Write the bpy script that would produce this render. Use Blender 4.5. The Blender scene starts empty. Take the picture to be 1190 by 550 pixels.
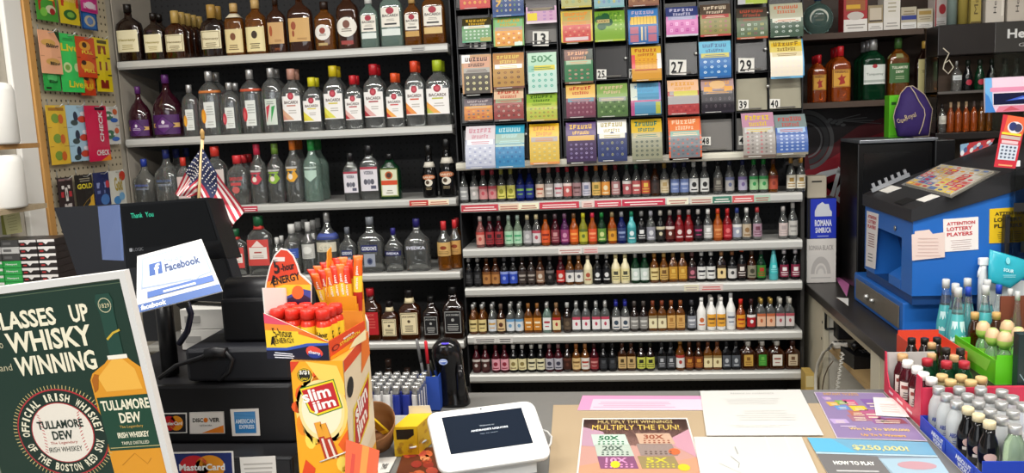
import bpy, bmesh, math, random
from mathutils import Vector as V, Matrix
random.seed(7)
S = bpy.context.scene
COL = S.collection
PI = math.pi
# ------------------------------------------------------------------ camera, light, exposure
W0, H0, FPX = 1190, 550, 979.66
CAMZ = 1.6
CR = V((0.99297107, 0.10925643, -0.04551365))
CU = V((0.0296428, 0.14272002, 0.98931911))
CF = V((-0.11458518, 0.9837144, -0.13847819))
CP = V((0, 0, CAMZ))
cd = bpy.data.cameras.new('camera'); cam = bpy.data.objects.new('camera', cd); COL.objects.link(cam)
cd.sensor_fit = 'HORIZONTAL'; cd.sensor_width = 36; cd.lens = 36 * FPX / W0; cd.clip_start = 0.05
mw = Matrix((CR, CU, -CF)).transposed().to_4x4(); mw.translation = CP; cam.matrix_world = mw
S.camera = cam
S.view_settings.view_transform = 'Standard'
S.view_settings.look = 'None'
S.view_settings.gamma = 1
S.view_settings.use_curve_mapping = False
S.view_settings.exposure = 0.3
S.cycles.max_bounces = 10; S.cycles.transmission_bounces = 8; S.cycles.glossy_bounces = 4; S.cycles.diffuse_bounces = 3
S.cycles.transparent_max_bounces = 8
S.cycles.caustics_reflective = False; S.cycles.caustics_refractive = False
S.cycles.sample_clamp_indirect = 4
wd = bpy.data.worlds.new('store_air'); S.world = wd; wd.use_nodes = True
wd.node_tree.nodes['Background'].inputs[0].default_value = (0.95, 0.97, 1, 1)
wd.node_tree.nodes['Background'].inputs[1].default_value = 0.22


def area(name, loc, sx, sy, power, col=(1, 0.97, 0.92), rot=(0, 0, 0)):
    l = bpy.data.lights.new(name, 'AREA'); l.shape = 'RECTANGLE'; l.size = sx; l.size_y = sy; l.energy = power; l.color = col
    o = bpy.data.objects.new(name, l); COL.objects.link(o); o.location = loc; o.rotation_euler = rot


for lx in (-1.35, 0.0, 1.35):
    area('ceiling_tube_light', (lx, 1.45, 2.72), 1.2, 0.16, 21)
for lx in (-1.2, 0.9):
    area('ceiling_tube_light', (lx, -0.4, 2.72), 1.2, 0.3, 43)
area('shopfront_window_light', (-1.2, -2.2, 1.8), 2.6, 1.8, 26, (0.93, 0.97, 1), (math.radians(80), 0, math.radians(-20)))


# ------------------------------------------------------------------ helpers
def ray(px, py):
    return CR * ((px - W0 / 2) / FPX) - CU * ((py - H0 / 2) / FPX) + CF


def at(px, py, X=None, Y=None, Z=None):
    "the point of a real plane (X, Y or Z constant) that the photograph shows at this pixel"
    d = ray(px, py)
    k = X / d.x if X is not None else Y / d.y if Y is not None else (Z - CAMZ) / d.z
    return CP + d * k


def lin(h):
    c = [int(h[i:i + 2], 16) / 255 for i in (0, 2, 4)]
    return [x / 12.92 if x <= 0.04045 else ((x + 0.055) / 1.055) ** 2.4 for x in c]


MATS = {}


def hx(h):
    return h if len(h) == 6 else ''.join(c * 2 for c in h)


def mat(h, rough=0.5, metal=0.0, trans=0.0, emit=0.0, ior=1.45, noise=0.0, nscale=30, spec=None, alpha=1.0, coat=0.0):
    h = hx(h)
    key = (h, rough, metal, trans, emit, ior, noise, nscale, alpha, spec, coat)
    if key in MATS:
        return MATS[key]
    m = bpy.data.materials.new('surface_' + h); m.use_nodes = True
    nt = m.node_tree; b = nt.nodes['Principled BSDF']
    c = lin(h) + [1]
    b.inputs['Base Color'].default_value = c
    b.inputs['Roughness'].default_value = rough
    b.inputs['Metallic'].default_value = metal
    b.inputs['Transmission Weight'].default_value = trans
    b.inputs['IOR'].default_value = ior
    b.inputs['Alpha'].default_value = alpha
    if coat: b.inputs['Coat Weight'].default_value = coat; b.inputs['Coat IOR'].default_value = 1.7; b.inputs['Coat Roughness'].default_value = 0.03
    if spec is not None: b.inputs['Specular IOR Level'].default_value = spec
    if emit:
        b.inputs['Emission Color'].default_value = c
        b.inputs['Emission Strength'].default_value = emit
    if noise:
        tc = nt.nodes.new('ShaderNodeTexCoord'); n = nt.nodes.new('ShaderNodeTexNoise'); n.inputs['Scale'].default_value = nscale; n.inputs['Detail'].default_value = 5
        mx = nt.nodes.new('ShaderNodeMix'); mx.data_type = 'RGBA'
        mx.inputs[6].default_value = [x * (1 - noise) for x in c[:3]] + [1]
        mx.inputs[7].default_value = [min(1, x * (1 + noise)) for x in c[:3]] + [1]
        nt.links.new(tc.outputs['Object'], n.inputs['Vector']); nt.links.new(n.outputs['Fac'], mx.inputs[0]); nt.links.new(mx.outputs[2], b.inputs['Base Color'])
    m.diffuse_color = c
    MATS[key] = m
    return m


def pegboard_mat(name, h, hole, axes, pitch=0.0254, r=0.004):
    m = bpy.data.materials.new(name); m.use_nodes = True
    nt = m.node_tree; b = nt.nodes['Principled BSDF']; b.inputs['Roughness'].default_value = 0.7
    tc = nt.nodes.new('ShaderNodeTexCoord'); sp = nt.nodes.new('ShaderNodeSeparateXYZ'); nt.links.new(tc.outputs['Object'], sp.inputs[0])
    outs = []
    for a in axes:
        md = nt.nodes.new('ShaderNodeMath'); md.operation = 'PINGPONG'; md.inputs[1].default_value = pitch / 2
        nt.links.new(sp.outputs[a], md.inputs[0])
        p = nt.nodes.new('ShaderNodeMath'); p.operation = 'POWER'; p.inputs[1].default_value = 2; nt.links.new(md.outputs[0], p.inputs[0]); outs.append(p)
    ad = nt.nodes.new('ShaderNodeMath'); nt.links.new(outs[0].outputs[0], ad.inputs[0]); nt.links.new(outs[1].outputs[0], ad.inputs[1])
    lt = nt.nodes.new('ShaderNodeMath'); lt.operation = 'LESS_THAN'; lt.inputs[1].default_value = r * r; nt.links.new(ad.outputs[0], lt.inputs[0])
    mx = nt.nodes.new('ShaderNodeMix'); mx.data_type = 'RGBA'; mx.inputs[6].default_value = lin(h) + [1]; mx.inputs[7].default_value = lin(hole) + [1]
    nt.links.new(lt.outputs[0], mx.inputs[0]); nt.links.new(mx.outputs[2], b.inputs['Base Color'])
    return m


def wood_mat(name, a, c, axis='X', scale=6):
    m = bpy.data.materials.new(name); m.use_nodes = True
    nt = m.node_tree; b = nt.nodes['Principled BSDF']; b.inputs['Roughness'].default_value = 0.55
    tc = nt.nodes.new('ShaderNodeTexCoord'); mp = nt.nodes.new('ShaderNodeMapping')
    mp.inputs['Scale'].default_value = {'X': (1, 14, 14), 'Y': (14, 1, 14), 'Z': (14, 14, 1)}[axis]
    n = nt.nodes.new('ShaderNodeTexNoise'); n.inputs['Scale'].default_value = scale; n.inputs['Detail'].default_value = 6
    mx = nt.nodes.new('ShaderNodeMix'); mx.data_type = 'RGBA'; mx.inputs[6].default_value = lin(a) + [1]; mx.inputs[7].default_value = lin(c) + [1]
    nt.links.new(tc.outputs['Object'], mp.inputs[0]); nt.links.new(mp.outputs[0], n.inputs['Vector']); nt.links.new(n.outputs['Fac'], mx.inputs[0]); nt.links.new(mx.outputs[2], b.inputs['Base Color'])
    return m


def glass(h, rough=0.04, t=1.0):
    return mat(h, rough=rough, trans=t, ior=1.33)


TXT = {}


def text_mesh(s, bold):
    k = (s, bold)
    if k not in TXT:
        c = bpy.data.curves.new('lettering', 'FONT'); c.body = s; c.resolution_u = 2; c.offset = 0.03 if bold else 0.0
        o = bpy.data.objects.new('lettering', c); m = o.to_mesh()
        vs = [(v.co.x, v.co.y) for v in m.vertices]; fs = [tuple(p.vertices) for p in m.polygons]
        o.to_mesh_clear(); bpy.data.objects.remove(o); bpy.data.curves.remove(c)
        xs = [v[0] for v in vs] or [0, 1]; ys = [v[1] for v in vs] or [0, 1]
        x0, y0 = min(xs), min(ys); sx, sy = max(xs) - x0 or 1, max(ys) - y0 or 1
        TXT[k] = ([((x - x0) / sx, (y - y0) / sy) for x, y in vs], fs, sx / sy)
    return TXT[k]


class Art:
    "flat print: coloured shapes and lettering in its own x, y frame"

    def __init__(s, w=1, h=1, bg=None):
        s.w, s.h, s.it = w, h, []
        if bg: s.rect(0, 0, w, h, bg, l=0)

    def rect(s, x, y, w, h, c, l=1, n=1):
        s.it.append(([(x, y), (x + w, y), (x + w, y + h), (x, y + h)], None, c, l)); return s

    def poly(s, pts, c, l=2):
        s.it.append((list(pts), None, c, l)); return s

    def ell(s, x, y, rx, ry, c, l=2, n=14):
        return s.poly([(x + rx * math.cos(2 * PI * i / n), y + ry * math.sin(2 * PI * i / n)) for i in range(n)], c, l)

    def ring(s, x, y, r0, r1, c, l=2, n=32, a0=0, a1=2 * PI, asp=1):
        p = []
        for i in range(n + 1):
            a = a0 + (a1 - a0) * i / n
            p += [(x + r0 * math.cos(a) * asp, y + r0 * math.sin(a)), (x + r1 * math.cos(a) * asp, y + r1 * math.sin(a))]
        s.it.append((p, [(2 * i, 2 * i + 1, 2 * i + 3, 2 * i + 2) for i in range(n)], c, l)); return s

    def text(s, t, x, y, w, h, c, bold=True, l=3, rot=0, up=(0, 1)):
        vs, fs, _ = text_mesh(t, bold); ca, sa = math.cos(rot), math.sin(rot)
        s.it.append(([(x + ca * a * w - sa * b * h, y + sa * a * w + ca * b * h) for a, b in vs], fs, c, l)); return s

    def arc_text(s, t, cx, cy, r, a0, a1, h, c, l=3, inward=False, wf=0.8):
        n = len(t)
        for i, ch in enumerate(t):
            if ch == ' ': continue
            a = a0 + (a1 - a0) * (i + 0.5) / n; rot = a + PI / 2 if inward else a - PI / 2
            cw = abs(a1 - a0) * r / n * wf * (0.5 if ch == 'I' else 1)
            x, y = cx + r * math.cos(a), cy + r * math.sin(a)
            s.text(ch, x - math.cos(rot) * cw / 2 + math.sin(rot) * h / 2, y - math.sin(rot) * cw / 2 - math.cos(rot) * h / 2, cw, h, c, True, l, rot)
        return s

    def stroke(s, pts, w, c, l=2):
        p = []
        for i, q in enumerate(pts):
            a = pts[max(i - 1, 0)]; b = pts[min(i + 1, len(pts) - 1)]
            dx, dy = b[0] - a[0], b[1] - a[1]; d = math.hypot(dx, dy) or 1
            ww = w[i] if isinstance(w, (list, tuple)) else w
            p += [(q[0] - dy / d * ww / 2, q[1] + dx / d * ww / 2), (q[0] + dy / d * ww / 2, q[1] - dx / d * ww / 2)]
        s.it.append((p, [(2 * i, 2 * i + 1, 2 * i + 3, 2 * i + 2) for i in range(len(pts) - 1)], c, l)); return s

    def lines(s, x, y, w, h, n, c, l=2, fill=0.4, ragged=0.3):
        for i in range(n):
            ww = w * (1 - ragged * random.random()); s.rect(x + (w - ww) / 2, y + h * i / n, ww, h / n * fill, c, l)
        return s

    def frame(s, x, y, w, h, t, c, l=2):
        s.rect(x, y, w, t, c, l); s.rect(x, y + h - t, w, t, c, l); s.rect(x, y, t, h, c, l); s.rect(x + w - t, y, t, h, c, l); return s

    def grid(s, x, y, w, h, nx, ny, c, l=2, r=0.3, sq=False, n=7):
        for i in range(nx):
            for j in range(ny):
                a, b = x + w * (i + 0.5) / nx, y + h * (j + 0.5) / ny
                cc = c[(i + j * 3) % len(c)] if isinstance(c, list) else c
                if sq: s.rect(a - w / nx * r, b - h / ny * r, 2 * r * w / nx, 2 * r * h / ny, cc, l)
                else: s.ell(a, b, w / nx * r, h / ny * r, cc, l, n)
        return s


class MB:
    def __init__(s):
        s.v, s.f, s.mi, s.sm, s.mats, s.T = [], [], [], [], [], None

    def m(s, m):
        if isinstance(m, str): m = mat(m)
        if m not in s.mats: s.mats.append(m)
        return s.mats.index(m)

    def add(s, vs, fs, m, smooth=False):
        b = len(s.v); s.v += [s.T @ V(v) for v in vs] if s.T else [V(v) for v in vs]
        for i, f in enumerate(fs):
            s.f.append(tuple(b + k for k in f)); s.mi.append(s.m(m[i] if isinstance(m, list) else m)); s.sm.append(smooth)
        return s

    def box(s, x0, x1, y0, y1, z0, z1, m, b=0.0, seg=2):
        if b <= 0:
            vs = [(x, y, z) for x in (x0, x1) for y in (y0, y1) for z in (z0, z1)]
            return s.add(vs, [(0, 1, 3, 2), (4, 6, 7, 5), (0, 4, 5, 1), (2, 3, 7, 6), (0, 2, 6, 4), (1, 5, 7, 3)], m)
        bm = bmesh.new(); bmesh.ops.create_cube(bm, size=1)
        for v in bm.verts: v.co = V(((x0 + x1) / 2 + v.co.x * (x1 - x0), (y0 + y1) / 2 + v.co.y * (y1 - y0), (z0 + z1) / 2 + v.co.z * (z1 - z0)))
        bmesh.ops.bevel(bm, geom=bm.edges[:], offset=b, segments=seg, affect='EDGES', profile=0.5)
        bm.verts.index_update()
        s.add([v.co.copy() for v in bm.verts], [tuple(v.index for v in f.verts) for f in bm.faces], m); bm.free(); return s

    def loft(s, rings, m, smooth=True, cap=True, closed=True):
        n = len(rings[0]); vs = [p for r in rings for p in r]; fs = []; ms = []
        for i in range(len(rings) - 1):
            for j in range(n if closed else n - 1):
                fs.append((i * n + j, i * n + (j + 1) % n, (i + 1) * n + (j + 1) % n, (i + 1) * n + j)); ms.append(m[i] if isinstance(m, list) else m)
        s.add(vs, fs, ms, smooth)
        if cap and closed:
            b = len(s.v) - len(vs)
            for k, mm in ((0, ms[0]), (len(rings) - 1, ms[-1])):
                r = tuple(b + k * n + j for j in range(n)); s.f.append(r if k else r[::-1]); s.mi.append(s.m(mm)); s.sm.append(False)
        return s

    def lathe(s, prof, m, c=(0, 0, 0), n=16, smooth=True, p=2.0, dr=1.0):
        return s.loft([[(c[0] + r * sup(2 * PI * i / n, p)[0], c[1] + r * dr * sup(2 * PI * i / n, p)[1], c[2] + z) for i in range(n)] for r, z in prof], m, smooth)

    def tube(s, path, r, m, n=6, smooth=True):
        path = [V(p) for p in path]; rings = []; up = None
        for i, p in enumerate(path):
            t = (path[min(i + 1, len(path) - 1)] - path[max(i - 1, 0)]).normalized()
            if up is None: up = t.orthogonal().normalized()
            up = (up - t * up.dot(t)).normalized(); w = t.cross(up); rr = r[i] if isinstance(r, (list, tuple)) else r
            rings.append([p + up * rr * math.cos(2 * PI * j / n) + w * rr * math.sin(2 * PI * j / n) for j in range(n)])
        return s.loft(rings, m, smooth)

    def slab(s, q, off, m):
        "box from a front quad and an offset to its back"
        q = [V(p) for p in q]; off = V(off); vs = q + [p + off for p in q]
        return s.add(vs, [(0, 1, 2, 3), (7, 6, 5, 4)] + [(i, i + 4, (i + 1) % 4 + 4, (i + 1) % 4) for i in range(4)], m)

    def prism(s, pts, d, m):
        "extrude a 3-D polygon by the vector d"
        n = len(pts); pts = [V(p) for p in pts]; d = V(d)
        return s.add(pts + [p + d for p in pts], [tuple(range(n)), tuple(range(2 * n - 1, n - 1, -1))] + [(i, i + n, (i + 1) % n + n, (i + 1) % n) for i in range(n)], m)

    def art(s, a, f, rough=0.45, step=0.00025, base=0.0003, cut=None):
        for pts, fs, c, l in a.it:
            if cut and fs is None:      # follow a curved surface in narrow strips
                ax, n = cut; size = (a.w, a.h)[ax]; vals = [p[ax] for p in pts]
                for i in range(n):
                    lo, hi = size * i / n, size * (i + 1) / n
                    if (i and max(vals) <= lo) or (i < n - 1 and min(vals) >= hi): continue
                    P = clip(pts, ax, lo if i else -9e9, hi if i < n - 1 else 9e9)
                    if len(P) >= 3: s.add([f(x / a.w, y / a.h, base + l * step) for x, y in P], [tuple(range(len(P)))], mat(c, rough) if isinstance(c, str) else c)
                continue
            vs = [f(x / a.w, y / a.h, base + l * step) for x, y in pts]
            s.add(vs, fs if fs else [tuple(range(len(pts)))], mat(c, rough) if isinstance(c, str) else c)
        return s

    def build(s, name, parent=None, loc=None, rz=0):
        me = bpy.data.meshes.new(name); me.from_pydata(s.v, [], s.f); me.polygons.foreach_set('material_index', s.mi); me.polygons.foreach_set('use_smooth', s.sm)
        for m in s.mats: me.materials.append(m)
        me.update(); return link(name, me, parent, loc, rz)


def link(name, me, parent=None, loc=None, rz=0):
    o = bpy.data.objects.new(name, me); COL.objects.link(o)
    if parent is not None: o.parent = parent
    if loc is not None: o.location = loc
    o.rotation_euler.z = rz
    return o


def clip(P, ax, lo, hi):
    "the part of a 2-D polygon between two values of one axis"
    for lim, sg in ((lo, 1), (hi, -1)):
        out = []
        for i in range(len(P)):
            a, b = P[i - 1], P[i]; da, db = (a[ax] - lim) * sg, (b[ax] - lim) * sg
            if (da < 0) != (db < 0): k = da / (da - db); out.append((a[0] + (b[0] - a[0]) * k, a[1] + (b[1] - a[1]) * k))
            if db >= 0: out.append(b)
        P = out
        if len(P) < 3: return []
    return P


def sup(a, p):
    c, s_ = math.cos(a), math.sin(a); e = 2 / p
    return (math.copysign(abs(c) ** e, c), math.copysign(abs(s_) ** e, s_))


def quad(bl, br, tr, tl):
    bl, br, tr, tl = map(V, (bl, br, tr, tl)); n = ((br - bl).cross(tl - bl)).normalized()
    return lambda u, v, d: (bl * (1 - u) + br * u) * (1 - v) + (tl * (1 - u) + tr * u) * v + n * d


def qpx(pts, **k):
    return [at(x, y, **k) for x, y in pts]


THINGS = []


def tag(o, label, cat, group=None, kind=None):
    o['label'] = label; o['category'] = cat
    if group: o['group'] = group
    if kind: o['kind'] = kind
    THINGS.append(o); return o


def thing(name, label, cat, loc=(0, 0, 0), group=None, rz=0):
    o = bpy.data.objects.new(name, None); COL.objects.link(o); o.location = loc; o.rotation_euler.z = rz; o.empty_display_size = 0.02
    return tag(o, label, cat, group)


def struct(mb, name):
    o = mb.build(name); o['kind'] = 'structure'; return o


def sheet(name, q, art, th=0.0006, parent=None, edge='eeeeee', rough=0.45):
    "a printed sheet or board: q = bottom-left, bottom-right, top-right, top-left"
    q = [V(p) for p in q]; n = ((q[1] - q[0]).cross(q[3] - q[0])).normalized()
    mb = MB(); mb.slab(q, -n * th, edge); mb.art(art, quad(*q), rough)
    return mb.build(name, parent)


def pillow(mb, out, d, m, f=None, back=True, rings=5):
    "puffed shape from a 2-D outline; f maps (x, y, depth) to 3-D"
    f = f or (lambda x, y, z: (x, -z, y)); cx = sum(p[0] for p in out) / len(out); cy = sum(p[1] for p in out) / len(out)
    for sg in ((1, -1) if back else (1,)):
        rs = []
        for k in range(rings + 1):
            t = k / rings * PI / 2; s_ = max(math.cos(t), 0.02); rs.append([f(cx + (x - cx) * s_, cy + (y - cy) * s_, sg * d * math.sin(t)) for x, y in out])
        mb.loft(rs, m, True, True)
    return mb


WHITE = 'efefec'
STEEL = mat('c9c9c4', 0.35, 0.15)
BLK = mat('141415', 0.4)
DARK = mat('26272a', 0.45)
# ------------------------------------------------------------------ room shell
XL = -1.81
b = MB(); b.box(-3.2, 2.6, -3, 3.6, -0.05, 0, mat('8d8579', 0.6, noise=0.15, nscale=8)); struct(b, 'floor')
b = MB(); b.box(-3.2, 2.6, -0.9, 3.6, 2.8, 2.85, mat('e4e2dc', 0.9, noise=0.03)); struct(b, 'ceiling')
b = MB(); b.box(XL, 2.6, 3.5, 3.6, 0, 2.8, mat('6f675c', 0.9, noise=0.06)); struct(b, 'wall_back')
b = MB(); b.box(XL - 0.1, XL, 2.36, 3.6, 0, 2.8, mat('b9b2a4', 0.8, noise=0.04)); b.box(-3.2, XL - 0.1, 2.33, 2.38, 0, 2.8, mat('b9b2a4', 0.8, noise=0.04)); struct(b, 'wall_left')
b = MB(); b.box(1.9, 2.0, 0.5, 3.5, 0, 2.8, mat('8a8174', 0.8, noise=0.05)); struct(b, 'wall_right')
b = MB(); b.box(XL + 0.001, XL + 0.02, 2.427, 2.509, 0, 2.8, mat('e8e6e0', 0.6), 0.004); struct(b, 'trim_1')
b = MB(); b.box(XL + 0.001, XL + 0.026, 2.511, 2.542, 1.27, 2.8, wood_mat('oak_strip', 'b3813f', 'd0a060', 'Z'), 0.003); struct(b, 'trim_2')
b = MB(); b.box(XL + 0.001, XL + 0.008, 2.545, 2.985, 0.9, 2.8, pegboard_mat('pegboard_cream', 'c3b79c', '4b4335', (1, 2), 0.0254, 0.0042)); o = struct(b, 'wall_left_pegboard'); o.name = 'trim_3'

# ------------------------------------------------------------------ shelving units
YL, YR, YB = 3.00, 3.03, 3.30
DK = pegboard_mat('pegboard_charcoal', '222224', '09090a', (0, 2))
ZL = [1.8746, 1.5886, 1.3264, 1.055, 0.793, 0.52]
ZR = [1.6 - 0.300, 1.6 - 0.4675, 1.6 - 0.615, 1.6 - 0.796, 1.6 - 0.946]
u = thing('gondola_unit', 'dark pegboard-backed shelving frame carrying the large bottles', 'shelving')
MB().box(XL + 0.01, -0.549, YB, YB + 0.012, 0.1, 2.6, DK).build('back_panel', u)
MB().box(-0.5445, -0.5395, 3.05, YB + 0.01, 0.1, 2.6, mat('1c1c1e', 0.5)).build('upright_post', u)
MB().box(XL + 0.009, XL + 0.012, YL + 0.02, YB - 0.002, 0.1, 2.6, mat('b5ada0', 0.7)).build('end_panel', u)
u = thing('gondola_unit', 'dark pegboard-backed shelving frame carrying the miniatures and lottery dispensers', 'shelving')
MB().box(-0.538, 0.69, YB, YB + 0.012, 0.1, 2.6, DK).build('back_panel', u)
MB().box(0.676, 0.688, 3.06, YB - 0.002, 0.1, 1.38, mat('2a2826', 0.6)).build('end_panel', u)
ordn = ['top', 'second', 'third', 'fourth', 'fifth', 'sixth']


def steel_shelf(x0, x1, y, yb, z, label, grp, tags=(), h=0.03, col=STEEL):
    t = thing('steel_shelf', label, 'shelf', (0, 0, 0), grp)
    d = MB(); d.box(x0, x1, y + 0.006, yb - 0.001, z - 0.014, z, mat('a9a8a4', 0.5), 0.002); d.build('deck', t)
    m = MB()
    pr = [(0.006, 0), (0.0, -0.002), (-0.004, -0.008), (-0.004, -h + 0.008), (0.002, -h), (0.006, -h + 0.002), (0.0055, -0.003)]
    m.loft([[(x, y + a, z + c) for a, c in pr] for x in (x0, x1)], col, False); m.build('price_rail', t)
    e = MB()
    for x in (x0 + 0.001, x1 - 0.007):
        e.prism([(x, y + 0.007, z - 0.015), (x, y + 0.007, z - h), (x, yb - 0.03, z - 0.06), (x, yb - 0.002, z - 0.06), (x, yb - 0.002, z - 0.015)], (0.006, 0, 0), mat('8d8c88', 0.5)); e.build('bracket', t); e = MB()
    for (p0, p1, bg, ink, txt) in tags:
        a0 = at(p0, 0, Y=y).x; a0 = p0; wd_ = p1 - p0
        art = Art(wd_, 0.02, bg)
        if txt: art.text(txt, wd_ * 0.08, 0.004, wd_ * 0.84, 0.012, ink)
        else: art.lines(wd_ * 0.05, 0.003, wd_ * 0.9, 0.014, 2, ink)
        sheet('price_tag', [(p0, y - 0.0045, z - h + 0.005), (p1, y - 0.0045, z - h + 0.005), (p1, y - 0.0045, z - 0.005), (p0, y - 0.0045, z - 0.005)], art, 0.0003, t)
    return t


xt = lambda px, py, y=YR: at(px, py, Y=y).x
for i, z in enumerate(ZL):
    tg = []
    if i == 0: tg = [(xt(478, 52, YL), xt(494, 52, YL), 'b9b9b4', '777777', None)]
    if i == 2: tg = [(xt(281, 243, YL), xt(300, 242, YL), 'c02a44', 'f5e9ea', None), (xt(476, 235, YL), xt(498, 235, YL), 'c23a35', 'f4e3c8', None), (xt(498, 235, YL), xt(522, 234, YL), 'efe0c4', 'b5432f', None)]
    steel_shelf(XL + 0.022, -0.547, YL, YB, z, f'deep steel shelf of large bottles, {ordn[i]} from the top', 'deep steel shelves', tg)
for i, z in enumerate(ZR):
    tg = []
    if i == 0:
        T = [(536, 579, 'c8424f'), (580, 603, 'e9d3b8'), (603, 626, 'efeccd'), (627, 673, 'c93a4c'), (676, 690, 'e8cfc6'), (691, 722, 'cc4658'), (723, 773, 'c32f4b'), (775, 800, 'eae6cf'), (802, 828, 'd8d2c2'), (828, 850, '3e7a66'), (851, 876, 'cf5a5c'), (876, 895, 'a9c2ae')]
        tg = [(xt(a, 237), xt(c, 237), bg, 'f6ece6' if bg[0] in 'c3' else 'a8514a', None) for a, c, bg in T]
    if i == 1: tg = [(xt(649, 292), xt(676, 291), 'e2dcd6', 'b06a66', None), (xt(678, 291), xt(695, 291), 'dcc6c2', 'c77', None)]
    if i == 3: tg = [(xt(551, 394), xt(577, 393), 'd2cfca', '444444', None), (xt(578, 393), xt(596, 392), 'd2cfca', '444444', None)]
    if i == 2: tg = [(xt(795, 335), xt(812, 335), 'd8d2b8', 'a99', None), (xt(813, 335), xt(840, 334), 'd9c8c2', 'c55', None)]
    steel_shelf(-0.537, 0.674, YR, YB, z, f'shallow steel shelf of miniature bottles, {ordn[i]} from the top', 'shallow steel shelves', tg, 0.034)
TZ = 1.452
steel_shelf(-0.537, 0.674, 2.985, YB, TZ, 'cream steel shelf under the lottery ticket dispensers', 'shallow steel shelves', [], 0.028, mat('d6d2c2', 0.45))

# ------------------------------------------------------------------ bottles
KIND = {
    'pint': dict(p=5, dr=.55, prof=[(0, .9), (.02, 1), (.60, 1), (.68, .9), (.75, .6), (.79, .36), (.85, .34)], cap=(.83, 1, .4), lab=(.17, .61, .9)),
    'flask': dict(p=4, dr=.5, prof=[(0, .93), (.02, 1), (.58, 1), (.66, .92), (.72, .62), (.77, .3), (.9, .25)], cap=(.86, 1, .3), lab=(.16, .54, .86)),
    'gold': dict(p=4, dr=.55, prof=[(0, .93), (.02, 1), (.57, 1), (.65, .9), (.70, .6), (.74, .35), (.8, .32)], cap=(.74, 1, .38), lab=(.15, .5, .9)),
    'tan': dict(p=3.5, dr=.7, prof=[(0, .95), (.02, 1), (.62, 1), (.70, .88), (.75, .6), (.80, .38), (.86, .34)], cap=(.84, 1, .4), lab=(.05, .5, .92)),
    'bell': dict(p=2, dr=.8, prof=[(0, .9), (.03, 1), (.42, 1), (.52, .93), (.62, .7), (.7, .4), (.77, .24), (.9, .2)], cap=(.86, 1, .24), lab=(.05, .36, 1)),
    'arch': dict(p=2.6, dr=.7, prof=[(0, .95), (.02, 1), (.62, 1), (.71, .92), (.77, .7), (.81, .4), (.84, .28), (.9, .28)], cap=(.85, 1, .33), lab=(.12, .52, .6)),
    'round': dict(p=2, dr=1, prof=[(0, .93), (.02, 1), (.58, 1), (.66, .85), (.73, .5), (.80, .36), (.88, .33)], cap=(.82, 1, .38), lab=(.3, .58, 1)),
    'sved': dict(p=3, dr=.8, prof=[(0, .93), (.02, 1), (.52, 1), (.60, .92), (.70, .52), (.78, .28), (.9, .25)], cap=(.84, 1, .27), lab=(.36, .52, .9)),
    'gord': dict(p=5, dr=.6, prof=[(0, .95), (.02, 1), (.55, 1), (.64, .82), (.71, .45), (.76, .3), (.88, .28)], cap=(.86, 1, .3), lab=(.1, .55, .72)),
    'jag': dict(p=6, dr=.6, prof=[(0, .97), (.02, 1), (.6, 1), (.72, .8), (.8, .45), (.88, .33)], cap=(.87, 1, .36), lab=(.06, .68, .86)),
    'bail': dict(p=2, dr=1, prof=[(0, .9), (.03, 1), (.42, 1), (.56, .8), (.68, .52), (.78, .42), (.82, .4)], cap=(.8, 1, .46), lab=(.14, .45, .9)),
    'jack': dict(p=6, dr=.7, prof=[(0, .97), (.02, 1), (.58, 1), (.66, .86), (.72, .52), (.8, .38), (.88, .36)], cap=(.85, 1, .4), lab=(.12, .56, .82)),
    'gin': dict(p=5, dr=.6, prof=[(0, .95), (.02, 1), (.64, 1), (.7, .9), (.76, .55), (.8, .32), (.86, .3)], cap=(.82, 1, .36), lab=(.26, .58, .94)),
    'nip': dict(p=2, dr=1, prof=[(0, .9), (.03, 1), (.52, 1), (.62, .82), (.71, .46), (.84, .38)], cap=(.84, 1, .44), lab=(.1, .5, 1)),
    'nipf': dict(p=4, dr=.6, prof=[(0, .93), (.03, 1), (.56, 1), (.66, .82), (.74, .42), (.84, .36)], cap=(.83, 1, .42), lab=(.1, .52, .9)),
    'nipw': dict(p=5, dr=.5, prof=[(0, .95), (.03, 1), (.58, 1), (.66, .8), (.73, .38), (.86, .3)], cap=(.84, 1, .36), lab=(.14, .54, .6)),
    'nipc': dict(p=2, dr=1, prof=[(0, .95), (.03, 1), (.3, .95), (.6, .62), (.8, .4), (.9, .36)], cap=(.86, 1, .42), lab=(.2, .5, .96)),
    'malb': dict(p=2, dr=1, prof=[(0, .92), (.03, 1), (.58, 1), (.68, .72), (.78, .42), (.9, .36)], cap=(.88, 1, .42), lab=(.12, .5, 1)),
    'nipb': dict(p=2, dr=1, prof=[(0, .9), (.03, 1), (.56, 1), (.68, .86), (.78, .62), (.86, .56)], cap=(.84, 1, .64), lab=(.1, .52, .9)),
    'bailb': dict(p=2, dr=1, prof=[(0, .9), (.03, 1), (.46, 1), (.6, .82), (.74, .56), (.86, .52)], cap=(.86, 1, .6), lab=(.14, .45, .9)),
    'egg': dict(p=2, dr=1, prof=[(0, .8), (.05, .95), (.4, .95), (.52, .8), (.6, .5), (.64, .45)], cap=(.6, 1, .95), lab=(.1, .4, 1)),
}
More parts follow.
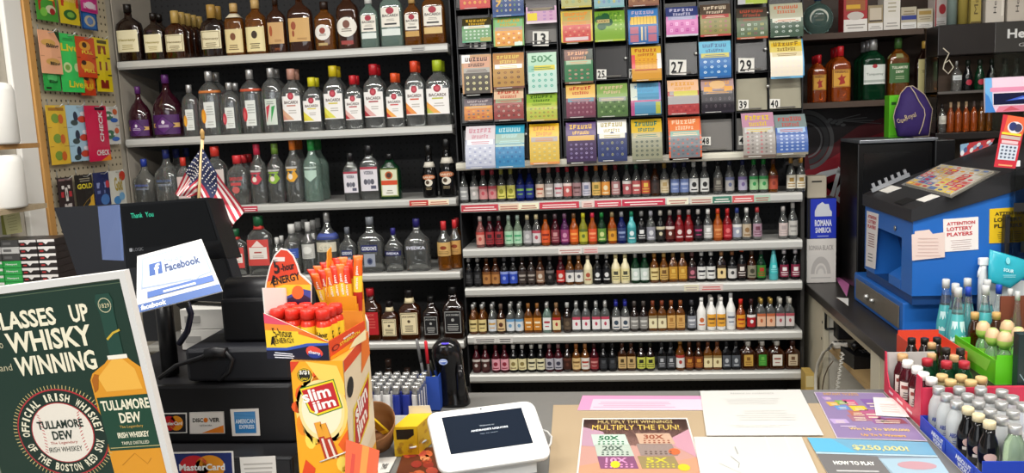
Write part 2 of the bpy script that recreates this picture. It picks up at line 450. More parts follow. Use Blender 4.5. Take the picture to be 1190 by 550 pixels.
GL = {
    'clr': mat('f4f8f6', 0.02, trans=0.94, ior=1.16, coat=1.0), 'fro': mat('eff3f3', 0.3, trans=0.5, ior=1.2), 'blu': mat('1c2f8a', 0.1, trans=0.7, ior=1.33), 'grn': mat('1d5a38', 0.1, trans=0.75, ior=1.33),
    'mnt': mat('c4e8d8', 0.08, trans=0.8, ior=1.15, coat=1.0), 'amb': mat('c0701e', 0.08, trans=0.8, ior=1.25, coat=.8), 'brn': mat('64300f', 0.08, trans=0.75, ior=1.25, coat=.8), 'dk': mat('2a1610', 0.08, trans=0.5, ior=1.4, coat=.8),
    'bk': mat('0d0d0f', 0.12), 'red': mat('b01a20', 0.1, trans=0.6), 'org': mat('d8661c', 0.1, trans=0.6), 'prp': mat('5a1c34', 0.06, trans=0.75, ior=1.2, coat=1.0), 'tq': mat('66d6da', 0.12, trans=0.35, ior=1.2, coat=.8),
    'crm': mat('e6dcb6', 0.3), 'wht': mat('f0efea', 0.35), 'brg': mat('6a1a2a', 0.1, trans=0.7), 'yg': mat('b8b83a', 0.1, trans=0.6), 'pnk': mat('d98a86', 0.1, trans=0.7), 'pur': mat('6b2a6a', 0.1, trans=0.6),
    'teal': mat('8fb9b0', 0.1, trans=0.8, ior=1.33), 'wo': mat('e9a03a', 0.35), 'lg': mat('bcd8b8', 0.1, trans=0.75, ior=1.33), 'fir': mat('e0661a', 0.08, trans=0.7, ior=1.25, coat=.8),
}


def surf_map(K, hw, h, z0, z1, lw):
    "maps label u, v onto the front of a bottle section"
    p, dr = K['p'], K['dr']

    def wz(z):
        pr = K['prof']
        for (a, wa), (c, wc) in zip(pr, pr[1:]):
            if a <= z <= c: return wa + (wc - wa) * (z - a) / (c - a)
        return pr[-1][1]
    ww = max(wz(z0 + (z1 - z0) * i / 6) for i in range(7)) if K is not KIND['nipc'] else None

    def f(uu, vv, d):
        z = z0 + (z1 - z0) * vv; w = (ww or wz(z)) * hw
        if p == 2:
            a = (uu - 0.5) * 2 * lw * 1.15; return ((w + d) * math.sin(a), -(w + d) * dr * math.cos(a), z * h)
        x = (uu - 0.5) * 2 * lw * w; y = dr * w * max(1 - abs(x / w) ** p, 0) ** (1 / p); return (x, -y - d - 0.0004, z * h)
    return f


CACHE = {}


def bottle_meshes(kind, hw, h, gm, cm, lab, n, neck=None, fill=None):
    K = KIND[kind]; key = (kind, round(hw, 3), round(h, 3), gm, cm, id(lab) if lab else 0, neck)
    if key in CACHE: return CACHE[key]
    g = GL[gm]; pr = [(w * hw, z * h) for z, w in K['prof']]
    ms = [GL['clr'] if (fill and z > fill) else g for z, w in K['prof'][1:]]
    b = MB(); b.lathe(pr, ms, n=n, p=K['p'], dr=K['dr']); out = [('glass_body', b)]
    c0, c1, cw = K['cap']; c = MB(); r = cw * hw; e = min(0.0012, r * 0.2)
    if kind == 'egg': c.lathe([(r * .55, c0 * h), (r * .95, (c0 + .1) * h), (r, (c0 + .2) * h), (r * .85, (c0 + .32) * h), (r * .45, (c1 - .01) * h), (r * .1, c1 * h)], [mat('8ac04a', .3), mat('a8c860', .3), mat(cm, .3), mat(cm, .3), mat('b8c878', .3)], n=n)
    else: c.lathe([(r, c0 * h), (r, c1 * h - e), (r - e, c1 * h)], mat(cm, 0.35, 0.6 if cm in ('c9c9c6', 'b9b9b8', 'c8a75a') else 0.0), n=max(10, n - 4), dr=1.0 if K['dr'] > .3 else 1)
    out.append(('cap', c))
    if lab:
        l = MB(); z0, z1, lw = K['lab']; l.art(lab, surf_map(K, hw, h, z0, z1, lw), 0.5, 0.00018, 0.0004, (0, 14 if n > 12 else 8)); out.append(('label', l))
    if neck:
        nz0, nz1, nc = neck; l = MB(); w = lambda z: next((wa + (wc - wa) * (z - a) / (c_ - a) for (a, wa), (c_, wc) in zip(K['prof'], K['prof'][1:]) if a <= z <= c_), .35)
        l.lathe([(w(nz0) * hw + .0008, nz0 * h), (w((nz0 + nz1) / 2) * hw + .0008, (nz0 + nz1) / 2 * h), (w(nz1) * hw + .0008, nz1 * h)], mat(nc, .5), n=n, p=K['p'] if K['p'] < 4 else 3, dr=K['dr'] if nz0 < .72 else 1); out.append(('neck_label', l))
    CACHE[key] = out = [(nm, x.build(nm).data) for nm, x in out]
    for nm, me in out:
        for o in [o for o in COL.objects if o.data == me]: bpy.data.objects.remove(o)
    return out


def bottle(name, label, cat, loc, kind, hw, h, gm, cm, lab=None, group=None, rz=0, n=20, neck=None, fill=None):
    t = thing(name, label, cat, loc, group, rz)
    for nm, me in bottle_meshes(kind, hw, h, gm, cm, lab, n, neck, fill): link(nm, me, t)
    return t


def A(bg, n=6, w=1, h=1):
    a = Art(w, h); a.rect(0, 0, w, h, bg, 0, n); return a


def lab_plain(bg, ink='6b6255', acc=None, txt=None, tc=None, frame=None):
    a = A(bg)
    if frame: a.frame(.05, .05, .9, .9, .03, frame)
    if acc: a.ell(.5, .68, .16, .16, acc)
    if txt: a.text(txt, .1, .46, .8, .16, tc or ink, True)
    a.lines(.2, .12, .6, .26, 3, ink)
    return a


def lab_bac(acc, tri):
    a = Art(); a.rect(0, 0, 1, .9, 'efece8', 0, 6); a.rect(.25, .9, .5, .1, 'efece8', 0); a.ell(.5, .9, .17, .13, 'a5283a', 2, 16); a.ell(.5, .9, .1, .075, 'c8505c', 3, 12)
    a.text('BACARDI', .12, .62, .76, .11, '6b5a55'); a.rect(.25, .53, .5, .05, acc, 2); a.poly([(0, .04), (.62, .04), (0, .45)], tri, 2); a.poly([(0, .04), (.3, .04), (0, .25)], acc, 3); a.lines(.3, .28, .5, .16, 2, 'b9b2ac'); return a


def lab_bac2(bg2):
    a = Art(); a.rect(.05, .3, .9, .7, 'ece7da', 0, 6); a.ell(.5, .88, .2, .12, 'a5283a', 2, 16); a.text('BACARDI', .12, .66, .76, .1, '5a5550'); a.lines(.25, .52, .5, .1, 2, '9a948a'); a.rect(.2, .38, .6, .06, '2b2b2b', 2); a.rect(.05, 0, .9, .24, bg2, 0, 6); return a


def lab_tito(): return lab_plain('c9a56a', '6b4a22', '7a3d18')


LAST = {}


def big(shelf, x0, x1, yt, kind, desc, gm, cm, lab=None, back=0, dy=0.0, wf=.97, **k):
    z = ZL[shelf] + 0.0005; K = KIND[kind]
    yb0 = YL + 0.014; xm = (x0 + x1) / 2
    y = yb0
    for _ in range(3):
        a, c = at(x0, yt + 30, Y=y), at(x1, yt + 30, Y=y); hw = (c.x - a.x) / 2 * wf; y = yb0 + hw * K['dr'] + dy
    x = (a.x + c.x) / 2; h = at(xm, yt, Y=y).z - z
    kx = (shelf, dy)
    if kx in LAST and x - hw < LAST[kx] + .001: x = LAST[kx] + .001 + hw
    x = min(max(x, XL + .0135 + hw), -.5475 - hw); LAST[kx] = x + hw
    t = bottle('liquor_bottle', f'{desc} on the {ordn[shelf]} deep shelf', 'bottle', (x, y, z), kind, hw, h, gm, cm, lab, 'large bottles on the deep shelves', 0, 24, **k)
    for i in range(back):
        if y + (2 * hw * K['dr'] + .004) * (i + 1) + hw * K['dr'] > YB - .003: break
        bottle('liquor_bottle', f'{("second", "third", "fourth", "fifth")[i]} in row, {desc}, {ordn[shelf]} deep shelf', 'bottle', (x, y + (2 * hw * K['dr'] + .004) * (i + 1), z), kind, hw, h, gm, cm, None, 'large bottles on the deep shelves', 0, 16)


CRM = 'e9dfb8'
# top shelf
big(0, 134, 163, 5, 'flask', 'dark cognac flask with square cream label against the pegboard end', 'dk', '1a1512', lab_plain(CRM, 'b5a56a', None, 'Hennessy', 'a8995c'))
big(0, 168, 192, 15, 'flask', 'smaller dark cognac flask with square cream label', 'dk', '1a1512', lab_plain(CRM, 'b5a56a', None, 'Hennessy', 'a8995c'), 1)
big(0, 193, 217, 12.5, 'gold', 'small gold-capped cognac flask with framed cream label', 'brn', 'b99a55', lab_plain('e6dbb5', '7a6a44', None, 'Hennessy', '8a7a54', '8a7a50'), 4)
big(0, 234, 260, 5.5, 'gold', 'larger gold-capped cognac flask with framed cream label', 'dk', 'b08a45', lab_plain('e6dbb5', '7a6a44', None, 'Hennessy', '8a7a54', '8a7a50'), 1)
big(0, 262, 284.5, 4, 'tan', 'small spiced rum flask with tan cap and cream label', 'amb', 'c9a66a', lab_plain('e3cf98', '6b5230', '7a4a2a'), neck=(.72, .8, 'e6dcc0'))
big(0, 286, 310, 0, 'tan', 'large spiced rum bottle with cream label and tan cap', 'amb', 'c9a66a', lab_plain('e8d9a2', '5a4a2a', '3a2a1a'))
big(0, 310.5, 332, -4, 'flask', 'amber rum bottle with plain tan label and red emblem strip', 'brn', '2a1a12', A('cfa46c').ell(.2, .6, .1, .25, 'a8542a').lines(.35, .1, .55, .12, 2, '9a6a3a'))
big(0, 334, 363, -12, 'flask', 'widest dark rum bottle with large tan label', 'brn', '2a1a12', A('d2a868').ell(.25, .68, .12, .18, '9a4a2a').ell(.22, .35, .06, .14, '9a4a2a').lines(.35, .08, .55, .1, 2, '9a6a3a'))
big(0, 366, 390, 2, 'tan', 'amber rum bottle with small oval white label', 'amb', '2a1a12', Art().ell(.45, .7, .42, .36, 'ece8e0', 0, 18).ell(.45, .78, .16, .14, '9a4032', 1).lines(.2, .55, .5, .12, 2, '7a6a5a').rect(.2, .1, .5, .12, 'b9a06a', 1))
big(0, 391, 417, -14, 'tan', 'dark rum bottle with large scalloped white label', 'brn', '2a1a12', Art().ell(.5, .68, .5, .36, 'ebe6da', 0, 18).ell(.5, .78, .18, .15, '7a4a3a', 1).lines(.2, .52, .6, .14, 2, '6a5a4a').rect(.2, .05, .6, .14, '9a3a34', 1))
big(0, 418.5, 440, -6, 'pint', 'small white rum flask in pale green glass', 'mnt', 'e6e6e2', lab_bac2('dfe6e0'))
big(0, 441, 468, -20, 'pint', 'large white rum flask in pale green glass', 'mnt', 'e6e6e2', lab_bac2('dfe6e0'))
big(0, 469.5, 489.5, -6, 'pint', 'small golden rum flask with white label', 'amb', 'c9a66a', lab_bac2('c49a52'))
big(0, 490, 517, -20, 'pint', 'large golden rum flask with white label', 'amb', 'c9a66a', lab_bac2('d8b878'))


# second shelf
def lab_courv():
    a = A('4a1f5c'); a.rect(0, .35, 1, .22, 'd2a860', 1, 6); a.poly([(.5, .0), (.85, .46), (.5, .98), (.15, .46)], '3b1450', 3).poly([(.5, .06), (.8, .46), (.5, .9), (.2, .46)], '5b2a70', 4).ell(.5, .62, .05, .1, 'e8e0ea', 5).lines(.34, .36, .32, .16, 2, 'd9c8e0', 5); return a


def lab_cit(c1, c2): return Art().rect(.2, 0, .8, 1, 'dfe2dc', 0, 5).ell(.14, .45, .2, .28, c1, 1).ell(.1, .42, .1, .16, c2, 2).lines(.34, .5, .6, .4, 4, 'a9aca6').lines(.34, .1, .6, .2, 2, 'b5b5ae')


big(1, 149.5, 175, 100.5, 'bell', 'small purple-capped cognac bottle', 'prp', '5a2a6a', lab_courv())
big(1, 177, 211, 86.6, 'bell', 'large purple-capped cognac bottle', 'prp', '5a2a6a', lab_courv())
big(1, 212, 231.5, 98.6, 'arch', 'small clear bottle with orange fruit on label', 'clr', 'b9b9b8', lab_cit('e09a2a', 'f0b840'))
big(1, 231.5, 257, 83, 'arch', 'large clear bottle with orange fruit on label', 'clr', 'b9b9b8', lab_cit('e6961e', 'f2b03a'), 1, neck=(.66, .7, 'c9773a'))
big(1, 257, 279, 96, 'arch', 'small clear bottle with red stripe on label', 'clr', 'b9b9b8', lab_cit('c23a4a', 'd86a70'), 1)
big(1, 279.5, 304, 81, 'arch', 'large clear bottle with red oval on label', 'clr', 'b9b9b8', lab_cit('c8343c', 'd8666a'), neck=(.66, .7, 'c9573a'))
big(1, 304, 328, 79, 'arch', 'large clear bottle with green and red melon label', 'clr', 'b9b9b8', Art().rect(.08, 0, .92, 1, 'cfd8cc', 0, 5).poly([(.15, .1), (.5, .8), (.15, .7)], 'c43a4a', 1).poly([(.5, .1), (.9, .75), (.6, .7)], '2f9a4a', 2).lines(.2, .8, .6, .15, 2, '8a9088'), 1)
for x0, x1, yt, d, cap, tri in ((328, 351.5, 80, 'large clear rum flask with pale pink cap', 'b98a7a', 'd8a888'), (352.5, 375, 90, 'small clear rum flask with yellow cap', 'd8cf2a', 'e4d850'), (376, 400.5, 76.5, 'large clear rum flask with darker yellow cap', 'cdb820', 'e0dc5a'),
                                (401, 422, 87.6, 'small clear rum flask with red cap', 'c0222c', 'e0b0a8'), (422.5, 447.5, 74.6, 'large clear rum flask with crimson cap', 'b01c26', 'dca8a4'), (448.5, 470, 85, 'small clear rum flask with orange cap', 'e0562a', 'eca84a'),
                                (470.5, 494, 71, 'large clear rum flask with red-orange cap', 'd8482a', 'e8964a'), (494.5, 524, 70, 'large clear rum flask with lime cap', 'a8bc2a', 'e8a850')):
    big(1, x0, x1, yt, 'pint', d, 'clr', cap, lab_bac({'b98a7a': 'c98a7a', 'd8cf2a': 'd8cc40', 'cdb820': 'd0c038', 'c0222c': 'b02a34', 'b01c26': 'a82a34', 'e0562a': 'c83a34', 'd8482a': 'cf5a3a', 'a8bc2a': 'b8bc48'}[cap], tri), 1)


# third shelf
def lab_smir(c): return Art().text('SMIRNOFF', .2, .84, .6, .12, 'e6e2dc', True, 1).poly([(.2, .3), (.35, .7), (.5, .5), (.65, .75), (.82, .4), (.6, .1), (.4, .12)], c, 1).ell(.45, .4, .12, .16, 'e9dfcf', 2).rect(.25, .72, .5, .1, c, 1)


big(2, 149, 174, 185, 'sved', 'small clear vodka bottle with blue cap', 'clr', '2a3f9a', Art().text('SVEDKA', .15, .5, .7, .28, '5a6ab0', True, 1).lines(.2, .1, .6, .25, 2, '9aa2c0', 1))
big(2, 175, 203, 174, 'sved', 'large clear vodka bottle with blue cap', 'clr', '26306e', Art().text('SMIRNOFF', .15, .5, .7, .25, '5a6a90', True, 1).lines(.2, .1, .6, .25, 2, '9aa2b0', 1), 3)
big(2, 207, 223, 183, 'pint', 'small red-capped vodka bottle partly behind the flag', 'clr', 'cf3a2c', lab_plain('d8c4c0', 'b04a44'))
big(2, 239, 264, 170, 'pint', 'large red-capped vodka bottle partly behind the flag', 'clr', 'c83a30', lab_plain('cfc2bc', 'b04a44'))
big(2, 265, 290, 180.5, 'pint', 'small red-capped vodka flask beside the flag', 'clr', 'd0353a', Art().text('SMIRNOFF', .15, .72, .7, .18, 'c04848', True, 1).rect(.2, .5, .55, .14, 'c04a4a', 1).ell(.45, .3, .2, .16, 'c4605c', 1), 2)
big(2, 290, 310, 167.5, 'round', 'tall raspberry vodka bottle with pink cap', 'clr', 'c0304a', lab_smir('c23a4a'))
big(2, 310.5, 331, 166.6, 'round', 'tall vodka bottle with leaf-green cap and lime label', 'clr', '6a8a3a', lab_smir('8ab03a'))
big(2, 331, 351.5, 161, 'round', 'tall vodka bottle with orange cap', 'clr', 'd8742a', lab_smir('e0a42e'), 1)
big(2, 352, 374, 162, 'round', 'tall vodka bottle with bright green cap', 'mnt', '2f8f46', Art().text('SMIRNOFF', .2, .84, .6, .12, 'd6e6dc', True, 1).poly([(.2, .75), (.8, .75), (.8, .4), (.5, .1), (.2, .4)], 'b4cfc0', 1), 1)


def lab_vod(): return A('dcd8de').rect(0, .9, 1, .1, 'a83a4a', 1, 6).text('VODKA', .22, .68, .56, .16, '4a4a5c').ell(.3, .38, .11, .12, '5a5a66').ell(.5, .38, .11, .12, '7a7a86').ell(.7, .38, .11, .12, '5a5a66').rect(.6, .08, .3, .14, '55556a', 2)


big(2, 399.5, 418, 177.7, 'pint', 'small clear vodka flask with black cap and grey label', 'clr', '17171a', lab_vod())
big(2, 418.5, 441, 169, 'pint', 'large clear vodka flask with black cap and pale label', 'clr', '17171a', lab_vod())
big(2, 442, 466, 178.6, 'jag', 'square dark green herbal liqueur bottle with orange-banded label', 'grn', '101012', A('d2d6b4').frame(0, 0, 1, 1, .04, '6a7a3a').rect(.04, .42, .92, .16, 'cf4a26', 1, 6).ell(.5, .76, .22, .14, 'b85a2a').ell(.5, .76, .14, .09, '4a2a1a', 3).rect(.1, .06, .8, .34, 'e6e6da', 1, 6).lines(.3, .12, .4, .16, 2, '8a8a7a'))


def lab_bail(): return Art().ell(.5, .82, .46, .16, 'b8704a', 1).text('BAILEYS', .16, .76, .68, .12, 'ecd8c0', True, 2).ell(.5, .48, .26, .22, 'dfd8c8', 1).ell(.44, .5, .12, .12, '4a3a2a', 2).lines(.3, .05, .4, .18, 2, '9a8a6a', 1)


big(2, 490, 508, 168.5, 'bail', 'small black cream liqueur bottle', 'bk', '0c0c0d', lab_bail(), neck=(.58, .68, 'd8d2c4'))
big(2, 509, 530, 161, 'bail', 'large black cream liqueur bottle', 'bk', '0c0c0d', lab_bail(), neck=(.58, .68, 'd8d2c4'))


# fourth shelf
def lab_red(): return A('cf4a44').rect(.08, .25, .84, .45, 'e9e2da', 1, 6).poly([(.2, .72), (.5, .97), (.8, .72)], 'f0dcd4', 2).lines(.25, .48, .5, .14, 1, 'b04a44', 3).lines(.2, .3, .6, .12, 2, 'b8a8a0', 3)


big(3, 263.5, 287.5, 266, 'pint', 'small green-capped vodka flask with red label', 'clr', '1f5a38', lab_red(), neck=(.78, .84, 'c23a34'))
big(3, 288, 316, 251, 'pint', 'large green-capped vodka flask with red label', 'clr', '1f5a38', lab_red(), neck=(.78, .84, 'c23a34'))
big(3, 316.5, 329.5, 276, 'round', 'small white-capped vodka bottle', 'clr', 'dcdcd8', None, 1)
big(3, 330, 350.5, 260.5, 'round', 'white-capped vodka bottle with blue band', 'clr', 'e2e2de', Art().rect(.08, .1, .84, .7, '3a55a8', 0, 6).lines(.2, .2, .6, .45, 3, '7f92cc'), 2)
big(3, 351, 367.5, 258, 'round', 'clear white-capped vodka bottle with silver label', 'clr', 'd2d2ce', A('c8c8c2').ell(.5, .6, .3, .25, 'e4e4de').lines(.2, .1, .6, .25, 3, '8a8a86'), 2)
big(3, 368, 394, 246.6, 'sved', 'large gin bottle with blue collar and cream label', 'clr', 'c9c9c6', A('cfc9b4').ell(.5, .5, .35, .4, 'e2dcc6').lines(.2, .15, .6, .6, 4, '8a8470'), neck=(.56, .66, '4a5aa4'))
lg_ = Art().rect(.05, .62, .9, .28, '232c62', 0, 6).text("GORDON'S", .1, .68, .8, .16, 'e4e6ee').rect(.18, .02, .62, .52, '9aa0ae', 0, 4).ell(.5, .24, .16, .14, '5a6480').ell(.5, .24, .1, .09, '2a3458', 3)
big(3, 395, 415, 264, 'gord', 'small clear square gin bottle with navy label', 'clr', '6a6f78', lg_)
big(3, 416, 446, 252, 'gord', 'large clear square gin bottle with navy label', 'clr', '7a7f86', lg_)
ls_ = Art().rect(0, .1, 1, .7, '1f2352', 0, 6).text('SVEDKA', .12, .28, .76, .34, 'dfe2f2')
big(3, 447.5, 469, 265, 'sved', 'small clear vodka bottle with violet cap and navy band', 'clr', '2f2a7a', ls_)
big(3, 470, 500, 254, 'sved', 'large clear vodka bottle with violet cap and white lettering', 'clr', '2a2668', Art().text('SVEDKA', .08, .4, .84, .4, 'd6d9e8', True, 1))
big(3, 508, 525, 257, 'round', 'slim tequila bottle with red cap and tan label', 'amb', 'd0353a', A('d0a968').ell(.5, .6, .2, .14, '8a3a1c').lines(.15, .1, .7, .3, 3, '7a5a30'), fill=.62)
big(3, 526, 541, 255, 'round', 'slim tequila bottle with red cap behind its tan-labelled twin', 'amb', 'd0353a', A('c99a58').ell(.5, .6, .2, .14, '8a3a1c').lines(.15, .1, .7, .3, 3, '7a5a30'), 1, dy=.03, fill=.62)


# fifth shelf
def lab_jd(bg, ink): return A(bg).frame(.04, .03, .92, .94, .03, ink).text('JACK DANIELS', .12, .76, .76, .1, ink).ell(.5, .6, .09, .07, ink).lines(.18, .14, .64, .32, 4, ink)


big(4, 420, 443.5, 335, 'jack', 'square whiskey bottle with bright red label', 'brn', 'b5222c', A('b81f26').lines(.15, .3, .7, .5, 4, 'd0584f').text('JACK', .2, .8, .6, .12, 'd86a5a'))
big(4, 444, 464, 349.6, 'jack', 'small square honey whiskey bottle with cream label', 'brn', '141012', lab_jd('e6d8b0', '4a3a24'), neck=(.74, .84, 'e2d2aa'))
big(4, 464.5, 489, 336.6, 'jack', 'large square honey whiskey bottle with cream label', 'brn', '141012', lab_jd('e6d8b0', '4a3a24'), neck=(.74, .84, 'e2d2aa'))
big(4, 492, 512, 344, 'jack', 'small square whiskey bottle with black label', 'dk', '111112', lab_jd('1a1a1c', 'a9a9a6'))
big(4, 515, 540, 333, 'jack', 'large square whiskey bottle with black label', 'dk', '111112', lab_jd('1a1a1c', 'a9a9a6'))
for i, (x0, x1, yt) in enumerate(((418, 438, 430), (444, 462, 418), (466, 484, 428), (522, 540, 425))):
    big(5, x0, x1, yt, 'jack', 'dark whiskey bottle low behind the lighters', 'dk', '2a1a14', lab_plain('7a4a34', '3a2a1a'))

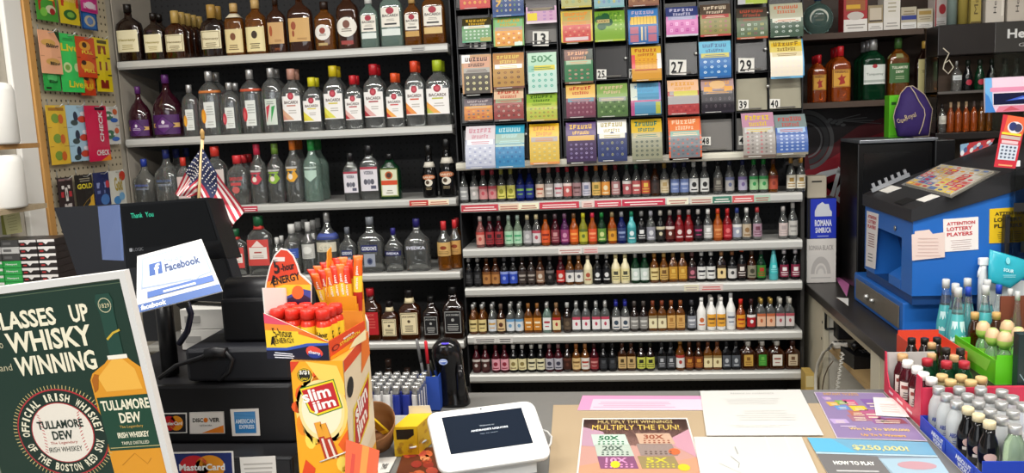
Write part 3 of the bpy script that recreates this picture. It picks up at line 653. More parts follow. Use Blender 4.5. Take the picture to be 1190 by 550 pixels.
# ------------------------------------------------------------------ miniatures:  px | look | kind | glass | cap | label | accent | width px
ROWS = [
    ("540|clear black-capped grey-label|nip|clr|1a1a1c|9fa0a0|d8d8d4;552|clear black-capped silver-label|nip|clr|1a1a1c|b4b2ae|d8d0cc;562|clear pink-capped rose-label|nip|clr|b4404e|c98a8a|b84a54;573|clear pink-capped rose-label|nip|clr|b4404e|c98a8a|b84a54;583.5|clear olive-capped yellow-label|nip|clr|a3a048|d6cf6a|8a8a2a;594.5|clear olive-capped yellow-label|nip|clr|a3a048|d6cf6a|8a8a2a;"
     "605.5|navy blue|nip|blu|10122e|1d2c7a|7aa84a;616|navy blue|nip|blu|10122e|1d2c7a|7aa84a;628|clear cream-capped peach-label|nip|clr|b59a80|d9c2ae|b5563f;638.5|clear pink-capped wide silver-label|nip|clr|c4726a|a9a19c|dcdad6;649.5|clear crimson-capped white-label|nip|clr|a82a40|cfc8c8|b04a5a;660|clear red-capped red-label|nip|clr|b8323c|c0605c|e2cfc8;671|clear slim dark-pink-label|nip|clr|7a2a34|9a7a7c|5a3a3c;682|clear rose-capped lilac-label|nip|clr|b8304a|c6c2cc|7a7f9a;"
     "693.5|clear orange-capped gold-label|nip|clr|c8742e|d8b060|8a7a3a;704|clear orange-capped orange-label|nip|clr|c8742e|d69040|e6d6b0;716|clear dark-red-capped pink-label|nip|clr|7a2428|a87878|cfc4c0;729|clear green-capped red-label|nip|clr|22453a|a8565a|d8d2cc;738.5|clear green-capped crimson-label|nip|clr|2a5a44|b45a5a|e0d8c8;750|clear black-capped red-and-yellow-label|nip|clr|3a2a2a|b8503a|d8b44a;761|smoky empty-looking|nip|brn|1c1614|3a2c28|2a2220;772.5|clear gold-capped cream-label|nip|clr|9a7a3a|cdbfa0|a89060;"  # the darkest bottle here stands in for the shade of an empty slot
     "784.5|clear navy-capped blue-label|nip|clr|1a2040|6a7cac|a9b2cc;795.5|clear navy-capped blue-label|nip|clr|1a2040|6a7cac|a9b2cc;806.5|clear white-capped black-and-white-label|nip|clr|cfcfc8|d6d6d2|222222;819|clear white-capped black-and-white-label|nip|clr|cfcfc8|d6d6d2|222222;834.5|smoky dark-capped dark-label|nip|clr|1a1a1c|55504a|8a867a;848|clear navy-capped grey-label|nip|clr|1c2440|a8a4a0|5a6080;863|clear navy-capped lilac-label|nip|clr|222a5a|a8a2b8|6a5a88;876|clear green-capped green-label|nip|clr|1f8a3a|9ac090|2f8a4a;887|clear green-capped green-label|nip|clr|1f8a3a|9ac090|2f8a4a;"
     "898.5|amber red-label|nip|amb|4a2a20|a84a34|7a2a1c;919|clear gold-capped gold-emblem|nip|clr|b8863a|d8d2c0|9a7a3a;930|clear gold-capped gold-emblem|nip|clr|b8863a|d8d2c0|9a7a3a", 119, "wide"),
    ("559|rose pink|nip|pnk|a89a94|d89a8a|b84a44;570|dark red-emblem|nip|brg|55504e|9a2f36|3a1a1e;580.7|dark red-emblem|nip|brg|55504e|9a2f36|3a1a1e;592|pale green|nip|lg|8a9a90|a8d0b0|4aa070;602.5|pale green|nip|lg|8a9a90|a8d0b0|4aa070;613.7|clear gold-capped silver-label|nip|clr|b8aa84|a8a6a8|c8c6c6;624|clear gold-capped white-label|nip|clr|b8aa84|d2cccc|b04a5a;634.7|bright orange|nip|org|3a2a24|d8562a|7a1f14;646|burgundy|nip|brg|55454a|7a2f3c|c08a8a;657|purple-magenta|nip|pur|6a4a60|8a3a6a|c88aa8;"
     "667.6|flame orange|nip|org|6a4a30|dc5f22|f0a050;678.5|yellow-green yellow-capped|nip|yg|c0bc2c|b8b438|5a6a2a;689|red-orange pink-capped|nip|org|c8304a|d8522e|f09a6a;700|green green-capped|nip|grn|1f7a3a|5a8a3a|c8d08a;712|golden orange|nip|org|8a7a58|d8982e|8a5a1c;723|deep blue|nip|blu|8a8a8c|2a3a6a|8a9ac0;734.5|teal green-capped|nip|tq|1f7a5a|3a8f94|d8e6e6;746|black white-print|nip|bk|7a7a78|1a1a20|d8d8d6;756.5|silver grey|nip|clr|9a9aa0|8a8a94|d0d0d4;768|black cream-emblem|nip|bk|a8a49a|1e1a18|c8bfa0;"
     "778.6|mahogany white-monogram|nip|brg|8a847c|5a2018|d8c8c0;789.4|crimson white-monogram|nip|red|8a7a78|7a141c|dcc8c4;800.5|crimson white-monogram|nip|red|8a7a78|7a141c|dcc8c4;811.5|black with pink base|nip|bk|a8a49e|2a1a22|a83a6a;823|clear white-capped silver-label|nip|clr|dcdcd8|b4b4b0|e4e4e0;834.5|amber-orange orange-capped|nip|org|c8442a|b8622c|d8945a;845.5|scarlet red-capped|nip|red|b82a2c|a8202c|d86a6a;856.5|slate blue-capped|nip|clr|2a3a7a|9aa0b0|dcdcd8;867.6|clear white-capped tan-label|nip|clr|d8d8d4|b8a890|8a6a44;880|lilac red-capped|nip|clr|a83a3c|a88a9a|6a3a4a;"
     "910|clear white-label|nip|clr|a8a4a0|c8b8b4|a89a98;921|clear taller|nip|clr|b4b0aa|b8b6b0|8a8884", 116, ""),
    ("546|black silver-capped|nip|bk|b9b9b8|1c1c1e|4a4a4c;555.5|black silver-capped|nip|bk|b9b9b8|1c1c1e|4a4a4c;566|brown tan-label|nip|brn|5a3a26|b07a44|7a4a24;575.6|brown tan-label|nip|brn|5a3a26|b07a44|7a4a24;586.3|black blue-label|nip|bk|5a5a60|2c48b0|8a9ad8;596.7|black blue-label|nip|bk|5a5a60|2c48b0|8a9ad8;607|dark grey-script|nip|dk|3a3432|3a302c|a8a098;616.8|dark grey-script|nip|dk|3a3432|3a302c|a8a098;628|brown grey-label|nip|brn|3a2a22|8a6a54|d0c4b4;640|black dim-label|nip|bk|4a4444|1c1a1a|6a6462;"
     "652.4|mahogany red-label|nip|brg|6a3a34|b8241f|e0c8c0;662.4|amber white-label|nip|amb|a87a5a|e2e0dc|5a5a60;672.7|amber white-label|nip|amb|a87a5a|e2e0dc|5a5a60;683.7|pale cream-label|nip|crm|b8a890|d8cfa8|a8503a;695|black white-strip|nip|bk|b9b9b8|16161a|d8d8d6;705|black white-strip|nip|bk|b9b9b8|16161a|d8d8d6;716|all-cream|nip|crm|d8cc9a|e0d49c|4a4a3a;727.2|all-cream|nip|crm|d8cc9a|e0d49c|4a4a3a;739|green silver-capped|nip|grn|b9b9b8|c8d4cc|e4e8e4;749.3|green silver-capped|nip|grn|b9b9b8|c8d4cc|e4e8e4;761|amber cream-label|nip|amb|a87a3a|dcc88a|7a6230;772|golden tan-label|nip|amb|c8a05a|c8a45c|6a4a24;"
     "782|square golden|nipf|amb|8a6a3a|b8862c|d8b050;793.5|square golden|nipf|amb|8a6a3a|b8862c|d8b050;804.6|dark rose-print|nip|dk|6a4a4a|4a2a30|b86a7a;815.3|black white-label|nip|bk|d0d0cc|dcdcd8|20202a;826|black white-label|nip|bk|d0d0cc|dcdcd8|20202a;838.6|dark square cream-label|nipf|dk|a87a54|e0c890|3a2a1a;851|dark white-label|nip|bk|8a5a3a|d2d0cc|3a3a3a;862|black orange-capped taller|nip|bk|d84a24|2a1a16|d8d0c8;873.6|brown grey-label|nip|brn|4a3a30|8a8470|3a3a2a;884.6|dark green red-print|nip|grn|3a3a38|3a7a2a|a83a24;899|turquoise cone-shaped|nipc|tq|2fa8ac|2fb3b4|8adada;911|wine-dark white-capped|nip|bk|d0c8c8|7a1f3a|e4e0dc;924|wine-dark white-capped|nip|bk|d0c8c8|7a1f3a|e4e0dc", 111, ""),
    ("551|amber cream-label|nip|amb|c9c9c6|dcc88a|5a4a24;561.5|amber cream-label|nip|amb|c9c9c6|dcc88a|5a4a24;573|clear white-and-gold-label|nip|clr|c9c9c6|cfd4da|c89a4a;582.6|dark tan-label|nip|brn|6a5a50|d8bc8c|5a3424;594|clear blue-script white-label|nip|clr|c9c9c6|d6dadc|6a9ac0;604|clear blue-script white-label|nip|clr|c9c9c6|d6dadc|6a9ac0;615|amber round-label|nipf|amb|8a5a2a|c07a2a|ece0c0;625|amber round-label|nipf|amb|8a5a2a|c07a2a|ece0c0;636.4|mint red-dot-label|nipf|mnt|c9c9c6|e4e6e2|a82a3a;647.5|golden red-dot-label|nipf|amb|8a6a4a|e0cfa0|a82a2a;660|dark narrow|nip|dk|b4b4b0|4a3c30|6a5a48;"
     "670.3|clear silver-necked oval-label|nipf|clr|c9c9c6|e6e4e2|b8425a;681.6|clear silver-necked oval-label|nipf|clr|c9c9c6|e6e4e2|b8425a;693.4|clear silver-necked oval-label|nipf|clr|c9c9c6|e6e4e2|b8425a;704|clear silver-necked oval-label|nipf|clr|c9c9c6|e6e4e2|b8425a;716.6|clear blue-capped|nip|clr|252a8a|dedcd8|3a4a5a;727|clear blue-capped|nip|clr|252a8a|dedcd8|3a4a5a;737|dark grey-label|nip|dk|4a4440|8a8884|d0cec8;746|dark grey-label|nip|dk|4a4440|8a8884|d0cec8;758|amber big-cream-label|nipf|amb|7a3a24|e6dcb4|8a7a5a;768.6|amber big-cream-label|nipf|amb|7a3a24|e6dcb4|8a7a5a;780|amber tan-label|nipf|amb|8a4a24|d0a460|a8763a;790.5|amber tan-label|nipf|amb|8a4a24|d0a460|a8763a;"
     "804|black silver-label|nip|bk|3a3a3e|8a8e96|d8dade;815.4|white with red dot|malb|wht|e8e8e4|f0efea|c86a3a;827|white and orange|malb|wht|e8e4dc|e8a83a|6a4a2a;838.2|white and orange|malb|wht|e8e4dc|e8a83a|6a4a2a;849.5|tall white-and-silver|malb|wht|d8d8d8|dcdee0|6a7080;861|fiery red orange-label|nip|fir|c8281c|e0962a|a82a1a;873|dark red white-strip|nip|dk|3a1a1a|a81a24|e8e4e0;884.6|clear gold-capped peach-label|nipf|clr|c8a75a|e0b494|b8603a;895.3|clear gold-capped peach-label|nipf|clr|c8a75a|e0b494|b8603a;906|clear silver-capped rose-print|nipf|clr|c4c0b4|cfc8c4|a84a54;916.5|clear silver-capped rose-print|nipf|clr|c4c0b4|cfc8c4|a84a54", 112, ""),
    ("555|brown silver-script|nip|brg|5a4a44|4a2c28|c4bcb4;565.5|brown silver-script|nip|brg|5a4a44|4a2c28|c4bcb4;577.5|pink-label|nip|brg|5a2428|e0a0ac|8a2a3a;587.5|pink-label|nip|brg|5a2428|e0a0ac|8a2a3a;597.7|white-capped square-cream-label|nip|bk|d8d8d2|e2d8a8|8a7a4a;607.5|white-capped square-cream-label|nip|bk|d8d8d2|e2d8a8|8a7a4a;619|black cream-label|nip|bk|d4d4cc|e0dab4|2a2a24;629.3|black cream-label|nip|bk|d4d4cc|e0dab4|2a2a24;639.6|burgundy silver-label|nip|brg|8a6a6a|b4b2ba|3a3a4a;649.4|burgundy silver-label|nip|brg|8a6a6a|b4b2ba|3a3a4a;659|plain dark brown|nip|dk|4a2a20|3a1a12|5a3024;668.8|amber buff-label|nip|amb|a86a3a|d8b880|7a5a30;"
     "679.5|amber white-label|nip|amb|b07a4a|e0dcd2|a83a2a;691.4|dark crimson-label|nip|brg|3a1a18|8a2f34|c88a84;702|all-black|nip|bk|242426|202226|4a4c50;712|all-black|nip|bk|242426|202226|4a4c50;723.8|dark tan-label|nipf|brn|4a2a1c|c8a872|4a3a20;733.6|dark tan-label|nipf|brn|4a2a1c|c8a872|4a3a20;745.7|dark lime-label|nip|dk|24241c|c8cc5a|2a2a1a;756.3|dark lime-label|nip|dk|24241c|c8cc5a|2a2a1a;769.6|black grey-label|nipf|bk|2a2a2c|3a3c40|b4b6ba;779.6|black grey-label|nipf|bk|2a2a2c|3a3c40|b4b6ba;790.7|tall white-label gold-necked|nip|amb|c8924a|e4e2de|a83a34;800.3|dark amber|nip|brn|5a3420|7a3a18|c88a3a;809.6|dark amber|nip|brn|5a3420|7a3a18|c88a3a;"
     "820|square cream-label|nipf|amb|6a3a20|e6d8a8|8a7448;830|square cream-label|nipf|amb|6a3a20|e6d8a8|8a7448;841.6|black slate-label|nipf|bk|232325|4a4e54|b8bcc0;852.2|black slate-label|nipf|bk|232325|4a4e54|b8bcc0;867.5|wide amber gold-label|nipw|brn|c8c4bc|c09a4a|7a5220|17;883.3|wide brown green-label|nipw|brn|c8c4bc|3f8a34|6ab04a|15;901|wide brown oval-label|nipw|brn|c8c4bc|e0dcd0|9a5a50|18;920|wide mahogany grey-label|nipw|brn|3a1a14|c4b498|6a4a34|17", 106, ""),
]
def mini_lab(kind, bg, ac, v):
    a = A(bg, 5)
    if v == 0: a.ell(.5, .55, .22, .2, ac, 2, 8).rect(.2, .12, .6, .1, ac, 1)
    elif v == 1: a.rect(.15, .55, .7, .16, ac, 1, 3).rect(.25, .25, .5, .08, ac, 1)
    elif v == 2: a.rect(0, .78, 1, .22, ac, 1, 5).ell(.5, .45, .16, .16, ac, 2, 8)
    else: a.rect(.3, .5, .4, .3, ac, 2).rect(.15, .32, .7, .07, ac, 1).rect(.2, .14, .6, .06, ac, 1)
    return a


LABC = {}
sname = ['top', 'second', 'third', 'fourth', 'lowest']
for si, (spec, hh, _) in enumerate(ROWS):
    z = ZR[si] + .0005; last = -9
    for en in spec.split(';'):
        f = en.split('|'); px = float(f[0]); wpx = float(f[7]) if len(f) > 7 else 10.6
        kind, gm, cm, bg, ac = f[2], f[3], f[4], f[5], f[6]
        yy = YR + .012; hw = wpx * 3.05 / FPX / 2; y = yy + .0165
        x = at(px, 232 + si * 52, Y=y).x
        if x - hw < last + .0004: x = last + .0004 + hw
        last = x + hw
        k = (kind, bg, ac)
        if k not in LABC: LABC[k] = mini_lab(kind, bg, ac, (len(LABC) * 7 + len(f[1])) % 4)
        h = hh / 1000 * (1.0 if kind not in ('nipc', 'malb') else 1.08) * (1.12 if 'tall' in f[1] else 1)
        if kind == 'nipc': h = .125
        if kind in ('nipw',): h = .105
        if si == 0: h = .119
        lbl = f'{f[1]} miniature on the {sname[si]} shallow shelf'
        bottle('miniature_bottle', lbl, 'miniature bottle', (x, y, z), kind, hw, h, gm, cm, LABC[k], f'miniatures on the {sname[si]} shallow shelf', 0, 12)
        # the rows behind show only as a second cap over the first where the shelf is seen from above
        if si in (3, 4) and (cm in ('c9c9c6', 'c8a75a', 'c4c0b4', '252a8a', 'c8c4bc', 'd8d8d2', 'd4d4cc', 'e8e4dc')) or si == 2 and cm in ('b9b9b8', 'd84a24'):
            bottle('miniature_bottle', f'second {f[1]} miniature behind the front row, {sname[si]} shallow shelf', 'miniature bottle', (x, y + hw * 2 * max(KIND[kind]['dr'], .6) + .006, z), kind, hw, h, gm, cm, None, f'miniatures behind the front row on the {sname[si]} shallow shelf', 0, 12)

# ------------------------------------------------------------------ lottery ticket dispensers
YD = 3.0
UNITS = [(533.5, 651, 3, 'four-bin-high first'), (652.5, 771, 3, ''), (773, 852.5, 2, ''), (854, 936, 2, '')]
UL = ['black lottery ticket dispenser of three columns above the clear miniatures with rose labels', 'black lottery ticket dispenser of three columns with empty bin 25', 'black lottery ticket dispenser of two columns with empty bins 27 and 48', 'black and beige lottery ticket dispenser of two columns at the dark wooden shelves']
ZB = [1.4535 + 0.1335 * i for i in range(6)]
NUM = {(0, 0, 3): ('11', 546, 565, 49, 56.5), (0, 2, 3): ('13', 619, 637.5, 36.5, 53.5), (1, 1, 2): ('25', 693.5, 704.7, 80.7, 92), (1, 2, 2): ('7', 731, 737, 80, 92), (2, 0, 2): ('27', 778, 797.5, 69.5, 87), (3, 0, 2): ('29', 858, 876.5, 67.5, 85),
       (3, 0, 1): ('39', 858, 870, 116, 127.5), (3, 1, 1): ('40', 894.5, 906.5, 115, 126), (2, 1, 0): ('48', 815, 826, 159, 169), (3, 0, 0): ('4', 858.5, 866, 158, 168.5)}
LOCK = {(0, 2, 0): (611, 156), (1, 1, 2): (727, 67.5), (2, 0, 2): (809, 62), (3, 0, 2): (890, 57), (3, 0, 1): (892.5, 100), (2, 0, 3): (811, 18), (3, 0, 3): (892, 15)}
for ui, (a, c, nc, _) in enumerate(UNITS):
    x0, x1 = max(-.5365, at(a, 100, Y=YD).x), at(c, 100, Y=YD).x - .002
    if ui == 3: x1 = 0.668
    u = thing('ticket_dispenser', UL[ui], 'ticket dispenser', (0, 0, 0), 'lottery ticket dispensers')
    fr = MB(); th = .0035
    for i in range(nc + 1):
        xx = x0 + (x1 - x0 - th) * i / nc; fr.box(xx, xx + th, YD - .006, YD + .17, ZB[0], ZB[-1], mat('1a1a1c', .35))
    for zz in ZB[1:]:
        fr.box(x0, x1, YD - .004, YD + .17, zz - .003, zz, mat('1a1a1c', .35))
    fr.box(x0, x1, YD + .165, YD + .17, ZB[0], ZB[-1], mat('151517')); fr.build('frame', u)
    for ci in range(nc):
        for ri in range(5):
            cx0, cx1 = x0 + (x1 - x0) * ci / nc + .004, x0 + (x1 - x0) * (ci + 1) / nc - .0045
            beige = (ui == 3 and ri == 1); grey = (ui, ci, ri) in ((0, 2, 3), (2, 1, 0), (3, 0, 0), (3, 1, 0))
            cl = mat('98937f', .55, noise=.08) if beige else mat('6d6a66', .45) if grey else mat('2c2b2c', .22)
            d = MB(); zt = ZB[ri + 1] - .022; zb = ZB[ri] + .004
            # the flap leans out at its foot like the real bins and carries a small pull lip
            d.prism([(cx0, YD + .012, zt), (cx0, YD + .001, zb), (cx0, YD + .0035, zb), (cx0, YD + .0145, zt)], (cx1 - cx0, 0, 0), cl)
            d.prism([(cx0 + .02, YD + .001, zb + .002), (cx0 + .02, YD - .004, zb + .004), (cx0 + .02, YD - .004, zb + .006), (cx0 + .02, YD + .001, zb + .008)], (cx1 - cx0 - .04, 0, 0), mat('77746e', .3))
            door = d.build('bin_flap', u)
            if (ui, ci, ri) in NUM:
                t, p0, p1, q0, q1 = NUM[(ui, ci, ri)]
                yy = YD - .0015; ar = Art(p1 - p0, q1 - q0, 'e4e2da'); w = p1 - p0; h = q1 - q0
                for i, chh in enumerate(t): ar.text(chh, w * (.1 + .8 * i / len(t)), h * .12, w * .8 / len(t) * .8 * (.55 if chh == '1' else 1), h * .76, '141414')
                sheet('number_plate', [at(p0, q1, Y=yy), at(p1, q1, Y=yy), at(p1, q0, Y=yy), at(p0, q0, Y=yy)], ar, .001, door)['label'] = f'white plate reading {t}'
            if (ui, ci, ri) in LOCK:
                p = at(*LOCK[(ui, ci, ri)], Y=YD - .004); k = MB()
                k.T = Matrix.Translation((p.x, YD + .004, p.z)) @ Matrix.Rotation(PI / 2, 4, 'X'); k.lathe([(.006, 0), (.006, .008), (.004, .011), (.0015, .0112)], mat('c8c8c2', .25, .7), n=14); k.build('lock', door)


def vrect(a, y0, y1, c, n=4, x=0, w=1, l=0):
    for i in range(n): a.rect(x, y0 + (y1 - y0) * i / n, w, (y1 - y0) / n, c, l)


def title(a, x, y, w, h, c, n=6, l=3):
    for i in range(n):
        hh = h * (.75 + .25 * random.random()); ww = w / n; xx = x + ww * i; k = random.randrange(3); t_ = ww * .26
        if k < 2: a.rect(xx, y, t_, hh, c, l)
        if k == 0: a.rect(xx + t_, y + hh * .7, ww * .5, hh * .3, c, l); a.rect(xx + t_, y + hh * .3, ww * .4, hh * .22, c, l)
        elif k == 1: a.rect(xx + ww * .52, y, t_, hh, c, l); a.rect(xx + t_, y, ww * .3, hh * .25, c, l)
        else: a.poly([(xx, y), (xx + ww * .3, y), (xx + ww * .78, y + hh), (xx + ww * .45, y + hh)], c, l); a.rect(xx, y + hh * .74, ww * .5, hh * .26, c, l); a.rect(xx + ww * .3, y, ww * .48, hh * .26, c, l)


def tick(desc, box, bg, head, hink, mid, grid, nx, ny, foot, b=.02, extra=None, sq=False, hz=.68, gz=(.1, .52), txt=None):
    x0, x1, y0, y1 = box
    yt = YD - .008; xm = (x0 + x1) / 2
    P = at(x0, (y0 + y1) / 2, Y=yt - b * .7); Q = at(x1, (y0 + y1) / 2, Y=yt - b * .7); zt = at(xm, y0, Y=yt).z; zb = at(xm, y1, Y=yt - b).z
    a = Art(1, 1); vrect(a, 0, hz, bg, 6); vrect(a, hz, 1, head, 3); vrect(a, hz - .12, hz, mid, 1, .06, .88, 1); vrect(a, 0, .06, foot, 1, 0, 1, 1)
    if txt: a.text(txt, .12, .76, .76, .17, hink)
    else: title(a, .12, .84, .76, .11, hink, 6); title(a, .22, .71, .56, .09, hink, 7)
    a.lines(.12, hz - .1, .76, .08, 2, hink, 3)
    if nx: a.grid(.08, gz[0], .84, gz[1] - gz[0], nx, ny, grid, 2, .26, sq); a.grid(.08, gz[0], .84, gz[1] - gz[0], nx, ny, bg, 3, .1, sq, 5)
    a.lines(.1, .015, .5, .04, 1, 'd8d8d0', 3)
    if extra: extra(a)

    def f(u, v, d):
        s_ = 1 - v; return (P.x + (Q.x - P.x) * u, yt - b * math.sin(min(1, s_ * 1.25) * PI / 2) - d, zb + (zt - zb) * v)
    m = MB(); n = 10
    m.loft([[f(0, i / n, 0), f(1, i / n, 0), f(1, i / n, -.0006), f(0, i / n, -.0006)] for i in range(n + 1)], mat('d8d6d0', .5), False)
    m.art(a, f, .28, .00012, .0004, (1, 10))
    tag(m.build('scratch_ticket'), desc, 'lottery ticket', 'scratch tickets hanging from the dispensers')


tick('red scratch ticket hanging above the bin numbered 11', (534, 569.5, -24, 10), 'c8423c', 'b8322e', 'e8b44a', 'd85a3a', ['e0b04a', 'e89a3a'], 5, 2, 'c43a34')
tick('navy scratch ticket with gold numerals in the dispenser of bins 11 and 13', (572, 608.5, -22, 19), '1f3f7a', '2a5596', 'd8b04a', '24487f', ['c8a850', '6a8a5a', 'a8b0b8'], 6, 3, '2f5a94', extra=lambda a: a.text('9', .12, .3, .16, .26, 'd8a83a'))
tick('dark multicolour scratch ticket with a pink and yellow foot above bin 13', (611, 646.5, -16, 27), 'c9a0bc', '3a3438', 'a8986a', '4a4048', ['b070a8', 'c890c0', 'a880b8'], 4, 3, 'e4d0dc', extra=lambda a: a.rect(.04, .08, .32, .2, 'e6cf2e', 4), gz=(.06, .34), hz=.45)
tick('pale green and gold scratch ticket at the top over the red-and-yellow one', (652, 687, -26, 9), 'b4b478', '8ca88a', 'c8983a', 'c8c090', ['a89a4a', '9ab08a'], 4, 2, 'c0b04a')
tick('pale blue scratch ticket at the top over the shamrock one', (690, 725, -26, 9), '8ab0b8', '7ac0c8', 'd8c05a', '9aa8b0', ['c8b84a', '7a8ab8', '5aa0b0'], 5, 2, '7ab0b0')
tick('brown scratch ticket at the top over the blue one with pink panels', (730, 765.5, -26, 7), '8a5a3c', 'a8683a', 'd0a04a', '7a4a34', ['b88a5a', '6a3a2a'], 5, 2, '7a4632')
tick('lime scratch ticket foot showing above a dark green ticket', (857, 891, -24, 4.5), 'a4b83a', 'b0c43a', '6a7a2a', 'c8d060', ['8a9a2a'], 4, 2, 'a8bc4a', extra=lambda a: a.rect(0, 0, .26, .3, 'b4b4b8', 5))
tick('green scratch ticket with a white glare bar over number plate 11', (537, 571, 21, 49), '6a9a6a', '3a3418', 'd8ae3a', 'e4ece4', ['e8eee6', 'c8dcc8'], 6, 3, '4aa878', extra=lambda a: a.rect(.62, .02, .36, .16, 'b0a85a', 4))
tick('green-edged orange scratch ticket beside bin 13', (573.5, 609, 20, 55.5), 'dc9a3c', '8cc08a', 'd8a83a', 'a8a0a0', ['f0e6d0', 'c8642a'], 5, 3, '5aa84a', extra=lambda a: a.frame(0, 0, 1, 1, .05, '7ab06a', 1).rect(.68, .06, .26, .12, 'd8f0dc', 4))
tick('yellow-edged red scratch ticket left of the shamrock ticket', (652, 688.5, 12, 51), 'c8524a', 'b8a860', 'e88a2a', 'c89a5a', ['d89a7a', 'b83a3a'], 6, 4, 'd8ae3a', extra=lambda a: a.frame(0, 0, 1, 1, .05, 'd8be50', 1).rect(.14, .1, .72, .1, 'dcc8c8', 4))
tick('bright green scratch ticket with a dark shamrock', (691, 726, 12.5, 48), '7aa428', '6c9a2a', '4a7a20', '8ab83a', ['b4cc70', '9cc04a'], 0, 0, 'a8bc3a', extra=lambda a: [a.ell(x, y, .15, .13, '14522a', 4) for x, y in ((.16, .72), (.36, .8), (.46, .62), (.24, .5))] + [a.rect(.08, .6, .42, .12, 'c0b070', 5), a.grid(.62, .3, .34, .6, 2, 4, 'b0c86a', 4, .2), a.text('LUCKY', .1, .62, .38, .08, '7a5a2a', True, 6)])
tick('blue scratch ticket with a yellow row and four pink panels', (730, 765, 10, 51), '2a6aa8', '2f74b4', 'b8a8c0', 'e0b83a', ['e0b848'], 0, 0, '2a5a98', extra=lambda a: [a.rect(.08, .55, .86, .22, 'e2bc48', 4)] + [a.rect(.08 + i * .107, .55, .012, .22, '8a6a2a', 5) for i in range(9)] + [a.rect(x, y, .28, .2, 'b4687c', 4) for x in (.06, .66) for y in (.06, .29)] + [a.rect(.42, .1, .06, .38, 'd8c8a0', 4), a.rect(.54, .1, .06, .38, 'b0a0a0', 4)])
tick('pink and navy scratch ticket over empty bin 27', (774, 811, 8, 42), 'd07ab4', '28356e', 'c8c4dc', 'a0a0c0', ['e8b0d8', 'b84a98'], 5, 2, 'c8c8d0', sq=True)
tick('olive and red scratch ticket over the blue glitter ticket', (813.5, 849, 5, 42), '8a824a', '4a3a2c', 'd8c8b0', 'a8423a', ['b08a5a', 'a85a6a', '6a6a3a'], 5, 3, 'b0403a')
tick('dark green patchwork scratch ticket over empty bin 29', (856, 892, 9, 45), '5a6a4c', '3a3226', 'a84a34', '6a6a52', ['8aa088', '9a9a50', '7a5a5a', 'c0c8b8'], 4, 3, 'b4562e', sq=True)
tick('cream and bottle-green scratch ticket over the pale cream one', (895, 933, 4, 43), '3f5644', 'a8a890', 'c05a34', 'c8cab8', ['c8d0c4', '9aa8a0'], 4, 3, '3a5040', hz=.56)
tick('tan scratch ticket with twelve pale discs on a dark field', (537, 571.5, 63.5, 111.5), '4a4238', 'cf9c80', '4a2a22', 'a8a49c', ['d8cf9a'], 4, 3, 'b88a58', .012, lambda a: a.frame(0, 0, 1, 1, .06, 'bf9468', 1).rect(0, .8, .28, .2, 'f0eee8', 2))
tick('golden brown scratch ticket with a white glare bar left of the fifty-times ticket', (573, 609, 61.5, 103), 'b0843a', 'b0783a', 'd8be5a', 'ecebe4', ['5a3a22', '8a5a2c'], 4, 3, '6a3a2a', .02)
tick('mint scratch ticket headed 50X', (613.5, 647, 61, 108), 'bcd8cc', 'a8cdb2', '2a7a4a', 'd6c83c', ['52a894'], 4, 3, 'c8dcd4', .016, lambda a: a.rect(.02, .52, .2, .16, '8ac0ae', 3), txt='50X')
tick('green and brown scratch ticket left of empty bin 25', (656, 689, 57.5, 97), '2f7044', '6a3a2a', 'd89a6a', 'a8c0a0', ['c8a890', '8a5a4a'], 4, 3, '6a4a30', .014, lambda a: a.poly([(.62, .7), (1, .7), (1, 1), (.85, 1)], '2a3a2a', 2), gz=(.1, .45))
tick('yellow-orange scratch ticket bulging out right of empty bin 25', (734, 768.5, 54, 94), 'cf9430', 'd8ae3c', 'b04a2a', 'e0a83a', ['d0a040'], 0, 0, 'b8862a', .04, lambda a: [a.rect(.0, .36, .12, .4, 'd85a5a', 3), a.rect(.86, .34, .14, .44, 'e6e2dc', 3), a.rect(.1, .3, .76, .03, 'a83a2a', 4), a.grid(.14, .34, .7, .4, 5, 6, 'd8a030', 4, .3, True)])
tick('bright blue scratch ticket with white discs over the dark orange one', (812.5, 849.5, 48, 91), '2a6cae', '4aa8c8', '1f5a8a', 'c8be5a', ['c8dcea', '7aa8d0'], 4, 3, '2a5a94', .016)
tick('pale cream scratch ticket with blue edge and yellow banner', (895, 934, 46, 91), 'e9dfcc', 'd8c66a', '8a6a2a', 'd8cba0', ['e6dcd0'], 5, 3, 'b8c0c4', .03, lambda a: [a.rect(.96, 0, .04, 1, '5aa0cc', 3), a.rect(0, 0, 1, .05, '6aaad0', 3), a.rect(.05, .82, .9, .1, 'd8b428', 2)])
tick('orange scratch ticket with five columns of coloured symbols', (539.5, 572.5, 115, 140.5), 'c87a2e', '4a3a44', 'a89a9a', 'd89a2e', ['4a5a3a', 'a83a2a', 'd8a83a', '5a4a6a', '3a6a7a'], 5, 3, '7a5a4a', .014)
tick('cream and brick-red scratch ticket below the golden brown one', (574, 608.5, 103, 140.5), '8a3028', 'd8b898', 'b8402e', '8a9a7a', ['b0988a', '5a2a24'], 5, 3, '5a4a48', .03)
tick('lime to yellow scratch ticket below the fifty-times ticket', (612, 647.5, 109, 140.5), 'aab03a', '8cae3a', '3a5a1c', 'a8bc4a', ['6a7a2a', 'a87a2a'], 6, 3, 'c0a040', .03)
tick('scratch ticket with cream and red top and burgundy field', (658, 692, 98.5, 137), '6f2f44', 'd8b05a', 'b8321f', '4a7a8a', ['a87a84', '8a5464'], 6, 3, '5a3040', .026, hz=.6)
tick('green scratch ticket over the white and navy one', (694, 729.5, 97.5, 136), '4a6a32', '7a9a48', 'c8b08a', '8a8e88', ['8aa468', '2f4a22'], 6, 3, '4a6038', .026, hz=.6)
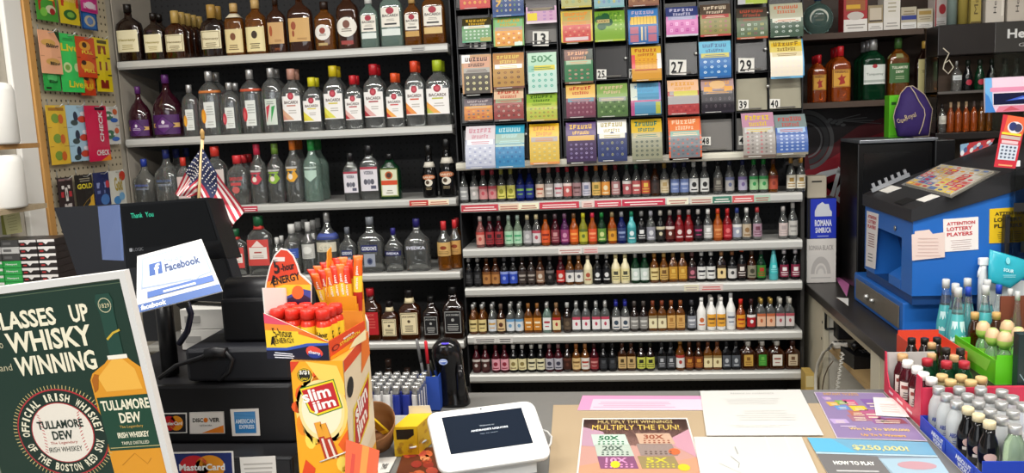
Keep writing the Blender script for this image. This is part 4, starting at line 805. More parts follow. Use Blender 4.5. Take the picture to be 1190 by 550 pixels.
tick('blue scratch ticket with white side band, bulging', (733, 768, 96.5, 134), '4a86a8', '68a8cc', '6a9ac0', '5a98b8', ['4a88a4'], 0, 0, '3a6a84', .04, lambda a: [a.rect(0, .46, .22, .54, 'd0d8cc', 2), a.rect(.0, .42, 1, .05, 'a83a70', 3), a.rect(0, 0, .12, .42, 'a84a78', 3), a.rect(.82, .04, .16, .36, 'a8aa3a', 3), a.rect(.94, .46, .06, .54, '9a8ac8', 3)])
tick('peach scratch ticket with grey band and red foot', (776, 812, 93, 133), 'a83a3a', 'e0b490', 'd89a3a', '9a9494', ['b85050', '8a2a34'], 6, 2, 'a84a4a', .028, lambda a: [a.rect(.2, .54, .76, .14, 'c0b83a', 4), vrect(a, .3, .54, '9c9898', 2, 0, 1, 2)], gz=(.06, .28))
tick('black scratch ticket with orange and peach header', (815, 853, 92, 131), '221c24', 'a88a8a', 'd8983a', '6a6468', ['5a5058', '3a3038'], 6, 2, '2a2430', .024, lambda a: [a.ell(.5, .84, .24, .13, 'd8b07a', 4), a.rect(.08, .64, .26, .14, 'd89a3a', 4), a.rect(.7, .64, .26, .14, 'd89a3a', 4)])
tick('large silver-lilac scratch ticket curling over the cream shelf', (541, 575.5, 146.5, 196), 'b8bccc', 'd8cfd4', 'c88a98', 'e4e6ec', ['8890b4', 'd8dce6'], 5, 5, '9aa0b4', .05)
tick('teal-blue scratch ticket curling over the cream shelf', (575.8, 609.5, 145.5, 195), '2878a8', '2f98b8', 'b8d8d8', '8fb4b0', ['1f5888', '4a90b8'], 6, 4, '3a80a8', .05, lambda a: vrect(a, .5, .8, 'a8c0b4', 2, 0, 1, 1))
tick('yellow scratch ticket with a grid of pale circles', (615.5, 650, 144, 191), 'd0ae44', 'e4b41c', 'c87a1c', 'a8a09c', ['b0a870', 'd8c87a'], 5, 5, 'd8904a', .03)
tick('purple scratch ticket with gold lettering', (658, 693, 142, 190.5), '3a1f4a', '4a2668', 'd8a83a', 'c8a058', ['9a8ab0', '6a5a88'], 5, 4, '1c1420', .03)
tick('white and navy scratch ticket with gold title', (694.5, 728.5, 139.5, 187.7), '2a3564', 'e4e2dc', 'a89a5a', 'dcd8cc', ['8a8a68', '4a5480'], 5, 3, '252f5a', .03, lambda a: a.poly([(0, .5), (.5, .72), (1, .5)], '2a3564', 1))
tick('yellow and grey-green scratch ticket with rows of dark dots', (734, 769.5, 138.5, 187.5), '8c8c74', 'cfac2a', '2a7060', 'b0a478', ['3f4a42'], 5, 4, '7a7a68', .04)
tick('orange-edged grey scratch ticket beside empty bin 48', (777, 815, 136, 186), '6f747a', 'dc7a44', 'f0c8a8', '8ab0a0', ['5a6068', 'c0503a'], 6, 5, '8a5a50', .045, lambda a: a.frame(0, 0, 1, 1, .05, 'd4623c', 1))
tick('silver scratch ticket with wavy red rows over plate 4', (863, 900.5, 131, 183), '9a948e', 'b88aa0', 'd8be2a', 'c0c0c0', ['b04a58', '6a625e', 'c8c4c0'], 6, 6, '6a5a50', .055, gz=(.08, .6))
tick('blue scratch ticket with silver dots at the end of the cream shelf', (901.3, 938, 133, 180), '4a68a8', '7a8a8a', 'b8504a', 'a8c4e0', ['b8c8e0'], 5, 6, '8a8474', .055, gz=(.1, .6))

# ------------------------------------------------------------------ candy on the cream pegboard
XP = XL + .034


def pack(name, label, cat, box, bg, fn, th=.006, dz=0.0, off=0.0, lean=0.0, hook=True):
    x0, x1, y0, y1 = box; xp = XP + off
    a, c = at(x0, (y0 + y1) / 2, X=xp), at(x1, (y0 + y1) / 2, X=xp); zt = at((x0 + x1) / 2, y0, X=xp).z; zb = at((x0 + x1) / 2, y1, X=xp).z
    q = [(xp, a.y, zb), (xp, c.y, zb + lean), (xp, c.y, zt + lean), (xp, a.y, zt)]
    t = thing(name, label, cat, (0, 0, 0), 'candy packs on the pegboard')
    ar = Art(1, 1, bg); fn(ar)
    m = MB(); Yc = (a.y + c.y) / 2; hwid = (c.y - a.y) / 2; N = 8
    f0 = quad(*q)
    rows = []
    # a crimped, slightly swollen pouch rather than a flat card
    for i in range(N + 1):
        v = i / N; pf = math.sin(PI * v) * th * .5
        rows.append([f0(.0, v, 0), f0(.5, v, pf), f0(1, v, 0), f0(1, v, -.001), f0(0, v, -.001)])
    m.loft(rows, mat(bg, .35), False); m.build('pouch', t)
    m = MB(); m.art(ar, lambda u, v, d: f0(u, v, d + math.sin(PI * v) * th * .5 * (1 - abs(2 * u - 1)) + .0002), .3, .0002); m.build('printed_front', t)
    if hook:
        h = MB(); h.tube([(XL + .009, Yc, zt - .004), (xp + .015, Yc, zt - .006), (xp + .03, Yc, zt + .004)], .0016, mat('b8b8b4', .3, .6)); h.tube([(XL + .0095, Yc, zt - .004), (XL + .0095, Yc, zt + .022)], .002, mat('b8b8b4', .3, .6)); h.build('peg_hook', t)
    return t


R2 = lambda a, *s: [a.rect(*x) for x in s]
pack('candy_pack', 'green candy pack with red fruit hanging at the top of the pegboard', 'candy', (42, 66, -8, 24), '4a9a3a', lambda a: (a.rect(.1, .35, .8, .45, 'b4402a'), a.ell(.65, .42, .26, .16, 'd8d8b0'), a.ell(.72, .36, .14, .12, 'a82a2a', 3), a.ell(.3, .3, .16, .16, '7ac04a', 3), a.rect(.15, .75, .7, .14, 'e8c83a', 3)))
pack('candy_pack', 'yellow and red candy pack with a green lime hanging at the top', 'candy', (69, 91, -8, 28), 'dcc42c', lambda a: (a.rect(.1, .55, .9, .45, 'c8402c'), a.ell(.5, .3, .34, .16, '2f6a34'), a.ell(.52, .3, .2, .09, '7ab04a', 3), a.text('TANGY', .2, .7, .7, .12, 'f0d080')))
pack('candy_pack', 'pink candy pack over a blue one on the pegboard', 'candy', (94, 112.5, -6, 14.5), 'd03a8a', lambda a: (a.rect(.12, .2, .76, .3, 'ecc4d8'), a.ell(.5, .4, .3, .2, 'f0e0ea', 3), a.rect(.1, .06, .8, .1, 'b82a74', 3)), off=.002)
pack('candy_pack', 'small blue candy pack under the pink one', 'candy', (95, 112.5, 14.5, 34.5), '2f6ab0', lambda a: (a.ell(.5, .5, .36, .32, 'c4b8a0'), a.ell(.5, .5, .2, .2, '6a8ac0', 3), a.frame(0, 0, 1, 1, .08, '1f4a88', 3)), hook=False)
pack('candy_pack', 'green lower pack below the peach one on the pegboard', 'candy', (50, 69, 66, 105.5), '2faa4c', lambda a: (a.ell(.5, .4, .3, .16, '58c870'), a.text('Bling', .3, .2, .5, .12, '1a3a1a'), a.rect(.1, .05, .3, .06, '1a3a1a')), hook=False)
pack('candy_pack', 'peach candy card with dark script left of the tall green strip', 'candy', (46.5, 70.5, 36, 85.5), 'f0b088', lambda a: (a.ell(.42, .72, .34, .08, 'd8a85a'), a.text('Bling', .3, .58, .6, .12, '2a2a2a'), a.ell(.55, .28, .34, .08, 'd8a85a'), a.text('Bling', .4, .18, .5, .1, '2a2a2a'), a.poly([(.75, 1), (1, .72), (1, 1)], '1f3a1f', 3), a.rect(0, .395, 1, .015, 'c88a64', 3)), off=.010)
pack('candy_pack', 'tall bright green candy strip with yellow lettering at both ends', 'candy', (69.5, 95, 40, 107), '3ccf62', lambda a: (a.text('Live', .1, .7, .8, .13, 'e8d832'), a.text('Live', .3, .08, .65, .12, 'e8d832'), a.ell(.3, .42, .18, .09, 'd0e0a0'), a.ell(.72, .43, .13, .075, 'c0e0a0'), a.ell(.3, .42, .1, .05, '7aa84a', 3), a.lines(.2, .88, .5, .06, 2, '1f7a3a')), off=.004)
pack('candy_pack', 'orange-red candy pack with a bust emblem below its twin half', 'candy', (93.5, 110.5, 84, 111), 'c8401c', lambda a: (a.ell(.55, .5, .36, .3, 'e0902a'), a.text('FULL', .2, .3, .7, .2, 'f0d030'), a.ell(.4, .75, .15, .12, '3a1a10', 3)), hook=False)
pack('candy_pack', 'orange-red candy pack right of the green strip', 'candy', (89.5, 111, 43.5, 90), 'd4481c', lambda a: (a.ell(.45, .78, .3, .12, 'e8a030'), a.ell(.42, .8, .12, .07, '3a1a10', 3), a.text('FULL', .25, .58, .6, .08, 'f0d840'), a.rect(0, .475, 1, .02, '8a2a10', 3), a.ell(.5, .28, .36, .13, 'e8a030'), a.ell(.3, .36, .12, .06, '3a1a10', 3), a.text('FULL', .3, .12, .6, .09, 'f0d840')), off=.008)
pack('candy_pack', 'yellow candy pack with three dark red panels, nearest the liquor shelves', 'candy', (110.5, 128.5, 45, 106.5), 'e4cc20', lambda a: ([a.rect(.24, y, .5, .16, '8a2a1c') for y in (.06, .4, .7)], [a.rect(0, y, 1, .025, '2a2418', 3) for y in (.3, .62)], a.rect(.25, .9, .6, .06, '4a4218')), off=.003)
pack('candy_pack', 'yellow-orange candy pack with green and orange figures in three segments', 'candy', (56.5, 78.8, 122.5, 191.5), 'e0b838', lambda a: ([(a.ell(.4, y, .2, .08, '7a9a3a'), a.ell(.68, y - .01, .14, .08, 'd0662a', 3)) for y in (.15, .44, .78)], [a.rect(0, y, 1, .012, 'b0862a', 3) for y in (.3, .62)], a.rect(.1, .91, .8, .05, 'a8762a', 3)))
pack('candy_pack', 'light blue candy pack with red and navy shapes in three segments', 'candy', (79.5, 104, 122.5, 187.5), 'a8cce0', lambda a: ([(a.ell(.68, y, .22, .06, 'c84a34'), a.ell(.38, y + .05, .1, .09, '2a3448', 3), a.ell(.3, y - .06, .16, .05, '3a4a4a', 3), a.ell(.75, y + .1, .14, .04, 'e8ecf0', 2)) for y in (.13, .42, .75)], [a.rect(0, y, 1, .012, '7a9ab0', 3) for y in (.27, .6)]), off=.002)
pack('candy_pack', 'white candy pack with coloured splashes right of the tall red strip', 'candy', (118.5, 138.5, 124, 168), 'd8d8d0', lambda a: ([(a.ell(.4, y, .26, .12, '4a7a5a'), a.ell(.7, y - .12, .24, .06, '3a6ac0', 3), a.ell(.8, y + .1, .14, .08, 'd86a3a', 3), a.rect(.3, y - .02, .4, .06, 'f0f0ea', 4)) for y in (.26, .76)], a.rect(0, .49, 1, .02, '8a8a84', 4)))
pack('candy_pack', 'tall red candy strip with white capitals printed up it', 'candy', (101, 126, 123, 187.5), 'd0204c', lambda a: (a.text('CHECK', .74, .34, .56, .2, 'ece6e4', True, 3, PI / 2 - .06), a.text('CHECK', .34, .1, .6, .1, 'ece6e4'), a.poly([(.5, .0), (1, .0), (1, .12)], 'e88a2a', 3), a.rect(.45, .92, .45, .06, '3a1a24', 3)), off=.012)
pack('candy_pack', 'dark brown pouch with a white T and red bar', 'candy', (68, 85.5, 206, 246), '2c1f20', lambda a: (a.rect(.22, .66, .56, .1, 'e0dcd8'), a.rect(.42, .3, .16, .4, 'e0dcd8'), a.rect(.14, .42, .72, .16, 'b82a34', 3), a.rect(.3, .08, .5, .14, 'c8c0bc'), a.rect(.08, .9, .84, .06, '8a6a6a')))
pack('candy_pack', 'black and gold pouch with yellow capitals', 'candy', (88.5, 108.5, 203, 246), '1a1714', lambda a: (a.text('GOLD', .08, .62, .88, .14, 'e8d83a'), a.poly([(0, 0), (1, 0), (1, .45), (.5, .28)], 'd8a82a'), a.lines(.2, .82, .7, .12, 2, 'a8a08a')))
pack('candy_pack', 'navy pouch with a rounded top and red spot', 'candy', (110, 128, 200, 246), '1f2a5c', lambda a: (a.rect(.15, .6, .6, .14, '8a98c8'), a.rect(.15, .46, .5, .08, '6a7ab0'), a.ell(.85, .68, .14, .1, 'c83a44', 3), a.ell(.6, .3, .3, .14, '4a7ac0', 3)))
pack('candy_pack', 'white pouch with gold script and blue splashes', 'candy', (127.5, 146, 198, 246), 'd6d6cc', lambda a: (a.text('Gold', .3, .5, .5, .34, 'b09a3a'), a.ell(.4, .28, .22, .1, '4a8ac8', 3), a.ell(.7, .36, .2, .1, '7ab0d8', 3), a.ell(.85, .86, .2, .12, 'c8402c', 3)))

# ------------------------------------------------------------------ far-side dark shelves, banner, display case
DW = wood_mat('dark_walnut', '2b211c', '43342b', 'X')
for z, x1, lb in ((1.852, 1.128, 'dark wooden plank shelf carrying cigar boxes and a round teal bottle'), (1.607, 1.18, 'dark wooden plank shelf carrying cinnamon whisky and gin bottles')):
    t = thing('plank_shelf', lb, 'shelf'); MB().box(.692, x1, 3.2, 3.484, z - .022, z, DW, .002).build('plank', t)
    m = MB(); m.box(.6925, x1 - .0005, 3.1965, 3.1995, z - .0215, z - .0005, mat('4a3a30', .6)); m.build('front_edge', t)
m = MB(); m.box(.69, 1.6, 3.485, 3.499, 1.575, 2.7, wood_mat('backing_board', '3a2c24', '4a382e', 'Z')); o = m.build('backing_board'); tag(o, 'dark brown backing board behind the plank shelves', 'board')


bn = Art(1, 1, '1c1216')
bn.poly([(0, .36), (.4, .40), (1, .48), (1, .96), (.6, .9), (.3, .8), (0, .74)], '5a151d', 1).poly([(0, .44), (.4, .48), (1, .55), (1, .88), (.6, .82), (.3, .73), (0, .66)], '8a1d29', 2).poly([(.1, .5), (.4, .54), (1, .62), (1, .78), (.5, .7), (.2, .62)], 'a82634', 2)
B = lambda x, y: ((x - 935) / 105, 1 - (y - 112) / 220)
bn.ring(B(936, 149)[0], B(936, 149)[1], .145, .168, '5f5f60', 3, 30, -1.4, 1.9, 1.9).ring(B(936, 149)[0], B(936, 149)[1], .09, .10, '6a6a6c', 3, 30, -1.4, 1.6, 1.9).ring(B(936, 149)[0], B(936, 149)[1], .11, .138, '3c3c3e', 2, 30, -1.4, 1.7, 1.9)
for k in range(7): bn.ell(*B(962 + k * 3, 127 + k * .8 - (k % 2) * 3), .03, .008, '6f6f70', 4)
for k in range(4): bn.stroke([B(970, 126), B(1000 + k * 8, 120 + k * 4)], .004, '6a6a6a', 4)
Wt = 'c4c6c8'
bn.stroke([B(937, 206), B(943, 198), B(954, 193), B(968, 189), B(980, 186), B(987, 183)], [.02, .035, .04, .03, .03, .02], Wt, 5)
bn.stroke([B(976, 184), B(972, 200), B(968, 216), B(962, 228), B(960, 231)], [.035, .04, .04, .04, .02], Wt, 5)
bn.stroke([B(987, 180), B(980, 184), B(977, 192), B(981, 198), B(988, 200), B(980, 203), B(974, 212), B(972, 221), B(977, 225), B(984, 221), B(989, 214)], [.03, .035, .03, .03, .025, .03, .035, .04, .035, .03, .02], Wt, 6)
yq = 3.43
o = sheet('beer_banner', [at(935, 332, Y=yq), at(1040, 332, Y=yq), V((at(1040, 119, Y=yq).x, yq, 1.58)), V((at(935, 119, Y=yq).x, yq, 1.58))], bn, .03, None, '1c1216', .4)
tag(o, 'dark red beer banner with grey script and emblem under the plank shelf', 'banner')


def zbot(name, label, x0, x1, yt, zs, ys, kind, gm, cm, lab, n=22, back=0, grp='bottles on the dark plank shelves', **k):
    K = KIND[kind]; y = ys
    for _ in range(2):
        a, c = at(x0, yt + 30, Y=y), at(x1, yt + 30, Y=y); hw = (c.x - a.x) / 2 * .97; y = ys + hw * K['dr']
    h = at((x0 + x1) / 2, yt, Y=y).z - zs
    t = bottle('liquor_bottle', label, 'bottle', ((a.x + c.x) / 2, y, zs + .0005), kind, hw, h, gm, cm, lab, grp, 0, n, **k)
    for i in range(back): bottle('liquor_bottle', label.split(' on ')[0] + f', {("second", "third", "fourth")[i]} in its plank row', 'bottle', ((a.x + c.x) / 2, y + (i + 1) * (2 * hw * K['dr'] + .004), zs + .0005), kind, hw, h, gm, cm, None, grp, 0, 14)
    return t


def lab_fire(): return A('d8a03a').frame(.02, .02, .96, .96, .03, '8a4a1a').poly([(.35, .12), (.7, .2), (.62, .45), (.75, .62), (.55, .58), (.5, .74), (.4, .55), (.25, .5), (.42, .36)], 'a82a1a', 2).text('FIREBALL', .12, .8, .76, .12, '6a2a12')


zbot('liquor_bottle', 'small red-capped cinnamon whisky flask on the dark plank', 943, 960, 64, 1.607, 3.225, 'gin', 'fir', 'b81f28', lab_fire(), back=2)
zbot('liquor_bottle', 'large red-capped cinnamon whisky flask on the dark plank', 965, 988, 54, 1.607, 3.225, 'gin', 'fir', 'b81f28', lab_fire(), back=2)
zbot('liquor_bottle', 'green gin bottle with silver cap and white label on the dark plank', 1001, 1028, 46, 1.607, 3.225, 'gin', 'grn', 'b9b9b8', A('d8dcd6').rect(0, .1, 1, .12, 'a8b0a8', 1).text('Tanqueray', .1, .42, .8, .16, '4a5a50', False).ell(.5, .92, .12, .1, 'a82a34', 3), back=2)
zbot('liquor_bottle', 'amber whiskey bottle with green label on the dark plank', 1031, 1056, 44, 1.607, 3.225, 'gin', 'amb', '3a5a2c', A('3f6a3a').text('TULLAMORE', .1, .72, .8, .14, 'dfe0c8').text('DEW', .3, .5, .4, .14, 'dfe0c8').lines(.2, .2, .6, .2, 2, 'a8b890'), neck=(.66, .74, '8a8a5a'))
zbot('liquor_bottle', 'dark herbal liqueur bottle with big cream and green label', 1063, 1087, 48, 1.607, 3.225, 'jag', 'dk', 'c8a04a', A('b8ae78').rect(.35, .05, .6, .5, '2a4a34', 2, 4).ell(.5, .82, .14, .1, '7a6a2a').lines(.1, .62, .8, .1, 2, '5a4a2a'))
# the round teal bottle
t = thing('liquor_bottle', 'round flat teal tequila bottle with blue cap and oval label', 'bottle', (at(951, 20, Y=3.26).x, 3.27, 1.8525), 'bottles on the dark plank shelves')
hw = .056; b = MB(); rs = []
for i in range(13):
    a = -PI / 2 + PI * i / 12; w = max(math.cos(a), .42 if i < 7 else .2); z = .056 + .058 * math.sin(a); rs.append([(w * hw * math.cos(2 * PI * j / 24), w * .028 * math.sin(2 * PI * j / 24), z) for j in range(24)])
rs.append([(.011 * math.cos(2 * PI * j / 24), .011 * math.sin(2 * PI * j / 24), .122) for j in range(24)])
b.loft(rs, GL['teal']); b.build('glass_body', t)
MB().lathe([(.0135, .122), (.0135, .15), (.012, .152)], mat('2a3a78', .4)).build('cap', t)
la = Art().ell(.5, .5, .5, .5, 'd2d6c8', 0, 24).text('Don', .25, .5, .5, .14, '8a8a78', False).lines(.25, .3, .5, .14, 2, '9a9a88')
m = MB(); m.art(la, lambda u, v, d: ((u - .5) * .066, -.0245 - d - .004 + abs(u - .5) ** 2 * .02 + abs(v - .5) ** 2 * .02, .03 + v * .062), .5); m.build('label', t)
# cigar and cigarette boxes on the upper plank
for x0, x1, y0, y1, c1, c2, lb, fn in ((980, 1008, -12, 35, 'a8282c', 'e6e2dc', 'tall red box with a white lower panel and yellow picture on the plank', lambda a: (a.rect(.1, .5, .8, .5, '9a5a2a'), a.ell(.5, .38, .36, .1, 'c8c0b8'), a.rect(.1, .55, .6, .1, 'd8a82a', 3))), (1008.5, 1026, 6, 34, '9a8a6a', 'e2ded8', 'small brown and white box second along the plank', lambda a: (a.rect(.1, .4, .8, .5, 'c8bca8'), a.rect(.05, .36, .9, .06, '3a2a20', 3))), (1026.5, 1046, -12, 33, 'dcd8ce', 'dedad2', 'tall cream box third along the plank', lambda a: (a.lines(.2, .45, .6, .4, 4, 'b0a890'),)),
                                        (1046.8, 1065, 8, 31.5, 'b8ae98', 'e2e0dc', 'small box with a blue stripe on the plank', lambda a: (a.rect(0, .42, 1, .2, '2a3a88'), a.lines(.1, .66, .8, .24, 2, '8a7a5a'))), (1065.5, 1084, 10, 30.5, 'c4baa0', 'e0dcd4', 'small cream box with a tan top on the plank', lambda a: (a.rect(.1, .7, .8, .2, 'a88a4a'), a.lines(.1, .45, .8, .2, 2, '8a7a64'))), (1086, 1100, -6, 28.5, 'd8ccc6', 'dedad6', 'white box with a red rose print at the end of the plank', lambda a: (a.ell(.62, .56, .3, .16, 'b83a40'), a.rect(0, 0, .1, .9, 'a82a34', 3)))):
    yq = 3.235; P, Q = at(x0, y1, Y=yq), at(x1, y1, Y=yq); zt = at((x0 + x1) / 2, y0, Y=yq).z
    if zt < 1.88: zt = 1.9
    t = thing('tobacco_box', lb, 'box', (0, 0, 0), 'boxes on the upper dark plank')
    m = MB(); m.box(P.x + .0005, Q.x - .0005, yq, yq + .07, 1.8525, zt, mat(c1, .5), .001, 1); m.build('carton', t)
    a = Art(1, 1, c1); a.rect(0, 0, 1, .3, c2); a.lines(.1, .08, .8, .14, 2, 'a09a94', 3); fn(a)
    sheet('printed_front', [(P.x + .001, yq - .0005, 1.854), (Q.x - .001, yq - .0005, 1.854), (Q.x - .001, yq - .0005, zt - .001), (P.x + .001, yq - .0005, zt - .001)], a, .0003, t, c1)

# display case for cognac, standing out from the back wall
t = thing('display_case', 'black open display case with cognac name on its canopy', 'display case')
YC = 3.08; CX0, CX1 = 1.132, 1.86
ms = mat('1f1b1b', .35)
MB().box(CX0, CX1, YC, 3.19, 1.745, 1.848, ms, .003).build('canopy', t)
MB().box(CX0, CX1, YC, 3.19, 1.615, 1.624, mat('5a5652', .35), .001).build('case_shelf', t)
MB().box(CX0, CX1, YC, 3.19, 1.458, 1.482, ms, .002).build('base', t)
MB().box(CX0, CX1, 3.1905, 3.196, 1.458, 1.848, wood_mat('case_back', '3a2a20', '54402e', 'X')).build('back', t)
MB().box(1.5, 1.53, 3.1965, 3.484, 1.50, 1.80, mat('2a2422', .6)).build('wall_bracket', t)
m = MB(); m.box(CX0, CX0 + .004, YC, 3.19, 1.4825, 1.744, glass('dfe8e4')); m.build('glass_side', t)
m = MB(); P = at(1157, 40, Y=YC - .003).x; a = Art(.5, .1, '4a4a48'); a.text('The', .24 - .06, .08, .05, .012, 'c8c8c6'); a.text('Hennessy', .03, .036, .24, .036, 'd8d8d6'); a.text('Gallery', .10, .014, .09, .014, 'b8b8b6', False)
sheet('name_plate', [(P, YC - .0015, 1.747), (P + .42, YC - .0015, 1.747), (P + .42, YC - .0015, 1.846), (P, YC - .0015, 1.846)], Art(.42, .1, '343230').text('The', .10, .078, .035, .014, 'c8c8c6').text('Hennessy', .038, .036, .19, .04, 'd8d8d6').text('Gallery', .075, .012, .09, .016, 'b8b8b6', False), .001, t)
m = MB(); m.box(P, CX1, YC - .001, YC + .002, 1.484, 1.744, glass('cfdcd4', .02)); m.build('glass_front', t)
CG = 'bottles in the display case'
zbot('b', 'clear bottle with white label standing in the display case', 1105, 1117, 71, 1.624, 3.13, 'sved', 'clr', 'c9c9c6', A('d0d4d4').lines(.2, .2, .6, .5, 3, '8a9094'), grp=CG)
for i, (x0, x1) in enumerate(((1118, 1130), (1132, 1144), (1146, 1158), (1161, 1173), (1175, 1187))):
    zbot('b', f'{("first", "second", "third", "fourth", "fifth")[i]} dark champagne bottle along the display case shelf', x0, x1, 70 - i * .6, 1.624, 3.13, 'bail', 'grn' if i % 2 else 'bk', '1f2a20', Art().ell(.5, .4, .3, .3, 'a8243a', 0), grp=CG)
zbot('b', 'slim bottle with white label at the end of the lower case row', 1089.5, 1099, 121, 1.482, 3.13, 'round', 'clr', '2a2422', A('dcd8cc').lines(.2, .2, .6, .4, 2, '8a8474'), grp=CG)
for i, x0 in enumerate((1100, 1109, 1118, 1127, 1136, 1145)):
    zbot('b', f'{("first", "second", "third", "fourth", "fifth", "sixth")[i]} slim amber cognac bottle in the lower case row', x0, x0 + 8.4, 119 - i * .4, 1.482, 3.13, 'round', 'fir' if i < 4 else 'amb', 'd8b890' if i < 3 else '6a5a54', None, grp=CG)
m = MB(); m.tube([at(1096, 56, Y=3.05), at(1103, 62, Y=3.05), at(1098, 72, Y=3.05), at(1096, 80, Y=3.05), at(1102, 86, Y=3.05), at(1108, 78, Y=3.05), at(1103, 70, Y=3.05), at(1097, 74, Y=3.05)], .002, mat('c8c0ac', .5)); tag(m.build('twine_loop'), 'pale twine loop hanging from the display case canopy', 'string')
# boxed bottles on the canopy
for x0, x1, c1, lb, ink in ((1103, 1114, '7a8a84', 'grey-green gift tube standing on the canopy', 'a8b4ae'), (1115, 1127, '9a8a44', 'gold gift box on the canopy beside the grey tube', '6a5a24'), (1127.5, 1140, 'a08f48', 'gold gift box with dark upright script on the canopy', '5a4a20'), (1145, 1167, 'c4bdb2', 'white gift box with dark upright lettering on the canopy', '3a3432'), (1170, 1194, 'bdb4a8', 'second white gift box with dark lettering at the canopy end', '4a4440')):
    yq = 3.10; P, Q = at(x0, 25, Y=yq), at(x1, 25, Y=yq)
    t = thing('gift_box', lb, 'box', (0, 0, 0), 'gift boxes on the canopy')
    if 'tube' in lb: MB().lathe([(.016, 0), (.016, .28)], mat(c1, .4), ((P.x + Q.x) / 2, yq + .02, 1.8485)).build('tube_body', t); MB().lathe([(.0168, .28), (.0168, .30), (.015, .302)], mat('9a9a96', .3, .6), ((P.x + Q.x) / 2, yq + .02, 1.8485)).build('lid', t)
    else:
        MB().box(P.x + .0005, Q.x - .0005, yq, yq + .06, 1.8485, 2.15, mat(c1, .45), .0012, 1).build('carton', t)
        a = Art(Q.x - P.x, .3, c1); w = Q.x - P.x; a.text('Hennessy' if c1[0] in 'cb' else 'Martell', w * .62 if c1[0] in 'cb' else w * .7, .03, .14, w * .22 if c1[0] in 'cb' else w * .4, ink, False, 3, PI / 2); a.rect(w * .84, .02, w * .1, .06, 'dcd6cc') if c1[0] in 'cb' else a.rect(0, .0, w, .006, ink)
        sheet('printed_front', [(P.x + .0015, yq - .0004, 1.8495), (Q.x - .0015, yq - .0004, 1.8495), (Q.x - .0015, yq - .0004, 2.149), (P.x + .0015, yq - .0004, 2.149)], a, .0002, t, c1)

# ------------------------------------------------------------------ counters
CZ = 0.96
GREY = mat('72716e', .45, noise=.06, nscale=60)
t = thing('sales_counter', 'grey-topped sales counter across the front with papers on it', 'counter')
MB().box(-2.2, 1.6, .95, 1.91, .925, CZ, GREY, .004).build('worktop', t)
MB().box(-2.15, 1.55, 1.0, 1.88, .05, .9245, mat('a39c8c', .6, noise=.05)).build('body', t)
t = thing('back_counter', 'dark-topped side counter under the blue lottery machine with an open cream cabinet', 'counter')
MB().box(.70, 1.86, 1.9115, 3.40, .93, CZ, mat('2c2926', .35, noise=.1, nscale=25), .003).build('worktop', t)
cm_ = mat('c9c1aa', .6, noise=.05, nscale=12)
m = MB()
m.box(.718, .736, 2.91, 3.38, .05, .929, cm_); m.build('side_stile', t)
m = MB(); m.box(.718, .736, 1.925, 2.375, .05, .929, cm_); m.build('side_stile', t)
m = MB(); m.box(.714, .738, 2.376, 2.909, .905, .929, mat('b0a68e', .6)); m.build('top_rail', t)
m = MB(); m.box(.714, .7175, 2.30, 2.3745, .06, .925, mat('d2cab4', .6)); m.build('edge_strip', t)
m = MB(); m.box(1.20, 1.21, 1.93, 3.38, .05, .929, mat('cfcabc', .7)); m.build('back_panel', t)
m = MB(); m.box(.7365, 1.199, 2.915, 2.925, .05, .929, mat('d5d0c2', .7)); m.build('divider_panel', t)
m = MB(); m.box(.739, 1.198, 2.225, 2.9145, .76, .778, wood_mat('shelf_pine', 'a98a5c', 'c2a474', 'Y')); m.build('cabinet_shelf', t)
for k, (yy, zz) in enumerate(((2.92, .86), (2.93, .80), (2.925, .73))):
    m = MB(); m.T = Matrix.Translation((.7175, yy, zz)) @ Matrix.Rotation(-PI / 2, 4, 'Y'); m.lathe([(.005, 0), (.005, .001)], mat('1a1714'), n=8); m.build('screw_hole', t)
t = thing('metal_frame', 'thin black metal frame propped inside the open cabinet', 'frame')
m = MB()
P = [at(x, y, Y=2.908) for x, y in ((959.5, 356), (970, 358), (970, 382), (959.5, 382.5))]
for i in range(4): a, c = P[i], P[(i + 1) % 4]; m.tube([a, c], .004, BLK)
m.build('frame_bar', t)
t = thing('black_box', 'black equipment box fixed up on the cabinet side panel', 'box'); P = at(969, 391, X=.86); Q = at(998, 391, X=.86)
m = MB(); m.box(.752, .838, 2.86, 2.9145, .812, .882, mat('161617', .5), .004); m.build('casing', t); m = MB(); m.box(.76, .83, 2.8585, 2.8595, .82, .874, mat('222224', .3)); m.build('face_plate', t)
# desk telephone
t = thing('desk_telephone', 'black desk telephone on the pine shelf inside the cabinet', 'telephone', (.80, 2.70, .7786), None, PI / 2 + .1); t.scale = (.62, .62, .75)
m = MB(); m.prism([(-.09, -.1, 0), (-.09, .1, 0), (-.09, .1, .06), (-.09, -.1, .02)], (.18, 0, 0), mat('17171a', .4)); m.build('phone_base', t)
m = MB()
for i in range(4):
    for j in range(3): m.box(.0 + j * .022, .016 + j * .022, -.07 + i * .025, -.055 + i * .025, .03 + i * .005, .036 + i * .0055, mat('3a3a3e', .5), .001, 1)
m.build('keypad', t)
m = MB(); m.tube([(-.06, -.1, .062), (-.06, -.08, .078), (-.06, 0, .092), (-.06, .08, .096), (-.06, .1, .082)], [.022, .02, .013, .02, .022], mat('101012', .3), 10); m.build('handset', t)
t = thing('power_strip', 'white power strip on the pine shelf beside the telephone', 'power strip'); P = at(966, 409, X=.80)
m = MB(); m.box(.742, .79, 2.868, 2.898, .7785, .80, mat('e2dfd6', .5), .005); m.build('casing', t)
for k in range(3): m = MB(); m.box(.747 + k * .014, .757 + k * .014, 2.876, 2.89, .8002, .801, mat('3a3835', .5)); m.build('socket', t)
WC = mat('e0dcd0', .5)
m = MB(); m.tube([V((.74, 2.88, .79))] + [at(x, y, X=.703) for x, y in ((964, 405), (957, 410), (951, 422), (948, 436), (948, 452), (949, 475))], .006, WC, 8); tag(m.build('power_cable'), 'thick white cable looping out of the cabinet', 'cable')
